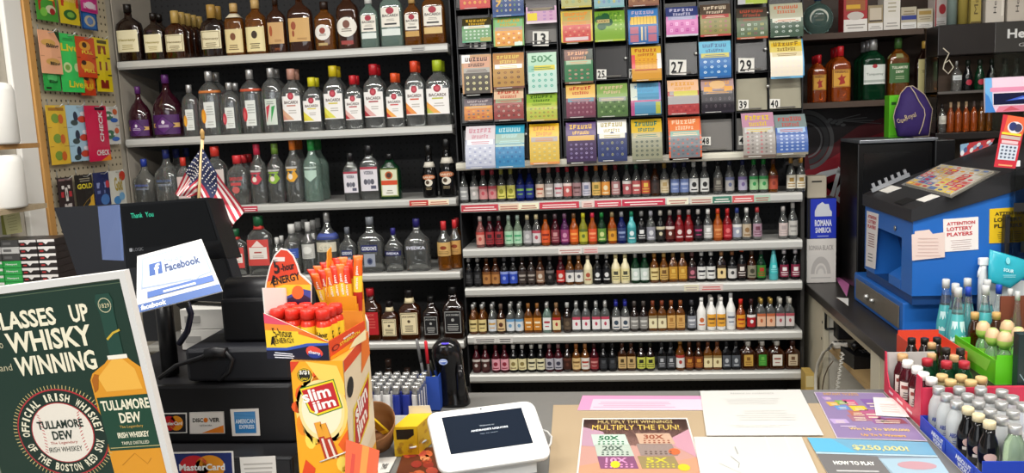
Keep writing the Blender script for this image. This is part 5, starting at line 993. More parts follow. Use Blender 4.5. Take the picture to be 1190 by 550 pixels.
m = MB(); m.tube([at(x, y, X=.704) for x, y in ((968, 420), (962, 428), (958, 438), (956, 449), (955, 470))], .002, mat('6a5a48', .5), 6); tag(m.build('power_cable'), 'thin brown cable inside the cabinet', 'cable')
m = MB(); m.tube([at(x, y, X=.708) for i in range(22) for x, y in [(979 - i * .35 + (1.6 if i % 2 else -1.6), 410 + i * 2.3)]], .004, WC, 6); tag(m.build('coiled_cable'), 'white twisted cable hanging beside the telephone', 'cable')
t = thing('cardboard_box', 'small yellow-tan carton at the foot of the shelves by the cabinet', 'box'); P = at(936, 434, Y=2.95)
m = MB(); m.box(P.x, P.x + .03, 2.95, 3.02, .0005, P.z, mat('c8a85a', .7), .001, 1); m.build('carton', t); m = MB(); m.box(P.x + .002, P.x + .028, 2.949, 2.9499, P.z - .05, P.z - .01, mat('d8c894', .6)); m.build('label', t)

# ------------------------------------------------------------------ papers lying on the counter
zc = CZ + .0004


def flat(name, label, cat, pts, art, th=.0005, z=None, edge='e8e6e0', grp=None):
    z = z or zc + th
    o = sheet(name, [at(x, y, Z=z) for x, y in pts], art, th, None, edge, .4); return tag(o, label, cat, grp)


flat('desk_mat', 'tan desk mat under the lottery poster and white papers', 'mat', [(636, 575), (1003, 575), (953, 469), (643, 471)], Art(1, 1, 'ab977b'), .001)
z1, z2, z3 = zc + .0025, zc + .0045, zc + .0065
a = Art(1, .62, 'd28fb4'); a.rect(.1, .0, .9, .46, 'd8bccb').lines(.1, .1, .7, .28, 4, 'c89ab4')
flat('pink_flyer', 'pink flyer peeking out behind the tan mat', 'flyer', [(671, 477), (818, 477), (815, 460.5), (677, 460)], a, z=z1)
a = Art(2, 1.2, 'd8d0c8'); a.rect(.03, .03, 1.94, 1.14, 'b48a80')  # poster print colours are paled to carry the reflection haze
a.rect(.03, .62, 1.94, .55, '9a7488', 1).poly([(.03, .03), (1.97, .03), (1.97, .4), (1.2, .26), (.5, .34), (.03, .25)], 'c08a6e', 2).poly([(.03, .62), (.6, .58), (.4, .9), (.03, 1.0)], 'ac8a9c', 2).poly([(1.97, .4), (1.5, .7), (1.97, .95)], 'b88a98', 2)
a.text('MULTIPLY THE WINNINGS', .3, 1.07, 1.4, .07, 'd0b878', False, 4).text('MULTIPLY THE FUN!', .2, .93, 1.6, .11, 'dcbc5c', False, 4)
for x, y, c1, tx, c2 in ((.25, .62, 'b4c4b8', '50X', '2f6a4a'), (.32, .42, 'a8b4a8', '20X', '4a5a50'), (.38, .2, '7a4a6a', '10X', 'c88ab0'), (1.05, .64, 'b89a84', '30X', '8a4a34'), (1.05, .43, '8a7a74', '', '5a4a44'), (1.05, .2, '8a7a54', '5X', 'b8b03a')):
    a.poly([(x, y), (x + .62, y), (x + .55, y + .22), (x - .06, y + .22)], c1, 3); a.text(tx, x + .08, y + .1, .36, .09, c2, True, 4) if tx else None; a.grid(x + .05, y + .01, .5, .08, 6, 2, c2, 4, .3)
a.ell(.62, .27, .08, .06, 'd0c02a', 5).ell(1.72, .22, .1, .06, 'c8b42a', 4).ell(1.62, .5, .1, .06, 'c0623a', 4)
flat('lottery_poster', 'maroon lottery poster about multiplying the winnings on the tan mat', 'poster', [(669, 560), (820, 560), (798.6, 486), (677, 486.5)], a, z=z1 + .0006)
a = Art(1, 1, 'c9c8c4'); a.text('Notice to customers', .3, .9, .42, .03, '9a9a96', False).lines(.18, .66, .62, .16, 4, 'c9c8c4').lines(.3, .3, .55, .24, 5, 'c4c3bf').lines(.2, .16, .55, .06, 2, 'd0cfca')
flat('paper_sheet', 'white printed sheet lying at the counter back edge', 'paper', [(821, 506.5), (957, 506), (930, 453), (813.5, 454.5)], a, z=z2)
a = Art(1, 1, 'c4c4c0'); a.stroke([(.3, .62), (.36, .5), (.34, .42)], .006, '8a8a8a').stroke([(.36, .8), (.37, .66)], .01, '9a9a98').lines(.26, .3, .3, .03, 1, 'a8a8a4').rect(.66, 0, .012, 1, 'dcdcd6').rect(.84, .2, .012, .8, 'dcdcd6').stroke([(.18, .5), (.3, .38), (.38, .3)], .005, 'b0b0ac')
flat('paper_sheet', 'blank-looking white sheet nearer the counter front with faint marks', 'paper', [(818, 575), (962, 575), (931.5, 508), (806, 508)], a, z=z2 + .0016)
a = Art(1, 1, 'c8bcc8'); a.rect(.01, .01, .98, .98, '85749a')  # purples washed out in the print to hold the surface reflection
a.text('INSTANT TICKETS', .12, .92, .5, .06, 'b8905a', True, 3)
for x, y, w, h, c in ((.12, .66, .14, .1, 'c8a048'), (.25, .7, .14, .1, '7aa04a'), (.2, .58, .16, .1, '5a8ac0'), (.36, .68, .16, .14, 'b8507a'), (.4, .56, .2, .12, 'c8b43a'), (.34, .45, .2, .12, 'a8685a'), (.3, .34, .26, .14, '9a6a7a'), (.5, .4, .2, .2, 'a85a7a'), (.55, .3, .2, .14, '8a5a8a'), (.66, .3, .3, .12, '8a4a5a'), (.62, .64, .3, .2, '7a5a94'), (.1, .8, .1, .08, 'a88ab8'), (.05, .28, .2, .1, 'b09ac4')): a.poly([(x, y), (x + w, y + .02), (x + w * .9, y + h), (x - .03, y + h)], c, 2); a.lines(x + .02, y + .02, w * .7, h * .6, 2, 'd0c4b0', 3)
a.text('Win Up To $500,000', .2, .15, .7, .06, 'd8b878', True, 4).text('Up To 9 Winners', .3, .04, .5, .055, 'd8a85a', True, 4).lines(.08, .22, .25, .04, 1, 'c8b8d0', 4)
flat('lottery_poster', 'purple lottery poster fanned with tickets, under the red bottle tray', 'poster', [(972.5, 509.5), (1078, 513), (1026, 457), (946, 456)], a, z=z1)
a = Art(1, 1, 'dcd8d4'); a.rect(.05, .12, .9, .75, 'ecd4d0', 1).lines(.15, .2, .7, .5, 4, 'e0bcb8', 2)
flat('paper_card', 'small white card on the purple poster beside the red tray', 'paper', [(1018, 483), (1057, 485), (1042, 463), (1014.5, 462)], a, z=z2 + .001)
a = Art(1, 1, '7c8894'); a.rect(0, .72, 1, .28, '6a9ab4').poly([(0, .72), (.35, .72), (.2, 1), (0, 1)], '5aa4c4', 2).poly([(0, .0), (.6, .0), (.5, .66), (0, .7)], '6c6a6a', 2).poly([(.55, 0), (1, 0), (1, .66), (.5, .62)], '98b0be', 2).ell(.78, .5, .16, .08, 'b08a92', 3).ell(.78, .26, .16, .1, 'b8a0a0', 3)  # reflection haze mixed into these print colours too
a.text('$250,000!', .34, .76, .46, .12, 'c4c08a', True, 4).text('HOW TO PLAY', .1, .48, .34, .07, 'e8e8e4', True, 4).lines(.08, .14, .36, .28, 5, 'b8b8b8', 3).rect(0, .68, 1, .03, 'a8c0cc', 3)
flat('lottery_poster', 'blue and grey lottery poster with playing rules at the counter front', 'poster', [(976, 575), (1120, 575), (1078, 514.5), (938, 509)], a, z=z1 + .001)
a = Art(1, 1, '5a2a1a')
for i in range(16):
    x, y = random.random(), random.random(); a.ell(x * .8 + .1, y * .8 + .1, .14, .08, random.choice(['a8402a', 'c8603a', '8a2a24', 'd88a5a', 'b84a3a']), 1 + i % 3, 9)
flat('print_card', 'dark red patterned card on the counter left of the payment tablet', 'card', [(452, 575), (520, 575), (505, 520), (470, 522)], a, z=z1)

# ------------------------------------------------------------------ payment tablet
e1, e2 = V((.90881, .41614, -.02976)), V((-.32179, .74459, .58483)); nn = e1.cross(e2).normalized(); T0 = V((-.2092, 1.37804, 1.0))
t = thing('payment_tablet', 'white payment tablet on a wedge stand with a dark screen naming the liquor shop', 'tablet')
C_ = lambda u, v, d=0: T0 + e1 * u + e2 * v + nn * d
m = MB(); out = []
for cx, cy, a0 in ((.092, .114, 0), (-.078, .114, PI / 2), (-.078, .024, PI), (.092, .024, 1.5 * PI)):
    for k in range(6): a = a0 + k * PI / 10; out.append((cx + .018 * math.cos(a), cy + .018 * math.sin(a)))
W9 = mat('cfcfcd', .3)
m.loft([[C_(u, v, d) - (C_(u, v, 0) - C_(.007, .068, 0)) * s_ for u, v in out] for d, s_ in ((-.012, .03), (-.008, .0), (-.002, .0), (0, .02))], W9, True); m.build('casing', t)
sc = Art(1, 1); sc.rect(0, 0, 1, 1, mat('101a28', .6, spec=.08), 0); sc.text('Welcome to', .42, .62, .18, .035, 'aab4c0', False).text("ANDRADE'S LIQUORS", .3, .49, .46, .06, 'd4dae2').text('tap to start', .4, .4, .22, .03, '8a98a8', False)
sc2 = [C_(-.0695, .040, .0006), C_(.0825, .040, .0006), C_(.082, .1175, .0006), C_(-.0695, .1175, .0006)]
o = sheet('screen', sc2, sc, .0004, t, mat('15202e', .5), .6); o['label'] = 'dark navy glass screen'
m = MB(); m.art(Art().ell(.5, .5, .5, .5, '222224', 0), quad(C_(.004, .124, 0), C_(.008, .124, 0), C_(.008, .128, 0), C_(.004, .128, 0)), .2); m.build('camera_dot', t)
m = MB(); m.art(Art().ring(.5, .5, .3, .45, 'c8c8c6', 0).ell(.3, .7, .2, .2, 'c8c8c6', 1), quad(C_(-.082, .012, 0), C_(-.074, .012, 0), C_(-.074, .02, 0), C_(-.082, .02, 0)), .3); m.build('maker_mark', t)
m = MB(); b0, b1, b2, b3 = C_(-.07, .02, -.0125), C_(.085, .02, -.0125), C_(.085, .115, -.0125), C_(-.07, .115, -.0125)
g = lambda p: V((p.x, p.y, CZ + .009)); m.add([b0, b1, b2, b3, g(b0), g(b1), g(b2), g(b3)], [(0, 1, 2, 3), (7, 6, 5, 4), (0, 4, 5, 1), (1, 5, 6, 2), (2, 6, 7, 3), (3, 7, 4, 0)], W9); m.build('wedge_stand', t)
m = MB(); m.tube([at(x, y, Z=CZ + .02) for x, y in ((634, 524), (640, 516), (641, 508), (636, 502), (628, 499))], .0022, W9); tag(m.build('charging_cable'), 'white charging cable looping at the tablet side', 'cable')
m = MB(); m.tube([at(x, y, Z=CZ + .02) for x, y in ((495, 512), (488, 516), (482, 520), (476, 521))], .002, W9); tag(m.build('charging_cable'), 'short white cable at the tablet and yellow carton', 'cable')

# ------------------------------------------------------------------ scanner, pens, lighters, candy bowl
bx, by = at(526, 474, Z=CZ).x, 1.83
t = thing('barcode_scanner', 'black hooded barcode scanner standing behind the tablet', 'scanner', (bx, by, CZ + .0006))
SB = mat('111113', .16)
sec = [(0, .036, .03, .0, .0), (.006, .036, .03, 0, 0), (.012, .033, .027, .001, 0), (.04, .031, .024, -.003, .0), (.075, .031, .024, -.006, -.001), (.10, .0335, .028, -.008, -.006), (.122, .0345, .031, -.009, -.011), (.140, .031, .029, -.009, -.014), (.152, .022, .022, -.008, -.015), (.157, .008, .008, -.007, -.015)]
m = MB(); m.loft([[(ox + w * sup(2 * PI * j / 28, 2.6)[0], oy + d * sup(2 * PI * j / 28, 2.3)[1], z) for j in range(28)] for z, w, d, ox, oy in sec], SB, True); m.build('hood', t)
m = MB(); m.art(Art().ell(.5, .5, .5, .5, 'a8b8e0', 0, 18).rect(.2, .5, .6, .1, 'e8ecf4', 2).poly([(.1, .4), (.9, .5), (.6, .1)], '4a6ac0', 1), quad((-.022, -.0435, .104), (-.002, -.0435, .104), (-.002, -.0435, .118), (-.022, -.0435, .118)), .3); m.build('badge', t)
m = MB(); m.loft([[(-.007 + .009 * math.cos(2 * PI * j / 14), -.034 + .007 * math.sin(2 * PI * j / 14), z) for j in range(14)] for z in (.150, .1525)], mat('4a3ac0', .3, emit=.6), True); m.build('indicator_light', t)
m = MB(); rs = [[(.022 + .010 * math.cos(a) * s_, -.03 + .006 * math.sin(a) * s_, .02 + z) for a in [2 * PI * j / 12 for j in range(12)]] for z, s_ in ((0, 1), (.05, .9), (.08, .6))]
m.loft(rs, SB, True); m.build('trigger_grip', t)
t = thing('pen_cup', 'square blue plastic pen cup beside the barcode scanner', 'pen cup'); BL = mat('2d4ea8', .4)
P = at(496, 478, Z=CZ + .001); x0, y0 = P.x, P.y; x1 = at(512, 478, Z=CZ).x; hz = at(503, 438, Y=y0).z
m = MB(); w_ = .002
for (a, b_, c, d) in ((x0 - .014, x1, y0, y0 + w_), (x0 - .014, x1, y0 + .045, y0 + .047), (x0 - .014, x0 - .012, y0 + w_, y0 + .045), (x1 - w_, x1, y0 + w_, y0 + .045)): m.box(a, b_, c, d, CZ + .001, hz, BL)
m.box(x0 - .014, x1, y0, y0 + .047, CZ + .0008, CZ + .003, BL); m.build('cup_wall', t)
for i, (bx_, by_, tx, ty, c1, c2, lb) in enumerate(((499, 440, 494.5, 396, 'c0202c', '2a2422', 'red pen standing in the blue pen cup'), (504.5, 440, 499.5, 419, '2a2a20', 'd8cc20', 'yellow highlighter standing in the blue pen cup'), (493, 440, 484, 394, '6a6a6a', '4a4a4c', 'grey metal pen standing in the blue pen cup'))):
    yq = y0 + .012 + .011 * i; a, c = at(bx_, by_, Y=yq), at(tx, ty, Y=yq); dv = (c - a).normalized(); a = a - dv * .05
    t2 = thing('pen', lb, 'pen', (0, 0, 0), 'pens in the blue cup')
    MB().tube([a, a + dv * ((c - a).length * .62)], .0034, mat(c2, .4), 8).build('barrel', t2)
    MB().tube([a + dv * ((c - a).length * .62), c - dv * .003, c], [.0038, .0036, .0015], mat(c1, .35), 8).build('pen_cap', t2)
t = thing('lighter_tray', 'white and clear tray holding rows of pocket lighters', 'tray')
LX0, LX1 = at(425, 492, Z=CZ).x, at(489, 492, Z=CZ).x; LY0 = at(450, 494, Z=CZ).y; LY1 = LY0 + .125
m = MB(); m.box(LX0, LX1, LY0 - .004, LY0 - .002, CZ + .0008, CZ + .022, mat('e4e2dc', .4)); m.build('front_lip', t)
m = MB(); m.box(LX0, LX1, LY0 - .002, LY1, CZ + .0008, CZ + .004, mat('d8d6d0', .4)); m.build('base', t)
for x in (LX0, LX1 - .0015): m = MB(); m.box(x, x + .0015, LY0 - .002, LY1, CZ + .004, CZ + .075, mat('e6e9ea', .1, trans=.85)); m.build('clear_side', t)
lc = ['26348a', 'd6d4d2', 'd6d4d2', '2c3f9e', '22307e', 'd2d2d2', '6a6a70']
for r in range(5):
    for c in range(6):
        x = LX0 + .008 + c * (LX1 - LX0 - .016) / 5.0; y = LY0 + .012 + r * .024; zf = CZ + .0045
        col = ['26348a', 'd8d6d4', 'd8d6d4', '2c3f9e', '1f2c7a', 'd2d0d0'][(c + (r // 2) * 2) % 6]
        nm = 'blue' if col[0] in '21' else 'white'
        t2 = thing('pocket_lighter', f'{nm} pocket lighter in {["front", "second", "middle", "fourth", "back"][r]} row of the lighter tray', 'lighter', (x, y, zf), 'pocket lighters in the tray')
        if r == 0 and c < 2 or 'lb%s' % nm not in CACHE:
            if 'lb%s' % nm not in CACHE:
                b1 = MB(); b1.lathe([(.0085, 0), (.009, .002), (.009, .058), (.0085, .06)], mat(col, .25), n=14, dr=.75); o1 = b1.build('lighter_body', t2)
                b2 = MB(); b2.lathe([(.0086, .0605), (.0086, .076), (.0075, .078)], mat('c4c4c2', .25, .7), n=14, dr=.75); o2 = b2.build('metal_hood', t2)
                b3 = MB(); b3.T = Matrix.Translation((.003, 0, .077)) @ Matrix.Rotation(PI / 2, 4, 'X'); b3.lathe([(.0035, -.004), (.0035, .004)], mat('8a8a88', .35, .6), n=10); o3 = b3.build('spark_wheel', t2)
                CACHE['lb' + nm] = (o1.data, o2.data, o3.data); continue
        d1, d2, d3 = CACHE['lb' + nm]; link('lighter_body', d1, t2); link('metal_hood', d2, t2); link('spark_wheel', d3, t2)
# yellow carton
t = thing('snack_carton', 'open yellow carton with a dark window beside the candy bowl', 'box')
P, Q = at(459, 531, Z=CZ + .001), at(486.5, 530, Z=CZ + .001); zt = at(470, 497, Y=P.y).z; off = V((.014, .075, 0))
YW = mat('e0b81c', .45)
q = [V((P.x, P.y, CZ + .001)), V((Q.x, Q.y, CZ + .001)), V((Q.x, Q.y, zt)), V((P.x, P.y, zt))]
m = MB(); m.slab(q, -off * -1, YW); m.build('carton', t)
a = Art(1, 1, 'e2bc1e'); a.rect(.12, .5, .74, .42, '1c1408').poly([(.12, .5), (.86, .5), (.86, .72), (.6, .58), (.12, .58)], 'e2bc1e', 2)
for i in range(9): a.ell(.1 + random.random() * .8, .08 + random.random() * .36, .1, .06, random.choice(['c89a1c', 'd8a030', 'b88a2a']), 2)
sheet('printed_front', q, a, .0004, t, 'e0b81c')
a = Art(1, 1, 'd0a61c'); [a.ell(random.random() * .8 + .1, random.random() * .8 + .1, .1, .06, 'b8881c') for i in range(8)]
sheet('printed_side', [q[1] + V((.0006, 0, 0)), q[1] + off + V((.0006, 0, 0)), q[2] + off + V((.0006, 0, 0)), q[2] + V((.0006, 0, 0))], a, .0004, t, 'd0a61c')
m = MB(); m.slab([q[3] + off + V((0, .0005, 0)), q[2] + off + V((0, .0005, 0)), q[2] + off + V((-.004, .0005, .016)), q[3] + off + V((0, .0005, .016))], (0, .001, 0), mat('e6e3da', .5)); m.build('white_flap', t)
# candy bowl, tipped towards the customer
bc = at(435, 524, Z=CZ + .012); BT = .66; RB = .047
bl_ = V((bc.x, bc.y + .035, CZ + .001 + .03 * math.sin(BT))); BM = Matrix.Translation(bl_) @ Matrix.Rotation(BT, 4, 'X')
t = thing('candy_bowl', 'brown paper bowl of candy bars tipped open behind the jerky box', 'bowl', bl_); t.rotation_euler.x = BT
m = MB(); prof = [(.03, 0), (.034, .012), (.041, .04), (RB, .068), (RB - .0015, .068), (.0395, .04), (.032, .014), (.0, .012)]
m.loft([[(r * math.cos(a), r * math.sin(a), z) for a in [2 * PI * j / 28 for j in range(28)]] for r, z in prof], mat('8d6038', .7, noise=.08), True, False); m.lathe([(.03, 0), (.03, .001)], mat('7a5230', .7), n=28); m.build('bowl_wall', t)
for i, (dx, dy, rz, c1, c2, lb) in enumerate(((-.004, .010, -.35, 'e8e2da', '5a2a1c', 'white and brown candy bar sticking out of the paper bowl'), (.017, .004, -.5, 'e8c42a', 'a8801c', 'yellow candy bar along the rim of the paper bowl'), (-.019, .006, .1, '4a3a20', 'd8b070', 'dark candy bar with a gold end in the paper bowl'))):
    w = BM @ V((dx, dy, .0165)); t2 = thing('candy_bar', lb, 'candy', w, 'candy bars in the bowl'); t2.rotation_euler = (BT, 0, 0)
    for (b_, nm, cc) in (((-.0075, .0075, 0, .006, .0, .066), 'wrapper', c1), ((-.0077, .0077, -.0006, -.0001, .012, .05), 'printed_band', c2)):
        m = MB(); m.T = Matrix.Rotation(rz, 4, 'Y') @ Matrix.Rotation(-.12, 4, 'X'); m.box(*b_, mat(cc, .35), .0012 if nm == 'wrapper' else 0, 1); m.build(nm, t2)
t = thing('printed_flap', 'torn orange-red cardboard flap in front of the candy bowl', 'cardboard')
a = Art(1, 1, 'dc5a30'); a.poly([(.3, 0), (.5, 1), (.7, 1), (.55, 0)], 'e88a3a', 1).poly([(0, .2), (.2, .9), (.3, .9), (.15, 0)], 'c8402c', 1)
q = [at(398, 652, Y=1.185), at(428, 652, Y=1.185), at(441, 524, Y=1.236), at(402, 511, Y=1.236)]
sheet('cardboard_face', q, a, .001, t, 'b8452a')
a = Art(1, .5, 'd8d6cf'); a.text('TWIX', .5, .1, .3, .18, '2a2a2a')
flat('white_carton_flap', 'white cardboard flap with black letters under the candy bowl', 'cardboard', [(428, 552), (452, 549), (461, 531), (436, 533)], a, z=z1 + .001)

# ------------------------------------------------------------------ jerky box with the energy drink tray on top
SX0, SX1, SY, SZ = -.507, -.4215, 1.245, 1.2355; sof = V((-.013, .185, 0))
t = thing('jerky_box', 'tall orange meat-stick carton holding up the energy shot tray', 'box')
q = [V((SX0, SY, CZ + .0008)), V((SX1, SY, CZ + .0008)), V((SX1, SY, SZ)), V((SX0, SY, SZ))]
m = MB(); m.slab(q, sof, mat('e8a040', .4)); m.build('carton', t)
a = Art(68, 220, 'f2a81f'); y_ = lambda py: 640 - py; x_ = lambda px: px - 337
rnd = random.Random(3)
for i in range(26): a.ell(rnd.random() * 60 + 4, rnd.random() * 190 + 12, 5 + rnd.random() * 6, 6 + rnd.random() * 9, rnd.choice(['e8701c', 'f6c436', 'ee8a1e', 'f0b02a', 'e4581c', 'f8d858']), 1, 10)
a.poly([(0, 205), (12, 220), (0, 220)], 'd8401c', 2).poly([(20, 220), (60, 214), (68, 190), (68, 175), (40, 190)], 'f6d060', 2)
a.ell(36, 156, 34, 46, 'f6d070', 1, 24).ell(36, 156, 30, 40, 'f6dc98', 2, 24); a.it.append(([(36 + 26 * math.cos(k * PI / 12), 156 + 34 * math.sin(k * PI / 12)) for k in range(24)], None, 'f6e8c4', 2.5))
a.poly([(x_(346), y_(455)), (x_(392), y_(443)), (x_(401), y_(481)), (x_(368), y_(492)), (x_(357), y_(487))], '3a7a2a', 3)
a.poly([(x_(347), y_(456)), (x_(391), y_(444.5)), (x_(399.5), y_(480)), (x_(368), y_(490.5)), (x_(358), y_(486))], 'f2d428', 4)
a.poly([(x_(349), y_(458)), (x_(390), y_(447)), (x_(397), y_(478.5)), (x_(368), y_(488)), (x_(360), y_(484))], 'c02428', 5)
a.text('slim', x_(351), y_(475), 38, 16, 'f6f2ec', True, 6, .25).text('jim', x_(363.5), y_(489.5), 32, 16, 'f6f2ec', True, 6, .25)
a.ell(x_(354.5), y_(438), 9.5, 9, '1d1a14', 3, 20).ring(x_(354.5), y_(438), 7.6, 8.4, 'e8cc2a', 4, 24).text('3/$1', x_(348), y_(437.5), 13, 6, 'f0ece0', True, 5).text('ONLY', x_(350), y_(444), 9, 3, 'e8cc2a', True, 5)
for x0, y0, x1, y1 in ((x_(366), y_(500), x_(377), y_(548)), (x_(373), y_(502), x_(387), y_(548))):
    a.stroke([(x0, y0), (x1, y1)], 9, 'b0341e', 4).stroke([(x0, y0), (x0 + (x1 - x0) * .4, y0 + (y1 - y0) * .4)], 8, 'e8a030', 5).stroke([(x0 + (x1 - x0) * .45, y0 + (y1 - y0) * .45), (x1, y1)], 3, 'e8d8c8', 5)
a.poly([(0, 60), (10, 90), (22, 78), (12, 40), (0, 30)], 'e0481c', 3).poly([(54, 110), (68, 130), (68, 90)], 'e8601c', 3)
sheet('printed_front', q, a, .0004, t, 'e89a30')
s2 = [q[1], q[1] + sof, q[2] + sof, q[2]]; s2 = [p + V((.0008, 0, 0)) for p in s2]
a = Art(1, 2, 'e6d2b0'); a.rect(0, 0, 1, .5, 'e8a83a', 1).poly([(0, .5), (1, .7), (1, 1.1), (0, .9)], 'efe0c4', 2).poly([(.1, .72), (.78, .92), (.92, 1.5), (.2, 1.32)], 'e8cc2a', 3).poly([(.15, .78), (.75, .95), (.86, 1.45), (.24, 1.28)], 'b82428', 4)
a.text('slim', .28, 1.1, .5, .24, 'f0e8e0', True, 5, .25).text('jim', .3, .84, .42, .24, 'f0e8e0', True, 5, .25).ell(.16, 1.62, .12, .12, '1d1a14', 3, 16).rect(0, 1.86, 1, .14, 'd8481c', 2).poly([(.6, 1.6), (1, 1.7), (1, 2), (.7, 2)], 'e8782a', 3)
sheet('printed_side', s2, a, .0004, t, 'd8b890')
m = MB(); m.tube([at(372, 537, Y=SY - .002), at(385, 532, Y=SY - .003), at(396, 528, Y=SY - .003), at(406, 524, Y=SY - .002)], .0012, mat('e8e4d8', .4)); m.build('zip_tie', t)
# energy shot tray
z0 = SZ + .0008
A0, A1, A2 = V((-.551, 1.262, z0)), V((-.443, 1.2475, z0)), V((-.42, 1.37, z0)); A3 = A0 + (A2 - A1)
hl, hr, hb = at(308, 364, Y=1.262).z, at(384, 397, Y=1.2475).z, at(421, 373, Y=1.37).z
t = thing('energy_shot_tray', 'cardboard display tray of energy shots standing on the jerky box', 'display tray')
U = V((0, 0, 1))
a = Art(75, 54, 'f2cc38'); a.poly([(0, 34), (20, 40), (50, 54), (0, 54)], 'ee8a34', 1).poly([(0, 42), (14, 46), (32, 54), (0, 54)], 'e0506a', 2).poly([(40, 44), (75, 50), (75, 54), (40, 54)], 'e8702c', 1)
a.poly([(0, 13), (25, 17), (50, 32), (75, 50), (75, 42), (50, 25), (25, 12), (0, 9)], '3a58b0', 3).poly([(0, 0), (75, 0), (75, 44), (50, 26), (25, 13), (0, 10)], '1c1c30', 4)
a.text('5-hour', 12, 28, 24, 12, '2a1a14', False, 6, .33).text('ENERGY', 12, 20, 25, 7, '2a1a14', False, 6, .3).poly([(6, 17), (8, 28), (11, 30), (10, 23), (12, 16), (9, 20)], '1a1410', 6).lines(8, 1.5, 26, 9, 3, 'e8e8f0', 6, .45).ell(58, 17, 10, 13, 'e04a3a', 5).ell(58, 11, 8, 7, '2a3a88', 6).text('cherry', 51, 11, 14, 9, 'f2e8e8', True, 7)
d_ = (A1 - A0)
fp = [A0, A1, A1 + U * (hr - z0), A0 + U * (hl - z0)]
o = sheet('front_panel', fp, a, .0012, t, 'e8e2da', .35)
a = Art(60, 40, 'd84a24'); a.text('extra', 22, 26, 18, 5, 'f0e8e0', True, 3, .1).text('STRENGTH', 16, 17, 34, 7, 'f0c83a', True, 3, .1).ell(9, 20, 6, 6, '7a1a18', 3).ell(9, 20, 4, 4, 'c84a2a', 4).poly([(30, 0), (60, 0), (60, 22), (40, 14)], 'f0e0b0', 2).poly([(0, 0), (30, 0), (38, 12), (0, 6)], 'e8901c', 2)
sheet('side_panel', [A1 + V((.0005, 0, 0)), A2, A2 + U * (hb - z0), A1 + U * (hr - z0) + V((.0005, 0, 0))], a, .0012, t, 'd84a24', .35)
m = MB(); m.slab([A3, A0 + V((0, .002, 0)), A0 + V((0, .002, 0)) + U * (at(305, 335, Y=1.262).z - z0), A3 + U * .09], (.0012, 0, 0), mat('ece8e2', .5)); m.build('side_panel', t)
m = MB(); m.slab([A3, A2, A1 + V((0, .002, 0)), A0 + V((0, .002, 0))], (0, 0, .001), mat('d8c0a0', .6)); m.build('tray_floor', t)
m = MB(); m.slab([A3 + V((.0, -.002, 0)), A2 + V((-.002, -.002, 0)), A2 + U * .05 + V((-.002, -.002, 0)), A3 + U * .05 + V((0, -.002, 0))], (0, .0012, 0), mat('d88a30', .5)); m.build('back_panel', t)
# header card
Yh = 1.33
hp = [(307, 340), (309, 327), (313, 310), (319, 296), (326, 288.5), (334, 290), (341, 297), (346, 308), (349, 318), (357, 325), (362, 330), (362, 352), (311, 366)]
hp3 = [at(x, y, Y=Yh) for x, y in hp]
m = MB(); m.prism(hp3, (0, .0015, 0), mat('e8e4de', .5))
ax = Art(W0, H0); L = lambda pts: [(x, H0 - y) for x, y in pts]
ax.poly(L([(309, 340), (310.5, 327), (314.5, 310), (320, 297.5), (326.5, 290.5), (333.5, 291.5), (340, 298), (344.5, 309), (347.5, 319), (361, 331), (361, 351), (312, 365)]), 'd8401f', 0)
ax.poly(L([(309, 344), (310, 328), (330, 322), (347.5, 319), (361, 331), (361, 345), (330, 340)]), 'ee8a24', 1).poly(L([(309, 349), (309.5, 338), (330, 331), (361, 331), (361, 345), (325, 345)]), 'f0c82e', 2).poly(L([(311, 356), (310, 349), (328, 347), (352, 336), (361, 338), (361, 348), (330, 354)]), '3a4a9a', 3).poly(L([(312, 365), (310, 353), (328, 350), (350, 341), (361, 347), (361, 352)]), '2a1a3a', 4)
ax.text('5', 319, H0 - 319, 7, 17, '2a1410', True, 5, .15).text('-hour', 327, H0 - 316, 16, 9, '2a1410', True, 5, .2).text('ENERGY', 318, H0 - 332, 32, 9, '2a1410', True, 5, .22).poly(L([(314, 332), (317, 320), (320, 321), (318, 328), (320, 336), (316, 329)]), '1a1010', 5).rect(318, H0 - 304, 13, 5, 'e8d8d0', 5).ell(346, H0 - 340, 7, 8, 'e86a2a', 5).lines(315, H0 - 359, 26, 8, 2, 'c8b8d0', 6)
m.art(ax, lambda u, v, d: at(u * W0, (1 - v) * H0, Y=Yh - d), .35, .0002, .0003); m.build('header_card', t)
# shots in the tray
e_u = (A1 - A0) / .109; e_v = (A2 - A1) / .125; k = 0
for r in range(3):
    for c in range(4):
        p = A0 + (A1 - A0) * (.13 + c * .247) + (A2 - A1) * (.115 + r * .165) + U * .0015; k += 1
        t2 = thing('energy_shot', f'{["front", "middle", "back"][r]} row energy shot with red cap, {["first", "second", "third", "last"][c]} from the left', 'drink bottle', p, 'energy shots in the tray')
        if 'es' not in CACHE:
            b1 = MB(); b1.lathe([(.0115, 0), (.0123, .002), (.0123, .05), (.0105, .058), (.007, .061)], [mat('d8431f', .3), mat('eec02c', .3), mat('d8331c', .3), mat('d8331c', .3)], n=16); o1 = b1.build('shot_body', t2)
            b2 = MB(); b2.lathe([(.0112, .0615), (.0112, .074), (.0095, .077)], mat('d82c1e', .35), n=18); o2 = b2.build('cap', t2)
            b3 = MB(); b3.art(Art().text('5-hour', .1, .5, .8, .3, '2a1410', True, 1).text('ENERGY', .1, .16, .8, .28, '2a1410', True, 1), lambda u, v, d: ((.0125 + d) * math.sin((u - .5) * 1.8), -(.0125 + d) * math.cos((u - .5) * 1.8), .02 + v * .028), .3); o3 = b3.build('label', t2)
            CACHE['es'] = (o1.data, o2.data, o3.data)
        else:
            for nm, me in zip(('shot_body', 'cap', 'label'), CACHE['es']): link(nm, me, t2)
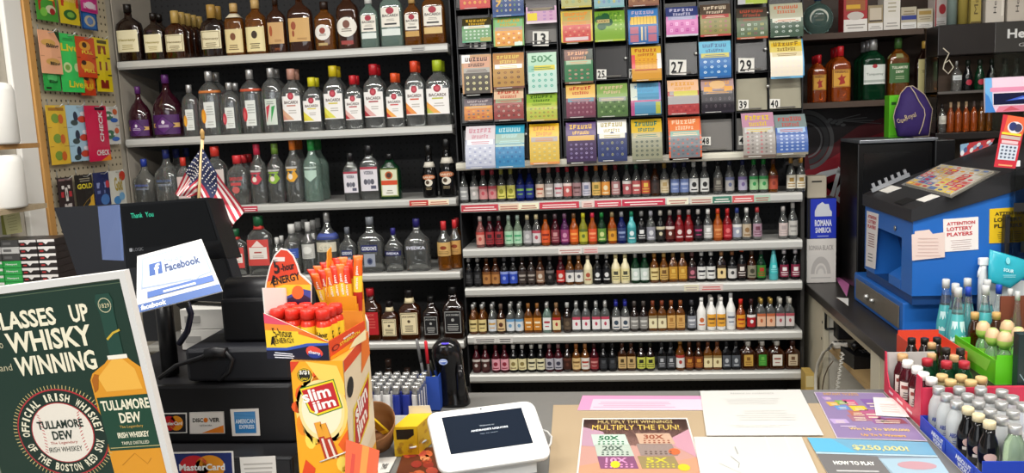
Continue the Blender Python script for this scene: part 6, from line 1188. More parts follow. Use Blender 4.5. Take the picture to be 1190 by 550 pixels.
# meat sticks in their own carton behind the tray
t = thing('stick_carton', 'open orange carton of meat sticks behind the energy shot tray', 'box')
m = MB(); yb = 1.380; xs0, xs1 = -.488, -.4345
for (a, c, d, e, h_) in ((xs0, xs1, yb, yb + .001, .075), (xs0, xs1, yb + .044, yb + .045, .09), (xs1 - .001, xs1, yb + .001, yb + .044, .06)): m.box(a, c, d, e, SZ + .0008, SZ + h_, mat('e4941f', .45))
m.prism([(xs0, yb + .001, SZ + .0008), (xs0, yb + .044, SZ + .0008), (xs0, yb + .044, SZ + .155), (xs0, yb + .022, SZ + .15), (xs0, yb + .001, SZ + .08)], (.001, 0, 0), mat('e4941f', .45)); m.build('carton', t)
for i, (px, py) in enumerate(((362, 313), (369, 309), (377, 305), (384, 303), (391, 300), (398, 299), (404, 302), (366, 318), (374, 314), (381, 312), (388, 309), (395, 307), (401, 309), (416, 297))):
    r = i // 7; yq = yb + .033 - (r * .02) if i < 13 else yb + .012
    top = at(px, py, Y=yq); bxx = xs0 + .006 + (i % 7) * .0065 + r * .003; bot = V((bxx, yq - .003, SZ + .002)) if i < 13 else V((xs1 - .006, yq, SZ + .002))
    dv = top - bot
    t2 = thing('meat_stick', f'{("red and yellow", "orange")[i % 2]} wrapped meat stick, {("first", "second", "third", "fourth", "fifth", "sixth", "seventh")[i % 7]} of the {("back", "front")[r]} row' if i < 13 else 'single meat stick standing apart over the carton edge', 'snack', (0, 0, 0), 'meat sticks in the carton')
    m = MB(); w = .0082; c1, c2 = (mat('d8331c', .35), mat('f0b02a', .35)) if i % 2 == 0 else (mat('e8641c', .35), mat('f4cc3a', .35))
    side = V((1, 0, 0)); m.loft([[p + side * (w * ww * math.cos(2 * PI * j / 8)) + V((0, 1, 0)) * (w * dd * math.sin(2 * PI * j / 8)) for j in range(8)] for p, ww, dd in ((bot, .9, .5), (bot + dv * .3, 1, .55), (bot + dv * .55, 1, .55), (bot + dv * .75, 1, .55), (bot + dv * .93, .95, .45), (bot + dv, 1.1, .1))], [c2, mat('b8281c', .35), c2, c1, c1], True); m.build('wrapper', t2)
    m = MB(); m.art(Art(1, 1).text('slim jim', .8, .1, .8, .6, 'f4ece4', True, 2, PI / 2), lambda u, v, d, bot=bot, dv=dv: bot + dv * (.55 + v * .36) + V(((u - .5) * .0095, -.0044 - d, 0)), .35); m.build('printing', t2)
m = MB(); m.tube([at(x, y, Y=1.45) for x, y in ((421, 372), (424, 367), (426.5, 374), (427, 390), (426, 405), (423, 420), (421, 440))], .0032, mat('ded9cc', .45), 8); tag(m.build('white_cable'), 'white cable arching down behind the jerky box', 'cable')

# ------------------------------------------------------------------ lottery machine on its cash drawer
LB = mat('1f62b4', .4); LB2 = mat('1a57a4', .45)
BK2 = mat('232326', .5)
t = thing('cash_drawer', 'blue cash drawer with a grey metal front under the lottery machine', 'cash drawer')
m = MB(); m.box(.793, 1.38, 2.36, 2.82, CZ + .0008, 1.052, LB, .004); m.build('casing', t)
m = MB(); m.box(.789, .7925, 2.385, 2.79, CZ + .014, 1.037, mat('6f685e', .4, .2, noise=.12), .001, 1); dr_ = m.build('drawer_front', t)
for y, r in ((2.655, .008), (2.60, .0065)):
    m = MB(); m.T = Matrix.Translation((.7885, y, 1.006)) @ Matrix.Rotation(-PI / 2, 4, 'Y'); m.lathe([(r, 0), (r, .006), (r * .7, .012), (r * .3, .013)], mat('d4d4d0', .25, .7), n=14); m.build('key_lock', dr_)
t = thing('lottery_machine', 'blue and black lottery ticket machine with warning signs on its side', 'lottery machine')
MY0, MY1 = 2.325, 2.745
sl = lambda x: 1.283 + (x - .80) * .29          # the lid rises towards the back
m = MB()
m.prism([(.803, MY0, 1.078), (1.32, MY0, 1.078), (1.32, MY0, sl(1.32)), (.803, MY0, sl(.803))], (0, .085, 0), LB)
m.prism([(.803, MY1 - .1, 1.078), (1.32, MY1 - .1, 1.078), (1.32, MY1 - .1, sl(1.32)), (.803, MY1 - .1, sl(.803))], (0, .1, 0), LB)
m.prism([(.803, MY0 + .085, 1.225), (1.32, MY0 + .085, 1.225), (1.32, MY0 + .085, sl(1.32)), (.803, MY0 + .085, sl(.803))], (0, MY1 - MY0 - .185, 0), LB)
m.prism([(.90, MY0 + .085, 1.078), (1.32, MY0 + .085, 1.078), (1.32, MY0 + .085, 1.225), (.86, MY0 + .085, 1.225)], (0, MY1 - MY0 - .185, 0), mat('123f7c', .5))
m.build('body', t)
m = MB(); m.prism([(.802, MY0 + .0855, 1.0785), (.895, MY0 + .0855, 1.0785), (.895, MY0 + .0855, 1.14), (.85, MY0 + .0855, 1.135), (.802, MY0 + .0855, 1.105)], (0, .10, 0), LB); m.build('chute_wedge', t)
m = MB(); m.box(.806, 1.31, MY0 + .006, MY1 - .01, 1.0525, 1.0775, mat('103a70', .5)); m.build('foot', t)
m = MB(); lp = [(.796, sl(.80) - .003), (.796, 1.313), (.815, 1.322), (1.335, 1.322 + .52 * .36), (1.335, sl(1.33) - .003)]
m.prism([(x, MY0 - .006, z) for x, z in lp], (0, MY1 - MY0 + .012, 0), BK2); lid = m.build('lid', t)
LN = V((-.339, 0, .941)); LS = lambda x, y, d=0: V((x, y, 1.322 + (x - .815) * .36)) + LN * d
m = MB(); m.slab([LS(.80, 2.40, .0006) + V((0, 0, 0)), LS(.835, 2.40, .0006), LS(.835, 2.47, .0006), LS(.80, 2.47, .0006)], LN * .0005, mat('0d0d0e', .6)); m.build('lid_notch', lid)
for (x0, x1, y0, y1) in ((.835, .875, 2.34, 2.40), (.83, .87, 2.62, 2.72)):
    sheet('sticker', [LS(x0, y1, .001), LS(x0, y0, .001), LS(x1, y0, .001), LS(x1, y1, .001)], Art(1, 1, 'e2dfd8'), .0005, lid)
# sampler panel: game pieces under a clear sheet
px_ = [(1052, 213), (1104, 226), (1155, 199), (1094, 191)]
sp = []
for x, y in px_:
    d = ray(x, y); n = LN; k = (LS(.9, 2.4, .004) - CP).dot(n) / d.dot(n); sp.append(CP + d * k)
a = Art(6, 8, 'c8c0b0')
pal = [['e0a040', 'd89040', 'c8b88a', '6a7a98', 'e8d060', 'e8c848'], ['c8b8a0', '5a70a0', '6a80ac', 'e8d8a0', 'ecd050', 'd86a5a'], ['6a80b0', '5a70a8', 'c8c0b8', 'ecd458', 'd85a5a', 'c83a4a'], ['c8606a', '6a78a8', 'd8b060', 'e8c84a', 'c84a54', 'd88a8a'], ['d86a70', 'c8b090', 'e0b870', 'd8d0c0', 'c84048', 'e0d8d0'], ['d8a870', 'd8b048', 'c05a50', 'e0c8b8', 'c83a44', 'dcd8cc'], ['e0c080', 'c87a6a', 'd04a50', 'dcd4c8', 'd8d4cc', 'b8b4a8'], ['d8d0c4', 'c8c0b4', 'd8d0c8', 'd4d0c4', 'b0aca0', 'a09c92']]
for j in range(8):
    for i in range(6): a.rect(i + .05, j + .06, .9, .88, pal[j][i], 1); a.ell(i + .5, j + .5, .28, .26, pal[(j + 2) % 8][(i + 3) % 6], 2, 8)
sheet('game_panel', sp, a, .003, lid, 'b8b0a0', .15)
m = MB(); o_ = LN * .0045; q = [p + (p - sum(sp, V()) / 4) * .12 - LN * .0031 for p in sp]; m.slab(q, -LN * .0015, mat('6a6862', .2)); m.build('panel_base', lid)
# slip comb
m = MB()
c0, c1 = [CP + ray(x, y) * ((LS(.9, 2.4, .004) - CP).dot(LN) / ray(x, y).dot(LN)) for x, y in ((1014, 224), (1058, 205))]
dv = (c1 - c0); m.slab([c0, c1, c1 + LN * .012, c0 + LN * .012], V((0, .006, 0)), mat('8a8d92', .4))
for i in range(6): p = c0 + dv * (i / 6 + .05); m.slab([p + LN * .012, p + dv * .07 + LN * .012, p + dv * .07 + LN * .026, p + LN * .026], V((0, .006, 0)), mat('8a8d92', .4))
m.build('slip_comb', lid)
# signs stuck on the machine
a = Art(52, 78, 'e6e0dc'); a.text('ATTENTION', 5, 62, 42, 8, 'c03a44').text('LOTTERY', 5, 49, 38, 9, 'c03a44').text('PLAYERS', 5, 36, 38, 9, 'c03a44').lines(8, 4, 36, 26, 5, 'b8a0a0', 2, .25)
yq = MY0 - .0012
o = sheet('warning_sign', [at(x, y, Y=yq) for x, y in ((1097, 293), (1137, 290), (1137, 252), (1096, 255))], a, .0006, t); o['label'] = 'white sign with red lettering'
yq -= .0022; W_ = lambda x, y: (x - 1059, 303 - y)
pts = [at(x, y, Y=yq) for x, y in ((1060, 303), (1098, 299), (1098, 270), (1084, 272), (1080, 267), (1063, 269), (1063, 272), (1059.5, 273))]
m = MB(); m.prism(pts, (0, .0004, 0), mat('dcc8c0', .6)); ar = Art(W0, H0)
for i in range(6): ar.lines(1063, H0 - 298 + i * 4, 31, 2, 1, 'c8aca6', 1, .5)
m.art(ar, lambda u, v, d: at(u * W0, (1 - v) * H0, Y=yq - d), .6); m.build('torn_notice', t)['label'] = 'torn pinkish paper notice'
a = Art(60, 78, 'd8b41c'); a.text('ATTENTION', 8, 62, 48, 8, '2a2414').text('LOTTERY', 7, 48, 42, 9, '2a2414').text('PLAYERS', 7, 34, 42, 9, '2a2414').lines(10, 4, 40, 24, 5, '6a5a1c', 2, .25)
yq = MY0 - .0012
o = sheet('warning_sign', [at(x, y, Y=yq) for x, y in ((1149.5, 283), (1196, 281), (1196, 240), (1150, 243))], a, .0006, t, 'd8b41c'); o['label'] = 'yellow sign with black lettering'
a = Art(15, 68, 'e4dedc'); a.text('ATTENTION', 2, 60, 11, 4, 'c04048').text('LOTTERY', 2, 54, 11, 4.5, 'c04048').text('PLAYERS', 2, 48, 11, 4.5, 'c04048').lines(2.5, 26, 10, 18, 6, '8a5a5a', 2, .35).lines(3, 8, 8, 12, 3, '5a5a5a', 2, .3)
xq = .8018
o = sheet('warning_sign', [at(x, y, X=xq) for x, y in ((1006, 309), (1017, 313), (1021, 249), (1007.5, 245))], a, .0006, t); o['label'] = 'narrow white sign on the front'
m = MB(); m.T = Matrix.Translation((.8022, 2.46, 1.245)) @ Matrix.Rotation(-PI / 2, 4, 'Y'); m.lathe([(.007, 0), (.007, .003), (.004, .004)], mat('8a8a88', .3, .6), n=12); m.build('lock', t)

# black cabinet behind it, with the pouch and carton on top
t = thing('terminal_cabinet', 'tall black cabinet with a silver top edge behind the lottery machine', 'cabinet')
m = MB(); m.box(.842, 1.085, 2.97, 3.19, CZ + .0008, 1.462, mat('0e0e0f', .3), .004); m.build('casing', t)
m = MB(); m.box(.845, 1.098, 2.962, 3.195, 1.4625, 1.474, mat('84888e', .3, .6), .002); m.build('top_edge', t)
m = MB(); m.box(1.0855, 1.15, 2.955, 3.10, CZ + .0008, 1.466, mat('151517', .35), .004); m.build('side_column', t)
m = MB(); m.box(.86, 1.07, 2.9675, 2.9695, 1.0, 1.43, mat('161617', .18)); m.build('front_panel', t)
t = thing('liquor_carton', 'bright green liquor carton behind the purple drawstring pouch', 'box'); P = at(1033, 140, Y=3.07)
m = MB(); m.box(P.x, P.x + .065, 3.07, 3.12, 1.4746, 1.62, mat('5ab81f', .4), .001, 1); m.build('carton', t)
a = Art(1, 2, '5cbc20'); a.rect(.1, 1.55, .24, .14, '1f4a14').rect(.05, .05, .9, .04, '3a8a14')
sheet('printed_front', [(P.x + .001, 3.0695, 1.4756), (P.x + .064, 3.0695, 1.4756), (P.x + .064, 3.0695, 1.619), (P.x + .001, 3.0695, 1.619)], a, .0002, t, '5cbc20')
t = thing('drawstring_pouch', 'purple velvet pouch with gold script and cream piping on the black cabinet', 'pouch')
ol = [(1043, 163), (1040, 152), (1038, 140), (1040, 131), (1043, 124), (1046, 113), (1053, 105), (1060, 104), (1066, 108), (1074, 114), (1083, 131), (1081, 147), (1079, 162), (1062, 163.5)]
yq = 3.02; o3 = [at(x, y, Y=yq) for x, y in ol]; zmin = min(p.z for p in o3); dz = 1.4752 - zmin
m = MB(); pillow(m, [(p.x, p.z + dz) for p in o3], .035, mat('2f1c5c', .75, noise=.15, nscale=60), lambda x, z, d: (x, yq - d, z), True, 6); m.build('cloth', t)
m = MB(); m.tube([(p.x, yq - .003, p.z + dz) for p in o3[1:] + o3[1:2]], .0016, mat('b8a890', .5)); m.tube([at(x, y, Y=yq - .0355 + abs(x - 1066) * .0006) + V((0, 0, dz)) for x, y in ((1058, 105), (1063, 112), (1068, 122), (1074, 131), (1075, 138), (1072, 150), (1068, 160))], .0016, mat('b8a890', .5)); m.build('piping', t)
ar = Art(W0, H0); ar.text('Crown', 1043, H0 - 147.5, 12, 5, 'c8b48a', False, 1, .25).text('Royal', 1053, H0 - 145, 13, 7, 'c8b48a', False, 1, .3).ell(1048.5, H0 - 146, 1, 1, 'c8b48a', 1)
m = MB(); m.art(ar, lambda u, v, d: at(u * W0, (1 - v) * H0, Y=yq - .0365 - d) + V((0, 0, dz)), .5, .0002, .0012); m.build('embroidery', t)

# sambuca cartons at the wall end of the side counter
t = thing('liquor_carton', 'blue and black sambuca carton standing on the white one', 'box'); SB0 = .672
m = MB(); m.box(.706, .808, 3.10, 3.19, 1.1225, 1.268, mat('17171c', .4), .001, 1); m.build('carton', t)
a = Art(46, 36, '1f34b0'); a.rect(0, 0, 5, 36, '16161c', 1); a.poly([(12, 20), (12, 25), (16, 30), (24, 33), (28, 31), (34, 31), (36, 26), (39, 24), (39, 20)], 'c8ccd4', 2).text('ROMANA', 12, 11, 27, 6, 'dde0ec').text('SAMBUCA', 13, 5, 25, 5, 'dde0ec').rect(16, 1.5, 18, 1, '8a94d0', 2)
sheet('printed_front', [(.707, 3.0994, 1.1235), (.807, 3.0994, 1.1235), (.807, 3.0994, 1.267), (.707, 3.0994, 1.267)], a, .0003, t, '1f34b0')
t = thing('liquor_carton', 'white sambuca carton under the blue and black one', 'box')
m = MB(); m.box(.706, .808, 3.10, 3.19, CZ + .0008, 1.1215, mat('d2cec8', .45), .001, 1); m.build('carton', t)
a = Art(46, 40, 'd2cec8'); a.text('ROMANA', 3, 30, 20, 4.5, '8a8684', False).text('BLACK', 25, 30, 17, 4.5, '8a8684', False).ring(22, 8, 10, 16, 'b4b0ac', 2, 20, 0, PI).ring(22, 8, 5, 8, 'bcb8b4', 2, 20, 0, PI).rect(6, 4, 32, 1, 'b8b4b0', 2)
sheet('printed_front', [(.707, 3.0994, CZ + .002), (.807, 3.0994, CZ + .002), (.807, 3.0994, 1.1205), (.707, 3.0994, 1.1205)], a, .0003, t, 'd2cec8')
t = thing('coin_box', 'small beige metal box with a dark slot on top of the sambuca carton', 'box')
m = MB(); m.box(.708, .775, 3.105, 3.16, 1.2685, 1.348, mat('b4ab98', .5), .003); m.build('casing', t); m = MB(); m.box(.724, .758, 3.103, 3.1045, 1.326, 1.331, mat('1a1815')); m.build('slot', t)
flat('pink_flyer', 'pink sheet under the blue cash drawer edge on the dark counter', 'flyer', [(984, 345), (987, 331), (982, 322), (971, 323)], Art(1, 1, 'd078b0'), z=zc + .001)
flat('paper_card', 'cream card on the dark counter beside the blue cash drawer', 'paper', [(981, 352), (986, 356), (986, 347), (972, 346)], Art(1, 1, 'd8d2c0'), z=zc + .002)

# promo strip, scratch ticket stand and small screen above the machine
t = thing('promo_strip', 'red, white and blue promotional strip sign behind the lottery machine', 'sign')
a = Art(8, 3, 'b83a40'); [a.ell(.5 + i * .8, 1.4 + (i % 3) * .4, .5, .5, ['d8dce0', '4a5a8a', 'c03038', 'e0d8d4', '8a9ab4'][i % 5], 2) for i in range(10)]; a.poly([(0, 1.6), (2, 1.8), (2, 3), (0, 3)], '8ab0cc', 1)
q = [at(x, y, Y=yy) for x, y, yy in ((1116, 188, 2.80), (1149, 172, 2.78), (1156, 161, 2.78), (1116, 168, 2.80))]
sheet('strip_face', q, a, .002, t, '8a2a30'); m = MB(); p = (q[0] + q[1]) / 2; m.tube([p + V((0, .004, 0)), V((p.x, p.y + .004, 1.0535))], .004, BK2); m.build('strip_post', t)
t = thing('ticket_stand', 'clear acrylic leaflet holder fixed to the near side of the lottery machine', 'display stand'); AC = mat('f4f8f8', .02, trans=1.0, ior=1.1)
yq = 2.295; q = [at(x, y, Y=yq) for x, y in ((1176, 300), (1225, 298), (1225, 190), (1180, 190))]
m = MB(); m.slab(q, (0, .003, 0), AC); m.build('front_sheet', t)
m = MB(); x0 = q[0].x
m.box(x0, x0 + .10, yq + .004, yq + .02, q[0].z - .003, q[0].z, AC); m.box(x0, x0 + .003, yq + .004, yq + .02, q[0].z + .001, q[3].z, AC); m.build('side_sheet', t)
m = MB(); m.box(x0 - .001, x0 + .1, yq - .003, yq - .0005, at(1180, 246, Y=yq).z, at(1180, 236, Y=yq).z, mat('1a1a1c')); m.build('dark_band', t)
m = MB(); m.box(x0 + .03, x0 + .07, yq + .0205, yq + .0215, q[0].z + .01, q[0].z + .04, mat('d8dcdc')); m.build('mount_plate', t)
t = thing('card_reader', 'narrow black device fixed to the machine side against the yellow sign', 'device'); P, Q = at(1167.5, 292, Y=2.297), at(1175, 250, Y=2.297)
m = MB(); m.box(P.x, Q.x, 2.297, 2.32, P.z - .01, Q.z, mat('131315', .3), .003); m.build('casing', t); m = MB(); m.box(P.x + .002, Q.x - .002, 2.2962, 2.2968, P.z + .02, Q.z - .01, mat('232326', .2)); m.build('reader_slot', t)
t = thing('scratch_ticket', 'red sample scratch ticket with four columns clipped before the acrylic holder', 'lottery ticket')
a = Art(30, 60, 'c02c3a'); a.poly([(4, 40), (30, 40), (30, 60), (6, 60)], 'd8603a', 1).ell(18, 47, 10, 7, 'd8d4d8', 2).ell(15, 48, 5, 5, '2a3468', 3).ell(22, 47, 5, 5, '3a3a58', 3).rect(2, 38, 26, 2.5, 'd8c83a', 4).rect(2, 33, 26, 4, 'b8a8a0', 2).rect(4, 28, 22, 3.5, 'd8b8bc', 2).rect(3, 9, 24, 18, 'c4ccd8', 2).grid(4, 10, 22, 16, 4, 4, '4a566a', 3, .32).lines(4, 2, 22, 4, 1, 'e8a070', 3)
q = [at(x, y, Y=yy) for x, y, yy in ((1155, 194, 2.288), (1180, 196, 2.288), (1193, 137, 2.291), (1166, 133, 2.291))]
sheet('ticket_face', q, a, .001, t, 'b02a34'); m = MB(); p = q[1]; m.box(p.x - .012, p.x + .012, 2.2895, 2.2945, p.z + .005, p.z + .02, mat('d8dcdc', .4)); m.build('holder_clip', t)
t = thing('small_display', 'small dark screen in a pink and blue printed surround', 'display')
yq = 2.50; q = [at(x, y, Y=yq) for x, y in ((1145, 131), (1222, 128), (1222, 87), (1144.5, 91))]
a = Art(77, 42, 'd8b8cc'); a.poly([(0, 0), (9, 0), (8, 42), (0, 42)], '6aa8d8', 1).poly([(0, 0), (12, 0), (4, 20), (0, 24)], '3a7ac0', 2).rect(9, 28, 68, 14, 'e0c4d4', 1).rect(6, 25, 71, 5, 'd88aa8', 2).poly([(12, 0), (77, 0), (77, 8), (16, 7)], 'd07a90', 2).poly([(20, 1), (40, 2), (30, 7)], 'c05060', 3).rect(9, 8, 68, 15.5, 'e8dce6', 2)
sheet('printed_surround', q, a, .008, t, 'd8c8d4')
f_ = quad(*q); ar = Art(1, 1, '0d1436'); ar.poly([(.2, .3), (.5, .7), (.8, .5), (.5, .4)], '3a5ac0', 1).poly([(.4, .45), (.6, .62), (.9, .5)], '8aa8e8', 2)
e_ = [f_(.125, .215, .0012), f_(1, .215, .0012), f_(1, .545, .0012), f_(.125, .545, .0012)]; sheet('screen', e_, ar, .0005, t, '0d1436', .15)
m = MB(); c_ = f_(.75, 0, -.008); m.box(c_.x - .012, c_.x + .012, yq + .009, yq + .03, 1.322 + (c_.x - .815) * .36 + .009, c_.z + .05, mat('2a2a2c', .4)); m.build('display_post', t)

# ------------------------------------------------------------------ trays of miniatures on the counter corner
GRPT = 'miniatures in the counter trays'
NIPC = CZ + .004


def tray(name, label, x0, x1, y0, y1, hl, hf, hb, hr, col, inner=None, z=CZ + .0008, th=.0022):
    t = thing(name, label, 'tray'); c = mat(col, .4); m = MB(); m.box(x0, x1, y0, y1, z, z + .0018, mat(inner or 'c8b89a', .6)); m.build('tray_floor', t)
    for nm, (a, b, d, e), h in (('side_wall', (x0, x0 + th, y0, y1), hl), ('front_wall', (x0 + th, x1 - th, y0, y0 + th), hf), ('back_wall', (x0 + th, x1 - th, y1 - th, y1), hb), ('side_wall', (x1 - th, x1, y0, y1), hr)):
        if h: m = MB(); m.box(a, b, d, e, z + .0018, z + h, c); m.build(nm, t)
    return t


def cap_spots(pts, ztop, h):
    return [(at(x, y, Z=ztop), ztop - h) for x, y in pts]


USED = []


def nips(pts, kind, hw, h, gm, cm, lab, desc, grp, ztop=None, zfloor=NIPC, fill=None):
    ztop = ztop or zfloor + h
    for k, (x, y) in enumerate(pts):
        p = at(x, y, Z=ztop)
        for _ in range(60):       # nudge apart so that glass does not cut glass
            for (ux, uy, ur) in USED:
                dx, dy = p.x - ux, p.y - uy; dd = math.hypot(dx, dy); mn = (hw + ur) * 1.01
                if dd < mn: p.x += (dx / (dd or 1)) * (mn - dd); p.y += (dy / (dd or 1)) * (mn - dd)
        if kind == 'nipc': p.y = min(p.y, 2.3145 - hw)
        USED.append((p.x, p.y, hw))
        bottle('miniature_bottle', desc, 'miniature bottle', (p.x, p.y, zfloor), kind, hw, h, gm, cm, lab, grp, math.radians(-12), 14, fill=fill)


bt = tray('bottle_tray', 'blue cardboard tray of clear vodka miniatures at the counter corner', .592, .94, 1.385, 1.655, .03, .05, .03, .04, '1f3fb0', 'd8d4cc')
for (ya, yb) in ((1.60, 1.53), (1.49, 1.41)):
    a = Art(70, 30, '2040b4'); a.text('ABSOLUT', 6, 15, 56, 11, 'e4e8f2', True, 2).text('VODKA', 14, 2, 44, 11, 'e4e8f2', True, 2)
    sheet('printed_name', [(.5914, ya, CZ + .004), (.5914, yb, CZ + .004), (.5914, yb, CZ + .029), (.5914, ya, CZ + .029)], a, .0003, bt, '2040b4')
a = Art(70, 30, '2040b4'); a.text('ABSOLUT', 4, 8, 60, 14, 'e4e8f2', True, 2)
sheet('printed_name', [(.66, 1.3845, CZ + .012), (.76, 1.3845, CZ + .012), (.76, 1.3845, CZ + .045), (.66, 1.3845, CZ + .045)], a, .0003, bt, '2040b4')
rt = tray('bottle_tray', 'crimson cardboard tray of mixed miniatures behind the blue tray', .596, 1.02, 1.662, 1.885, 0, .083, .012, .03, 'c8324e', 'd8d0c8')
m = MB(); zz = CZ + .0026; th = .0022; c = mat('c8324e', .4)
m.prism([(.596, 1.884, zz), (.596, 1.6645, zz), (.596, 1.6645, zz + .1), (.596, 1.69, zz + .1), (.596, 1.70, zz + .03), (.596, 1.715, zz + .022), (.596, 1.85, zz + .022), (.596, 1.868, zz + .05), (.596, 1.875, zz + .092), (.596, 1.884, zz + .092)], (th, 0, 0), c); m.build('side_wall', rt)
m = MB(); m.box(.60, .70, 1.8800, 1.8825, zz, zz + .09, mat('bdb8b4', .6)); m.build('grey_lining', rt)
for i, (ya, yb) in enumerate(((1.85, 1.825), (1.80, 1.765), (1.74, 1.71))):
    m = MB(); m.slab([(.5955, ya, CZ + .012), (.5955, yb, CZ + .012), (.5955, yb, CZ + .017), (.5955, ya, CZ + .017)], (.0004, 0, 0), mat('e0c8cc')); m.build('printed_dash', rt)
ot = tray('bottle_tray', 'small orange-red tray of dark miniatures below the lottery machine', .722, .825, 2.02, 2.19, .05, .045, .06, .05, 'd0432e', 'c8b89a')
m = MB(); m.slab([(.75, 2.0194, CZ + .022), (.815, 2.0194, CZ + .022), (.815, 2.0194, CZ + .036), (.75, 2.0194, CZ + .036)], (0, .0004, 0), mat('e8e0d8')); m.build('white_strip', ot)
gt = tray('bottle_tray', 'bright green cardboard tray of peach-capped miniatures', .847, 1.05, 1.926, 2.15, .056, .068, .05, .06, '5cc41e', '7ac84a')
m = MB(); m.prism([(.8465, 1.95, CZ + .05), (.8465, 1.97, CZ + .02), (.8465, 2.11, CZ + .02), (.8465, 2.14, CZ + .045)], (.0003, 0, 0), mat('8ad84a')); m.build('lighter_panel', gt)
tt = tray('bottle_tray', 'pale blue clear plastic tray of turquoise bottles', .868, 1.14, 2.215, 2.318, .035, .035, .03, .035, '8ac8dc', 'b8dce4')

lab_abs = Art().text('ABSOLUT', .12, .4, .76, .22, '3a4a9a', True, 1).lines(.2, .1, .6, .2, 2, '6a78b0', 1)
C1 = [(1091, 449.5), (1115, 450), (1140, 450.7), (1164, 453), (1100.4, 457.8), (1125, 458), (1151, 459), (1175, 459), (1112, 466), (1137.5, 466), (1164, 467), (1186, 468.4), (1151, 475.5), (1177.5, 477), (1164, 484), (1180, 494)]
for i, p in enumerate(C1): nips([p], 'nipb', .0172, .089, 'fro' if i != 15 else 'lg', 'c9c9c6', lab_abs if i in (4, 8, 0, 9) else None, ('clear silver-capped vodka miniature with blue print in the blue tray' if i in (4, 8, 0, 9) else 'pale green silver-capped miniature at the front of the blue tray' if i == 15 else 'frosted silver-capped vodka miniature in the blue tray'), 'vodka miniatures in the blue tray')
nips([(1125.5, 471.5), (1137, 479.5), (1150, 488)], 'bailb', .0172, .089, 'bk', 'd8c8a0', Art().ell(.5, .6, .3, .3, 'c8a8a0', 0, 12).rect(.2, .1, .6, .2, 'd8d0c8', 0), 'black cream liqueur miniature with cream cap along the blue tray edge', 'cream liqueur miniatures in the blue tray')
lbr = A('d8ccc4', 5).rect(.1, .6, .8, .2, '8a3a34', 1).lines(.15, .1, .7, .4, 3, '6a5a5a')
nips([(1049, 411.5)], 'nipb', .0172, .091, 'brg', 'c8a070', lbr, 'tan-capped dark red miniature at the end of the crimson tray', 'mixed miniatures in the crimson tray')
nips([(1055, 419), (1066, 426), (1073.5, 433), (1082.5, 439)], 'nipb', .0172, .091, 'brg', 'f0efea', lbr, 'white-capped dark red miniature along the crimson tray edge', 'mixed miniatures in the crimson tray')
nips([(1077.7, 417), (1100, 420), (1115, 420)], 'nipb', .0172, .091, 'grn', 'b02a34', lab_plain('b8a86a', '4a3a24'), 'red-foil green miniature in the crimson tray', 'mixed miniatures in the crimson tray')
nips([(1093.7, 435.4), (1103.5, 441), (1117, 436), (1128, 442), (1137, 438)], 'nipb', .0172, .087, 'clr', 'd0b078', None, 'gold-capped clear miniature at the crimson tray front', 'mixed miniatures in the crimson tray')
nips([(1059.5, 393), (1073, 393), (1086, 392.5)], 'nipb', .0142, .086, 'dk', '1c1a18', None, 'black-capped dark miniature in the small orange-red tray', 'dark miniatures in the orange-red tray')
nips([(1099.5, 404.5), (1111, 405)], 'nipb', .0142, .086, 'dk', '2a2620', None, 'dark-capped miniature at the near end of the orange-red tray', 'dark miniatures in the orange-red tray')
nips([(1083, 398.5), (1083, 411), (1109, 413)], 'nipb', .0142, .086, 'grn', 'c8a070', None, 'tan-capped green miniature between the crimson and orange-red trays', 'tan-capped miniatures')
nips([(1133, 363), (1158, 363)], 'nipb', .0155, .108, 'brn', 'd0a868', None, 'gold-capped amber miniature between the green and pale blue trays', 'gold-capped amber miniatures')
nips([(1143, 373), (1171, 372), (1154, 381), (1184, 380), (1168, 385)], 'egg', .0172, .106, 'lg', 'd8b890', Art().rect(.1, 0, .8, 1, '8ac84a', 0, 4).lines(.2, .2, .6, .6, 3, 'd8e8c8'), 'round peach and green capped clear miniature in the green tray', 'peach-capped miniatures in the green tray')
lt = Art().rect(.1, 0, .36, 1, 'd0ecec', 0, 3).rect(.58, .1, .36, .9, 'd0ecec', 0, 3)
for i, p in enumerate(((1099.5, 324.5), (1110.5, 329.5), (1119, 334.5), (1124.5, 323.5), (1145, 325), (1147.5, 332.5))): nips([p], 'nipc', .0225, .168, 'tq', 'd0d2d0', lt if i in (0, 2) else None, 'tall turquoise bottle with silver cap in the pale blue tray', 'turquoise bottles in the pale blue tray', fill=.72)
nips([(1135.5, 333), (1161, 331)], 'nipc', .0175, .165, 'clr', '2a4ab8', None, 'tall clear bottle with bright blue cap among the turquoise ones', 'blue-capped bottles in the pale blue tray')
nips([(1170, 335), (1181, 338)], 'nipc', .0145, .160, 'clr', 'd0d2d0', None, 'tall clear bottle with silver cap among the turquoise ones', 'turquoise bottles in the pale blue tray')
t = thing('snack_box', 'open brown box behind the peach-capped miniatures', 'box'); P = at(1166, 346, Y=2.16)
m = MB(); X1 = P.x + .075
for (a, b, d, e) in ((P.x, X1, 2.172, 2.174), (P.x, X1, 2.1765, 2.1785), (P.x, P.x + .002, 2.174, 2.1765)): m.box(a, b, d, e, CZ + .001, P.z, mat('7a3f2c', .6))
m.build('carton', t)
t = thing('printed_box', 'dark green printed box at the near end of the green tray', 'box'); P = at(1183, 388, Y=1.90)
m = MB(); m.box(P.x, P.x + .06, 1.895, 1.92, CZ + .0005, P.z, mat('1d3030', .5), .001, 1); m.build('carton', t)
a = Art(1, 2, '1d3030'); [a.stroke([(random.random(), random.random() * 2), (random.random(), random.random() * 2)], .03, '8aa8b0') for i in range(8)]
sheet('printed_front', [(P.x + .001, 1.8945, CZ + .002), (P.x + .059, 1.8945, CZ + .002), (P.x + .059, 1.8945, P.z - .001), (P.x + .001, 1.8945, P.z - .001)], a, .0003, t, '1d3030')
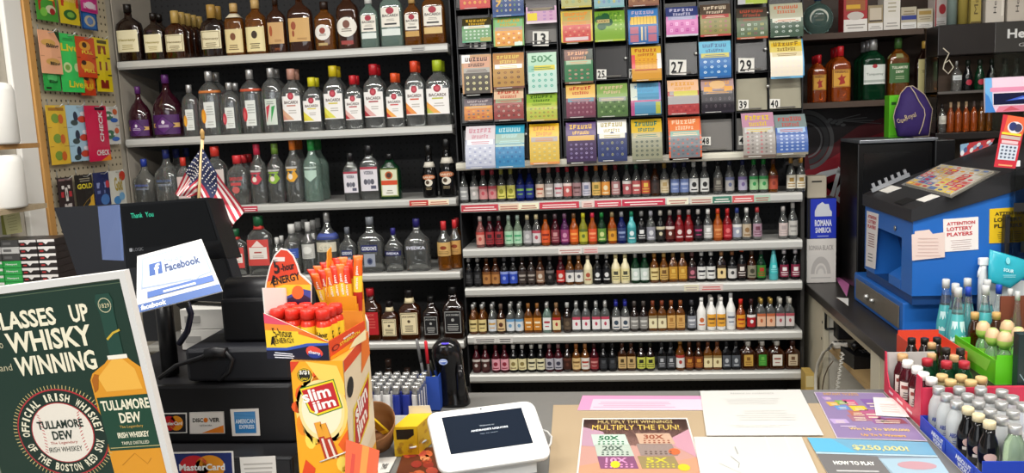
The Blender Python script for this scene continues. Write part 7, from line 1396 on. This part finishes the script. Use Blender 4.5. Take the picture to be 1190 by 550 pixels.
t = thing('snack_pouch', 'teal foil pouch leaning against the lottery machine', 'pouch')
ol = [(1153, 291), (1150, 313), (1149, 328), (1175, 336), (1182, 331), (1198, 320), (1198, 304), (1172, 296)]; yq = 2.318
m = MB(); P3 = [at(x, y, Y=yq - .045) for x, y in ol]
pillow(m, [(p.x, p.z) for p in P3], .012, mat('2fa9bc', .25), lambda x, z, d: (x, yq - .022 - d - (1.3 - z) * .09, z), True, 5); m.build('pouch_body', t)
a = Art(W0, H0); a.ell(1171, H0 - 303, 2.5, 4, '8ad8e0', 1).text('SOUR', 1165, H0 - 315, 12, 4, 'c8eef0', True, 1, -.2).lines(1164, H0 - 322, 16, 4, 2, '8ad0d8', 1)
m = MB(); m.art(a, lambda u, v, d: (lambda p: V((p.x, yq - .036 - d - (1.3 - p.z) * .09, p.z)))(at(u * W0, (1 - v) * H0, Y=yq - .045)), .3); m.build('printing', t)
m = MB(); q0 = at(1172, 338, Y=2.25); m.box(q0.x - .03, q0.x + .08, 2.3192, 2.3222, CZ + .0008, 1.115, mat('d8dcdc', .5)); m.build('card_backing', t)
t = thing('spray_bottle', 'white trigger sprayer standing behind the turquoise bottles', 'spray bottle'); P = at(1143, 306, Y=2.305)
m = MB(); m.lathe([(.011, .05), (.012, .06), (.012, .17), (.009, .19), (.008, .2)], mat('d8dcdc', .4), (P.x, 2.305, CZ + .001), 14); m.lathe([(.012, 0), (.012, .05)], mat('d8dcdc', .4), (P.x, 2.305, CZ + .001), 14); m.build('sprayer_body', t)
m = MB(); m.box(P.x - .012, P.x + .014, 2.297, 2.313, CZ + .2015, CZ + .222, mat('eef0f0', .35), .003); m.tube([(P.x - .006, 2.305, CZ + .2), (P.x - .011, 2.305, CZ + .185), (P.x - .012, 2.305, CZ + .17)], .003, mat('eef0f0', .35)); m.build('trigger_head', t)

# ------------------------------------------------------------------ point of sale corner on the left
PB = mat('17171a', .42); PB2 = mat('202126', .4)
t = thing('cash_drawer', 'wide black lower cash drawer with large card stickers', 'cash drawer')
m = MB(); m.box(-.96, -.575, 1.385, 1.80, CZ + .0008, 1.018, PB, .004); m.build('casing', t)
yq = 1.3845
m = MB(); m.box(-.955, -.58, 1.3835, 1.3846, CZ + .006, 1.012, mat('1b1b1e', .35)); m.build('drawer_front', t)
a = Art(72, 44, 'e8e6e2'); a.rect(2, 2, 68, 40, '1a2a6a').ell(27, 22, 17, 17, 'c8202c', 2, 24).ell(45, 22, 17, 17, 'e8961e', 2, 24).text('MasterCard', 10, 17, 52, 10, 'f4f2f0', True, 4)
P = [at(x, y, Y=yq - .0012) for x, y in ((200, 561), (273, 560), (271, 524.5), (197, 526))]
sheet('card_sticker', P, a, .0004, t)
a = Art(40, 20, 'e2e0da'); a.lines(3, 3, 34, 14, 4, 'b8b4ae')
sheet('card_sticker', [at(x, y, Y=yq - .0012) for x, y in ((281, 560), (322, 559), (320, 530), (278.5, 532))], a, .0004, t)
t = thing('cash_drawer', 'black upper cash drawer with three card stickers in a row', 'cash drawer')
m = MB(); m.box(-.99, -.592, 1.45, 1.80, 1.0188, 1.132, PB, .006); m.build('casing', t)
m = MB(); m.box(-.80, -.66, 1.50, 1.62, 1.1322, 1.1335, mat('0c0c0d')); m.build('top_recess', t)
yq = 1.4488
a = Art(32, 22, 'e6e3de'); a.rect(1.2, 1.2, 29.6, 19.6, '1c1c24').ell(12, 11, 8, 8, 'c8202c', 2, 20).ell(20, 11, 8, 8, 'e8961e', 2, 20).text('MasterCard', 5, 9, 22, 4, 'f4f2f0', True, 4)
sheet('card_sticker', [at(x, y, Y=yq) for x, y in ((185, 504), (217.5, 503.5), (217, 480), (184, 480.5))], a, .0004, t)
a = Art(40, 26, 'ece9e4'); a.text('DISC', 4, 14, 12, 5, '2a2622', True, 3).ell(19, 16.5, 2.6, 2.8, 'e07a1e', 3).text('VER', 23, 14, 12, 5, '2a2622', True, 3).poly([(14, 1), (39, 1), (39, 10)], 'e8862a', 2).text('NETWORK', 12, 9, 14, 2, '6a6460', False, 3).frame(0, 0, 40, 26, .8, 'd0ccc6', 1)
sheet('card_sticker', [at(x, y, Y=yq) for x, y in ((220.5, 504.5), (261.5, 504), (260, 478.5), (220, 479.5))], a, .0004, t)
a = Art(32, 30, 'ece9e4'); a.rect(4, 3, 24, 24, '2f7fc0').text('AMERICAN', 5, 14, 22, 5, 'd8e8f4', True, 3).text('EXPRESS', 9, 8, 17, 4.5, 'd8e8f4', True, 3)
for i in range(6): a.rect(4, 19 + i * 1.3, 24, .5, '6aa8d8', 2)
sheet('card_sticker', [at(x, y, Y=yq) for x, y in ((270, 507), (302.5, 506.5), (300.5, 475), (267.5, 476))], a, .0004, t)
t = thing('receipt_printer', 'black receipt printer on a wide base atop the cash drawers', 'printer')
m = MB(); m.box(-.80, -.594, 1.46, 1.68, 1.1345, 1.20, PB2, .008); m.build('printer_base', t)
m = MB(); m.box(-.74, -.60, 1.50, 1.64, 1.2005, 1.285, PB, .006); m.build('housing', t)
m = MB(); m.T = Matrix.Translation((-.742, 1.545, 1.285)) @ Matrix.Rotation(PI / 2, 4, 'Y'); m.lathe([(.03, 0), (.034, .004), (.034, .132), (.03, .136)], PB, (0, 0, 0), 24); m.build('paper_cover', t)
m = MB(); m.box(-.632, -.612, 1.4985, 1.4996, 1.262, 1.268, mat('c8c8c4')); m.build('maker_plate', t)
m = MB(); m.tube([at(x, y, Y=1.455) for x, y in ((185, 440), (205, 425), (235, 415), (247, 409), (262, 409), (270, 418), (266, 432), (255, 442))], .0042, PB, 8)
m.tube([at(x, y, Y=1.454) for x, y in ((240, 412), (252, 408.5), (263, 410))], .0105, PB, 8); tag(m.build('printer_cable'), 'black cable with a thick plug curling over the cash drawer', 'cable')
m = MB(); m.tube([at(x, y, Y=1.47) for x, y in ((215, 345), (222, 365), (218, 385), (208, 400))], .006, mat('15162a', .4), 8); tag(m.build('display_cable'), 'dark blue cable behind the card sign', 'cable')
for i, (x0, x1, y0, y1) in enumerate(((203, 252, 378, 389), (203, 252, 389.7, 402))):
    P, Q = at(x0, y1, Y=1.66), at(x1, y0, Y=1.66); t2 = thing('paper_roll_box', ('upper', 'lower')[i] + ' white carton lying behind the receipt printer', 'box')
    m = MB(); m.box(P.x, min(Q.x, -.745), 1.69, 1.78, 1.1345 + .045 * (1 - i) + .0001, 1.1345 + .045 * (2 - i) - .0005, mat('bdbab4', .6), .001, 1); m.build('carton', t2); m = MB(); m.box(P.x + .01, P.x + .045, 1.6885, 1.6896, 1.15 + .045 * (1 - i), 1.165 + .045 * (1 - i), mat('8a8884')); m.build('label', t2)
# pole, monitor, customer display
t = thing('display_pole', 'black vertical pole holding the till screen', 'pole'); pc = at(195, 400, Y=1.515)
m = MB(); m.lathe([(.0165, 0), (.0165, .185)], mat('111113', .35), (pc.x, 1.515, 1.1345), 18); m.build('tube', t)
m = MB(); m.lathe([(.017, .1855), (.021, .19), (.021, .205)], mat('111113', .35), (pc.x, 1.515, 1.1345), 18); m.build('collar', t)
t = thing('till_monitor', 'black till monitor seen from behind, tilted, with ribbed vents', 'monitor')
q = [at(98, 345, Y=1.82), at(280, 352, Y=1.70), at(242, 230.5, Y=1.74), at(63, 241.5, Y=1.88)]
nn_ = (q[1] - q[0]).cross(q[3] - q[0]).normalized()
m = MB(); m.slab(q, -nn_ * .03, mat('1d1e22', .5)); m.build('rear_shell', t)
f_ = quad(*q); ar = Art(1, 1)
for i in range(13): ar.stroke([(.16 + .008 * abs(6 - i), .2 + i * .045), (.33, .2 + i * .045)], .012, '131418', 0)
m = MB(); m.art(ar, f_, .6, .0003, .0008); m.build('vent_slots', t)
m = MB(); m.slab([f_(.55, .03, .0015), f_(.99, .03, .0015), f_(.985, .97, .0015), f_(.60, .97, .0015)], -nn_ * -.004, mat('0f0f11', .35)); m.build('dark_cover', t)
mp = f_(.42, .0, -.015); m = MB(); m.box(mp.x - .02, mp.x + .02, mp.y - .012, mp.y + .012, 1.1335, mp.z + .012, mat('141416', .45)); m.build('monitor_stand', t)
t = thing('customer_display', 'black customer display with green lettering and a side painted window-lit blue-grey', 'display')
q = [at(147, 312, Y=1.50), at(263, 300, Y=1.47), at(240.5, 229.5, Y=1.49), at(138, 237.5, Y=1.52)]
nn2 = (q[1] - q[0]).cross(q[3] - q[0]).normalized(); bo = [at(119, 302, Y=1.565), at(113.5, 240, Y=1.585)]
m = MB(); m.slab(q, -nn2 * .05, mat('0f1012', .25)); m.build('display_housing', t)
sd = [bo[0], at(141.5, 303, Y=1.4985), at(138, 237.8, Y=1.5185), bo[1]]; n3 = (sd[1] - sd[0]).cross(sd[3] - sd[0]).normalized()
m = MB(); m.slab(sd, -n3 * .004, mat('5d6f9c', .4)); m.build('side_cheek', t)['label'] = 'side cheek with window light in its colour'  # bluish window light is put into the colour of this dark housing's side
f2 = quad(*q); m = MB(); m.art(Art(1, 1, '08090a').rect(0, 0, 1, 1, '08090a'), lambda u, v, d: f2(.03 + u * .94, .30 + v * .66, d + .0006), .06); m.build('window', t)
m = MB(); ar = Art(100, 20); gm_ = mat('2aa884', .5, emit=.55); ar.text('Thank', 2, 4, 38, 13, gm_, False, 1).text('You', 50, 4, 26, 13, gm_, False, 1)
m.art(ar, lambda u, v, d: f2(.12 + u * .34, .74 + v * .12, d + .001), .5); m.build('green_lettering', t)['label'] = 'glowing green letters'
m = MB(); m.art(Art(30, 8).text('LOGIC', 8, 1, 20, 6, '6a6c70', False, 1).rect(0, 1, 6, 6, '8a8c90', 1), lambda u, v, d: f2(.06 + u * .16, .24 + v * .07, d + .001), .5); m.build('maker_mark', t)
# social media card leaning on the display
t = thing('counter_card', 'white card with a blue social network logo, leaning on the customer display', 'sign')
q = [at(158.5, 364.6, Y=1.335), at(258.7, 338.7, Y=1.335), at(234, 278, Y=1.43), at(159.5, 298, Y=1.43)]
a = Art(100, 84, 'c6c6c4'); a.poly([(6, 32), (70, 27), (74, 21), (80, 28), (97, 31), (97, 80), (8, 78)], '94a2bc', 1).poly([(8, 34), (70, 29), (74, 24), (80, 30), (95, 32), (95, 78), (10, 76)], 'c2cee2', 2)
a.rect(18, 48, 18, 18, '3b5a9a', 3).text('f', 25, 48, 8, 16, 'f2f4f8', True, 4).text('Find us on', 40, 62, 30, 6, '8a98b8', False, 4).text('Facebook', 40, 48, 48, 12, '3a4a74', True, 4)
a.rect(14, 17, 82, 9, '4a68a8', 3).lines(34, 19, 40, 5, 1, 'd8deec', 4, .6, 0).rect(0, 0, 100, 11, '47639c', 2).text('facebook', 6, 2, 30, 7, 'f0f2f6', True, 4)
o = sheet('card_face', q, a, .0015, t, 'dcdcd8')
m = MB(); e_ = (q[1] - q[0]).cross(q[3] - q[0]).normalized(); m.slab([q[0] * .55 + q[1] * .45 - e_ * .003, q[0] * .45 + q[1] * .55 - e_ * .003, q[3] * .45 + q[2] * .55 - e_ * .003, q[3] * .55 + q[2] * .45 - e_ * .003], -e_ * .015, mat('1c1c1e', .5)); cc_ = (q[0] + q[1] + q[2] + q[3]) / 4 - e_ * .012; m.tube([cc_, V((pc.x, 1.492, 1.30))], .004, mat('1c1c1e')); m.build('card_bracket', t)
# flag
t = thing('hand_flag', 'small stars and stripes flag on a wooden stick behind the customer display', 'flag')
s0, s1 = at(231, 232, Y=1.565), at(235.5, 160, Y=1.565)
m = MB(); m.tube([s0 - (s1 - s0) * .15, s0, s1], .0032, mat('c8a878', .5), 8); m.build('stick', t); m = MB(); k = s1
m.lathe([(.003, -.004), (.0042, 0), (.0035, .005), (.0045, .009), (.0035, .013), (.001, .017)], mat('a8844a', .4), tuple(k), 12); m.build('finial', t)
RED, FW, FB = mat('b02a3c', .75), mat('e2dcd6', .75), mat('242b4e', .75)
def lobe(hoT, hoB, flT, flB, yh, nu, cant, rv, sgn):
    m = MB(); NV = 13; hT, hB = at(*hoT, Y=yh), at(*hoB, Y=yh); fT, fB = at(*flT, Y=yh - .01), at(*flB, Y=yh - .02)
    def f(u, v, d=0): p = (hT * (1 - v) + hB * v) * (1 - u) + (fT * (1 - v) + fB * v) * u; return p + V((0, -.007 * math.sin(v * 9 + u * 4) * min(1, u * 4) - d - .004, 0))
    for j in range(NV):
        for i in range(nu):
            u0, u1, v0, v1 = i / nu, (i + 1) / nu, j / NV, (j + 1) / NV; c = FB if (j < 8 and u1 <= cant + 1e-6) else (RED if j % 2 == 0 else FW)
            m.add([f(u0, v0), f(u1, v0), f(u1, v1), f(u0, v1)], [(0, 1, 2, 3)], c, False)
            m.add([f(u0, v0, -.0008), f(u1, v0, -.0008), f(u1, v1, -.0008), f(u0, v1, -.0008)], [(3, 2, 1, 0)], c, False)
    for r in range(7):
        for c in range(5):
            u, v = cant * (c + .5 + (.4 if r % 2 else 0)) / 5.4, (r + .6) / 13; p = f(u, v, .0012); m.add([p + V((.0016 * math.cos(k * PI / 2.5 + PI / 2) * (1 if k % 2 else 1), 0, .0016 * math.sin(k * PI / 2.5 + PI / 2))) for k in range(5)], [(0, 1, 2, 3, 4)], FW)
    return m
lobe((236, 172), (234, 237), (284, 245), (262, 278), 1.56, 10, .4, 1, 1).build('cloth', t)
lobe((233.5, 174), (231, 226), (203, 226), (219, 229), 1.572, 8, .5, 1, -1).build('cloth', t)

# whisky poster
e1, e2 = V((.98477, -.13332, .11157)), V((-.1165, -.02976, .99274)); P0 = V((-.73822, 1.2, 1.39697))
PW, PH = .352, .395; G = lambda u, v: P0 + e1 * (u - PW) + e2 * (v - PH)
t = thing('whisky_poster', 'white-framed green Irish whiskey poster standing at the counter end', 'poster')
a = Art(PW, PH); cxp = lambda u: u + PW; cyp = lambda v: v + PH
a.rect(.0, .0, PW, PH, '20362c', 0, 4).rect(0, PH - .012, PW, .001, '5a6a52', 1)
a.frame(.006, .006, PW - .012, PH - .012, .0012, '5a6a50', 1)
IV = 'e8e2c8'
a.text('GLASSES', cxp(-.290), cyp(-.068), .142, .031, IV, True).text('UP', cxp(-.118), cyp(-.068), .036, .03, IV, True)
a.text('to', cxp(-.282), cyp(-.098), .014, .011, 'b8b294', False).text('WHISKY', cxp(-.260), cyp(-.109), .174, .036, IV, True).text('and', cxp(-.288), cyp(-.138), .026, .012, 'b8b294', False).text('WINNING', cxp(-.254), cyp(-.150), .164, .034, IV, True)
cx_, cy_ = cxp(-.193), cyp(-.255)
for i in range(84): w = 2 * PI * i / 84; a.stroke([(cx_ + .094 * math.cos(w), cy_ + .078 * math.sin(w)), (cx_ + .102 * math.cos(w), cy_ + .085 * math.sin(w))], .0014, 'c8b478', 2)
a.asp = 1
def E_(r): return r * .845
a.poly([(cx_ + .093 * math.cos(2 * PI * i / 48), cy_ + .078 * math.sin(2 * PI * i / 48)) for i in range(48)], 'b03038', 2).poly([(cx_ + .0905 * math.cos(2 * PI * i / 48), cy_ + .0755 * math.sin(2 * PI * i / 48)) for i in range(48)], '1c2f28', 3)
a.poly([(cx_ + .0635 * math.cos(2 * PI * i / 48), cy_ + .054 * math.sin(2 * PI * i / 48)) for i in range(48)], 'b03038', 4).poly([(cx_ + .0615 * math.cos(2 * PI * i / 48), cy_ + .0525 * math.sin(2 * PI * i / 48)) for i in range(48)], 'e4ddd0', 5)
tmp = Art(1, 1); tmp.arc_text('OFFICIAL IRISH WHISKEY', 0, 0, .0755, PI * 1.02, -PI * .02, .016, IV, 6, False, .8); tmp.arc_text('OF THE BOSTON RED SOX', 0, 0, .0755, PI * 1.08, PI * 1.92, .016, IV, 6, True, .8)
for pts, fs, c, l in tmp.it: a.it.append(([(cx_ + x, cy_ + y * .845) for x, y in pts], fs, c, l))
for s_ in (-1, 1):
    for i in range(13): w = -.62 + i * .1; xx = cx_ + s_ * (.056 - .020 * math.cos(w)); yy = cy_ + .046 * math.sin(w * 1.35); a.stroke([(xx, yy), (xx + s_ * .005, yy + .003)], .0012, 'c04048', 6)
a.text('TULLAMORE', cx_ - .048, cy_ + .008, .094, .015, '22302a', True, 7).text('DEW', cx_ - .022, cy_ - .012, .042, .016, '22302a', True, 7).text('The Legendary', cx_ - .03, cy_ - .021, .056, .006, 'b05048', False, 7).text('IRISH WHISKEY', cx_ - .036, cy_ - .034, .068, .009, '22302a', False, 7)
am, am2 = 'd8942a', 'e8b04a'
a.poly([(cxp(u), cyp(v)) for u, v in ((-.061, -.13), (-.034, -.13), (-.022, -.142), (-.002, -.158), (-.002, -.388), (-.11, -.388), (-.111, -.168), (-.104, -.157), (-.075, -.142))], am, 2)
a.poly([(cxp(u), cyp(v)) for u, v in ((-.058, -.135), (-.04, -.135), (-.02, -.155), (-.014, -.19), (-.085, -.19), (-.095, -.165))], am2, 3).poly([(cxp(u), cyp(v)) for u, v in ((-.108, -.168), (-.10, -.158), (-.092, -.16), (-.1, -.185), (-.108, -.19))], 'a8621c', 4)
a.rect(cxp(-.066), cyp(-.136), .038, .007, 'ece6d8', 5).poly([(cxp(u), cyp(v)) for u, v in ((-.061, -.13), (-.034, -.13), (-.033, -.06), (-.03, -.038), (-.034, -.026), (-.06, -.026), (-.064, -.038), (-.06, -.06))], '24453a', 4)
a.ring(cxp(-.047), cyp(-.045), .011, .0125, 'b8b494', 5, 20).text('1829', cxp(-.056), cyp(-.049), .018, .007, 'd0c8a0', False, 6).stroke([(cxp(-.058), cyp(-.102)), (cxp(-.044), cyp(-.092)), (cxp(-.03), cyp(-.088))], .0035, 'c8a83a', 6)
a.rect(cxp(-.107), cyp(-.293), .105, .094, '1f4434', 5).text('TULLAMORE', cxp(-.102), cyp(-.223), .094, .018, IV, True, 6).text('DEW', cxp(-.072), cyp(-.246), .042, .018, IV, True, 6).text('The Legendary', cxp(-.076), cyp(-.256), .046, .006, 'c8a04a', False, 6).text('IRISH WHISKEY', cxp(-.084), cyp(-.272), .062, .010, IV, True, 6).text('TRIPLE DISTILLED', cxp(-.08), cyp(-.284), .054, .0055, IV, False, 6).rect(cxp(-.104), cyp(-.289), .098, .0012, 'c8b478', 6)
a.stroke([(cxp(-.09), cyp(-.32)), (cxp(-.06), cyp(-.30)), (cxp(-.04), cyp(-.32)), (cxp(-.03), cyp(-.31))], .0015, 'b8781c', 3)
q = [G(0, 0), G(PW, 0), G(PW, PH), G(0, PH)]
n_ = e1.cross(e2).normalized()
fw = .0115
sheet('printed_sheet', [G(fw * .6, fw * .6), G(PW - fw * .6, fw * .6), G(PW - fw * .6, PH - fw * .6), G(fw * .6, PH - fw * .6)], a, .001, t, '20362c', .3)
m = MB(); FR = mat('d2d1ce', .35)
for (u0, u1, v0, v1) in ((0, PW, 0, fw), (0, PW, PH - fw, PH), (0, fw, fw, PH - fw), (PW - fw, PW, fw, PH - fw)): m.slab([G(u0, v0) + n_ * .004, G(u1, v0) + n_ * .004, G(u1, v1) + n_ * .004, G(u0, v1) + n_ * .004], -n_ * .012, FR)
m.build('frame', t)
m = MB(); m.slab([G(.12, .004) - n_ * .012, G(.2, .004) - n_ * .012, G(.2, .3) - n_ * .012, G(.12, .3) - n_ * .012], -n_ * .003, mat('6a5a48', .7)); m.build('easel_back', t)

# ------------------------------------------------------------------ tobacco rack, paper rolls and note by the left wall
t = thing('tobacco_ledge', 'low cream side ledge carrying stacked cigarette packs', 'shelf')
m = MB(); m.box(-1.82, -1.52, 2.05, 2.325, .0005, 1.165, mat('a9a294', .6)); m.build('ledge_body', t); m = MB(); m.box(-1.825, -1.51, 2.04, 2.327, 1.1655, 1.175, mat('8d8678', .5)); m.build('ledge_top', t)
cols = [(-1.807, '2fa04a', 'green', 4), (-1.750, '35a24e', 'green', 4), (-1.693, '26201f', 'black and red', 7), (-1.636, '2a2422', 'black and red', 7)]
for ci, (x, c, nm, n) in enumerate(cols):
    for k in range(n + (3 if ci < 2 else 0)):
        top = ci < 2 and k >= n; cc = ('c8c6c2' if k % 2 else '4a4846') if top else c; nn3 = ('grey' if k % 2 else 'charcoal') if top else nm
        t2 = thing('cigarette_pack', f'{nn3} cigarette pack, {["lowest", "second", "third", "fourth", "fifth", "sixth", "seventh", "eighth"][k]} up in the {["first", "second", "third", "fourth", "fifth"][ci]} stack by the wall', 'cigarette pack', (x, 2.235, 1.1756 + k * .0205), 'cigarette packs stacked by the wall')
        key = 'cp' + cc
        if key not in CACHE:
            m = MB(); m.box(0, .055, 0, .085, 0, .02, mat(cc, .35), .001, 1); o1 = m.build('carton', t2)
            a = Art(55, 20, cc); (a.rect(0, 12, 55, 8, 'dcd8d4').poly([(18, 12), (27, 4), (36, 12)], 'dcd8d4', 2).rect(5, 3, 12, 5, 'a83030', 2) if c[0] in '12' and not top else a.text('Newport', 8, 6, 38, 8, 'd8ecd8', True) if not top else a.rect(6, 6, 26, 8, '6a6866'))
            o2 = sheet('printed_end', [(.001, -.0005, .001), (.054, -.0005, .001), (.054, -.0005, .019), (.001, -.0005, .019)], a, .0002, t2, cc); CACHE[key] = (o1.data, o2.data)
        else: link('carton', CACHE[key][0], t2); link('printed_end', CACHE[key][1], t2)
t = thing('wall_shelf', 'narrow wooden wall shelf under the upper paper roll', 'shelf'); zs = at(3, 168, Y=2.20).z
m = MB(); m.box(-1.95, -1.655, 2.12, 2.325, zs - .014, zs, wood_mat('shelf_oak', '9a7040', 'b48a54', 'X')); m.build('plank', t)
zs2 = at(3, 242, Y=2.20).z
m = MB(); m.box(-1.95, -1.655, 2.12, 2.325, zs2 - .014, zs2, wood_mat('shelf_oak2', '9a8a70', 'b4a284', 'X')); m.build('plank', t)
m = MB(); m.box(-1.94, -1.92, 2.318, 2.326, zs2, zs + .1, mat('8a7a60')); m.build('upright', t)
for z, top, lb in ((zs, at(3, 96, Y=2.20).z, 'upper white paper roll standing on the wall shelf'), (zs2, at(3, 180, Y=2.20).z, 'lower white paper roll below the wall shelf')):
    h = top - z - .0005 if z == zs else min(top, zs - .016) - z - .0005; xr = at(18, 150, Y=2.20).x - .062
    t2 = thing('paper_roll', lb, 'paper roll', (xr, 2.195, z + .0006), 'paper rolls on the wall shelf')
    m = MB(); m.lathe([(.058, 0), (.062, .006), (.062, h - .022), (.056, h - .006), (.045, h), (.02, h)], mat('e2e0da', .85, noise=.03), n=28); m.build('roll', t2); m = MB(); m.lathe([(.0185, h - .02), (.0185, h - .001)], mat('a89070', .8), n=16); m.build('core', t2)
t = thing('sticky_note', 'yellow handwritten note stuck below the paper rolls', 'note'); yq = 2.318
a = Art(24, 30, 'd6cf94'); a.lines(4, 4, 16, 22, 7, 'b0a870', 2, .2).rect(0, 26, 24, 4, 'cbc384', 1)
sheet('note_sheet', [at(x, y, Y=yq) for x, y in ((8, 273), (26, 270), (21, 238), (2, 243))], a, .0006, t, 'd6cf94')
m = MB(); m.slab([at(x, y, Y=yq + .002) for x, y in ((3, 273), (8, 273), (3, 244), (0, 246))], (0, .001, 0), mat('8a8a3a', .7)); m.build('under_sheet', t)

# ------------------------------------------------------------------ labels that would repeat get their order along the shelf
def finish():
    by = {}
    for o in THINGS: by.setdefault(o['label'].lower(), []).append(o)
    O = ['first', 'second', 'third', 'fourth', 'fifth', 'sixth', 'seventh', 'eighth', 'ninth', 'tenth']
    for k, v in by.items():
        if len(v) < 2: continue
        v.sort(key=lambda o: (o.location.x, o.location.y))
        for i, o in enumerate(v):
            o['label'] += (', left of the two', ', right of the two')[i] if len(v) == 2 else f', {O[i] if i < 10 else "last"} from left'


finish()
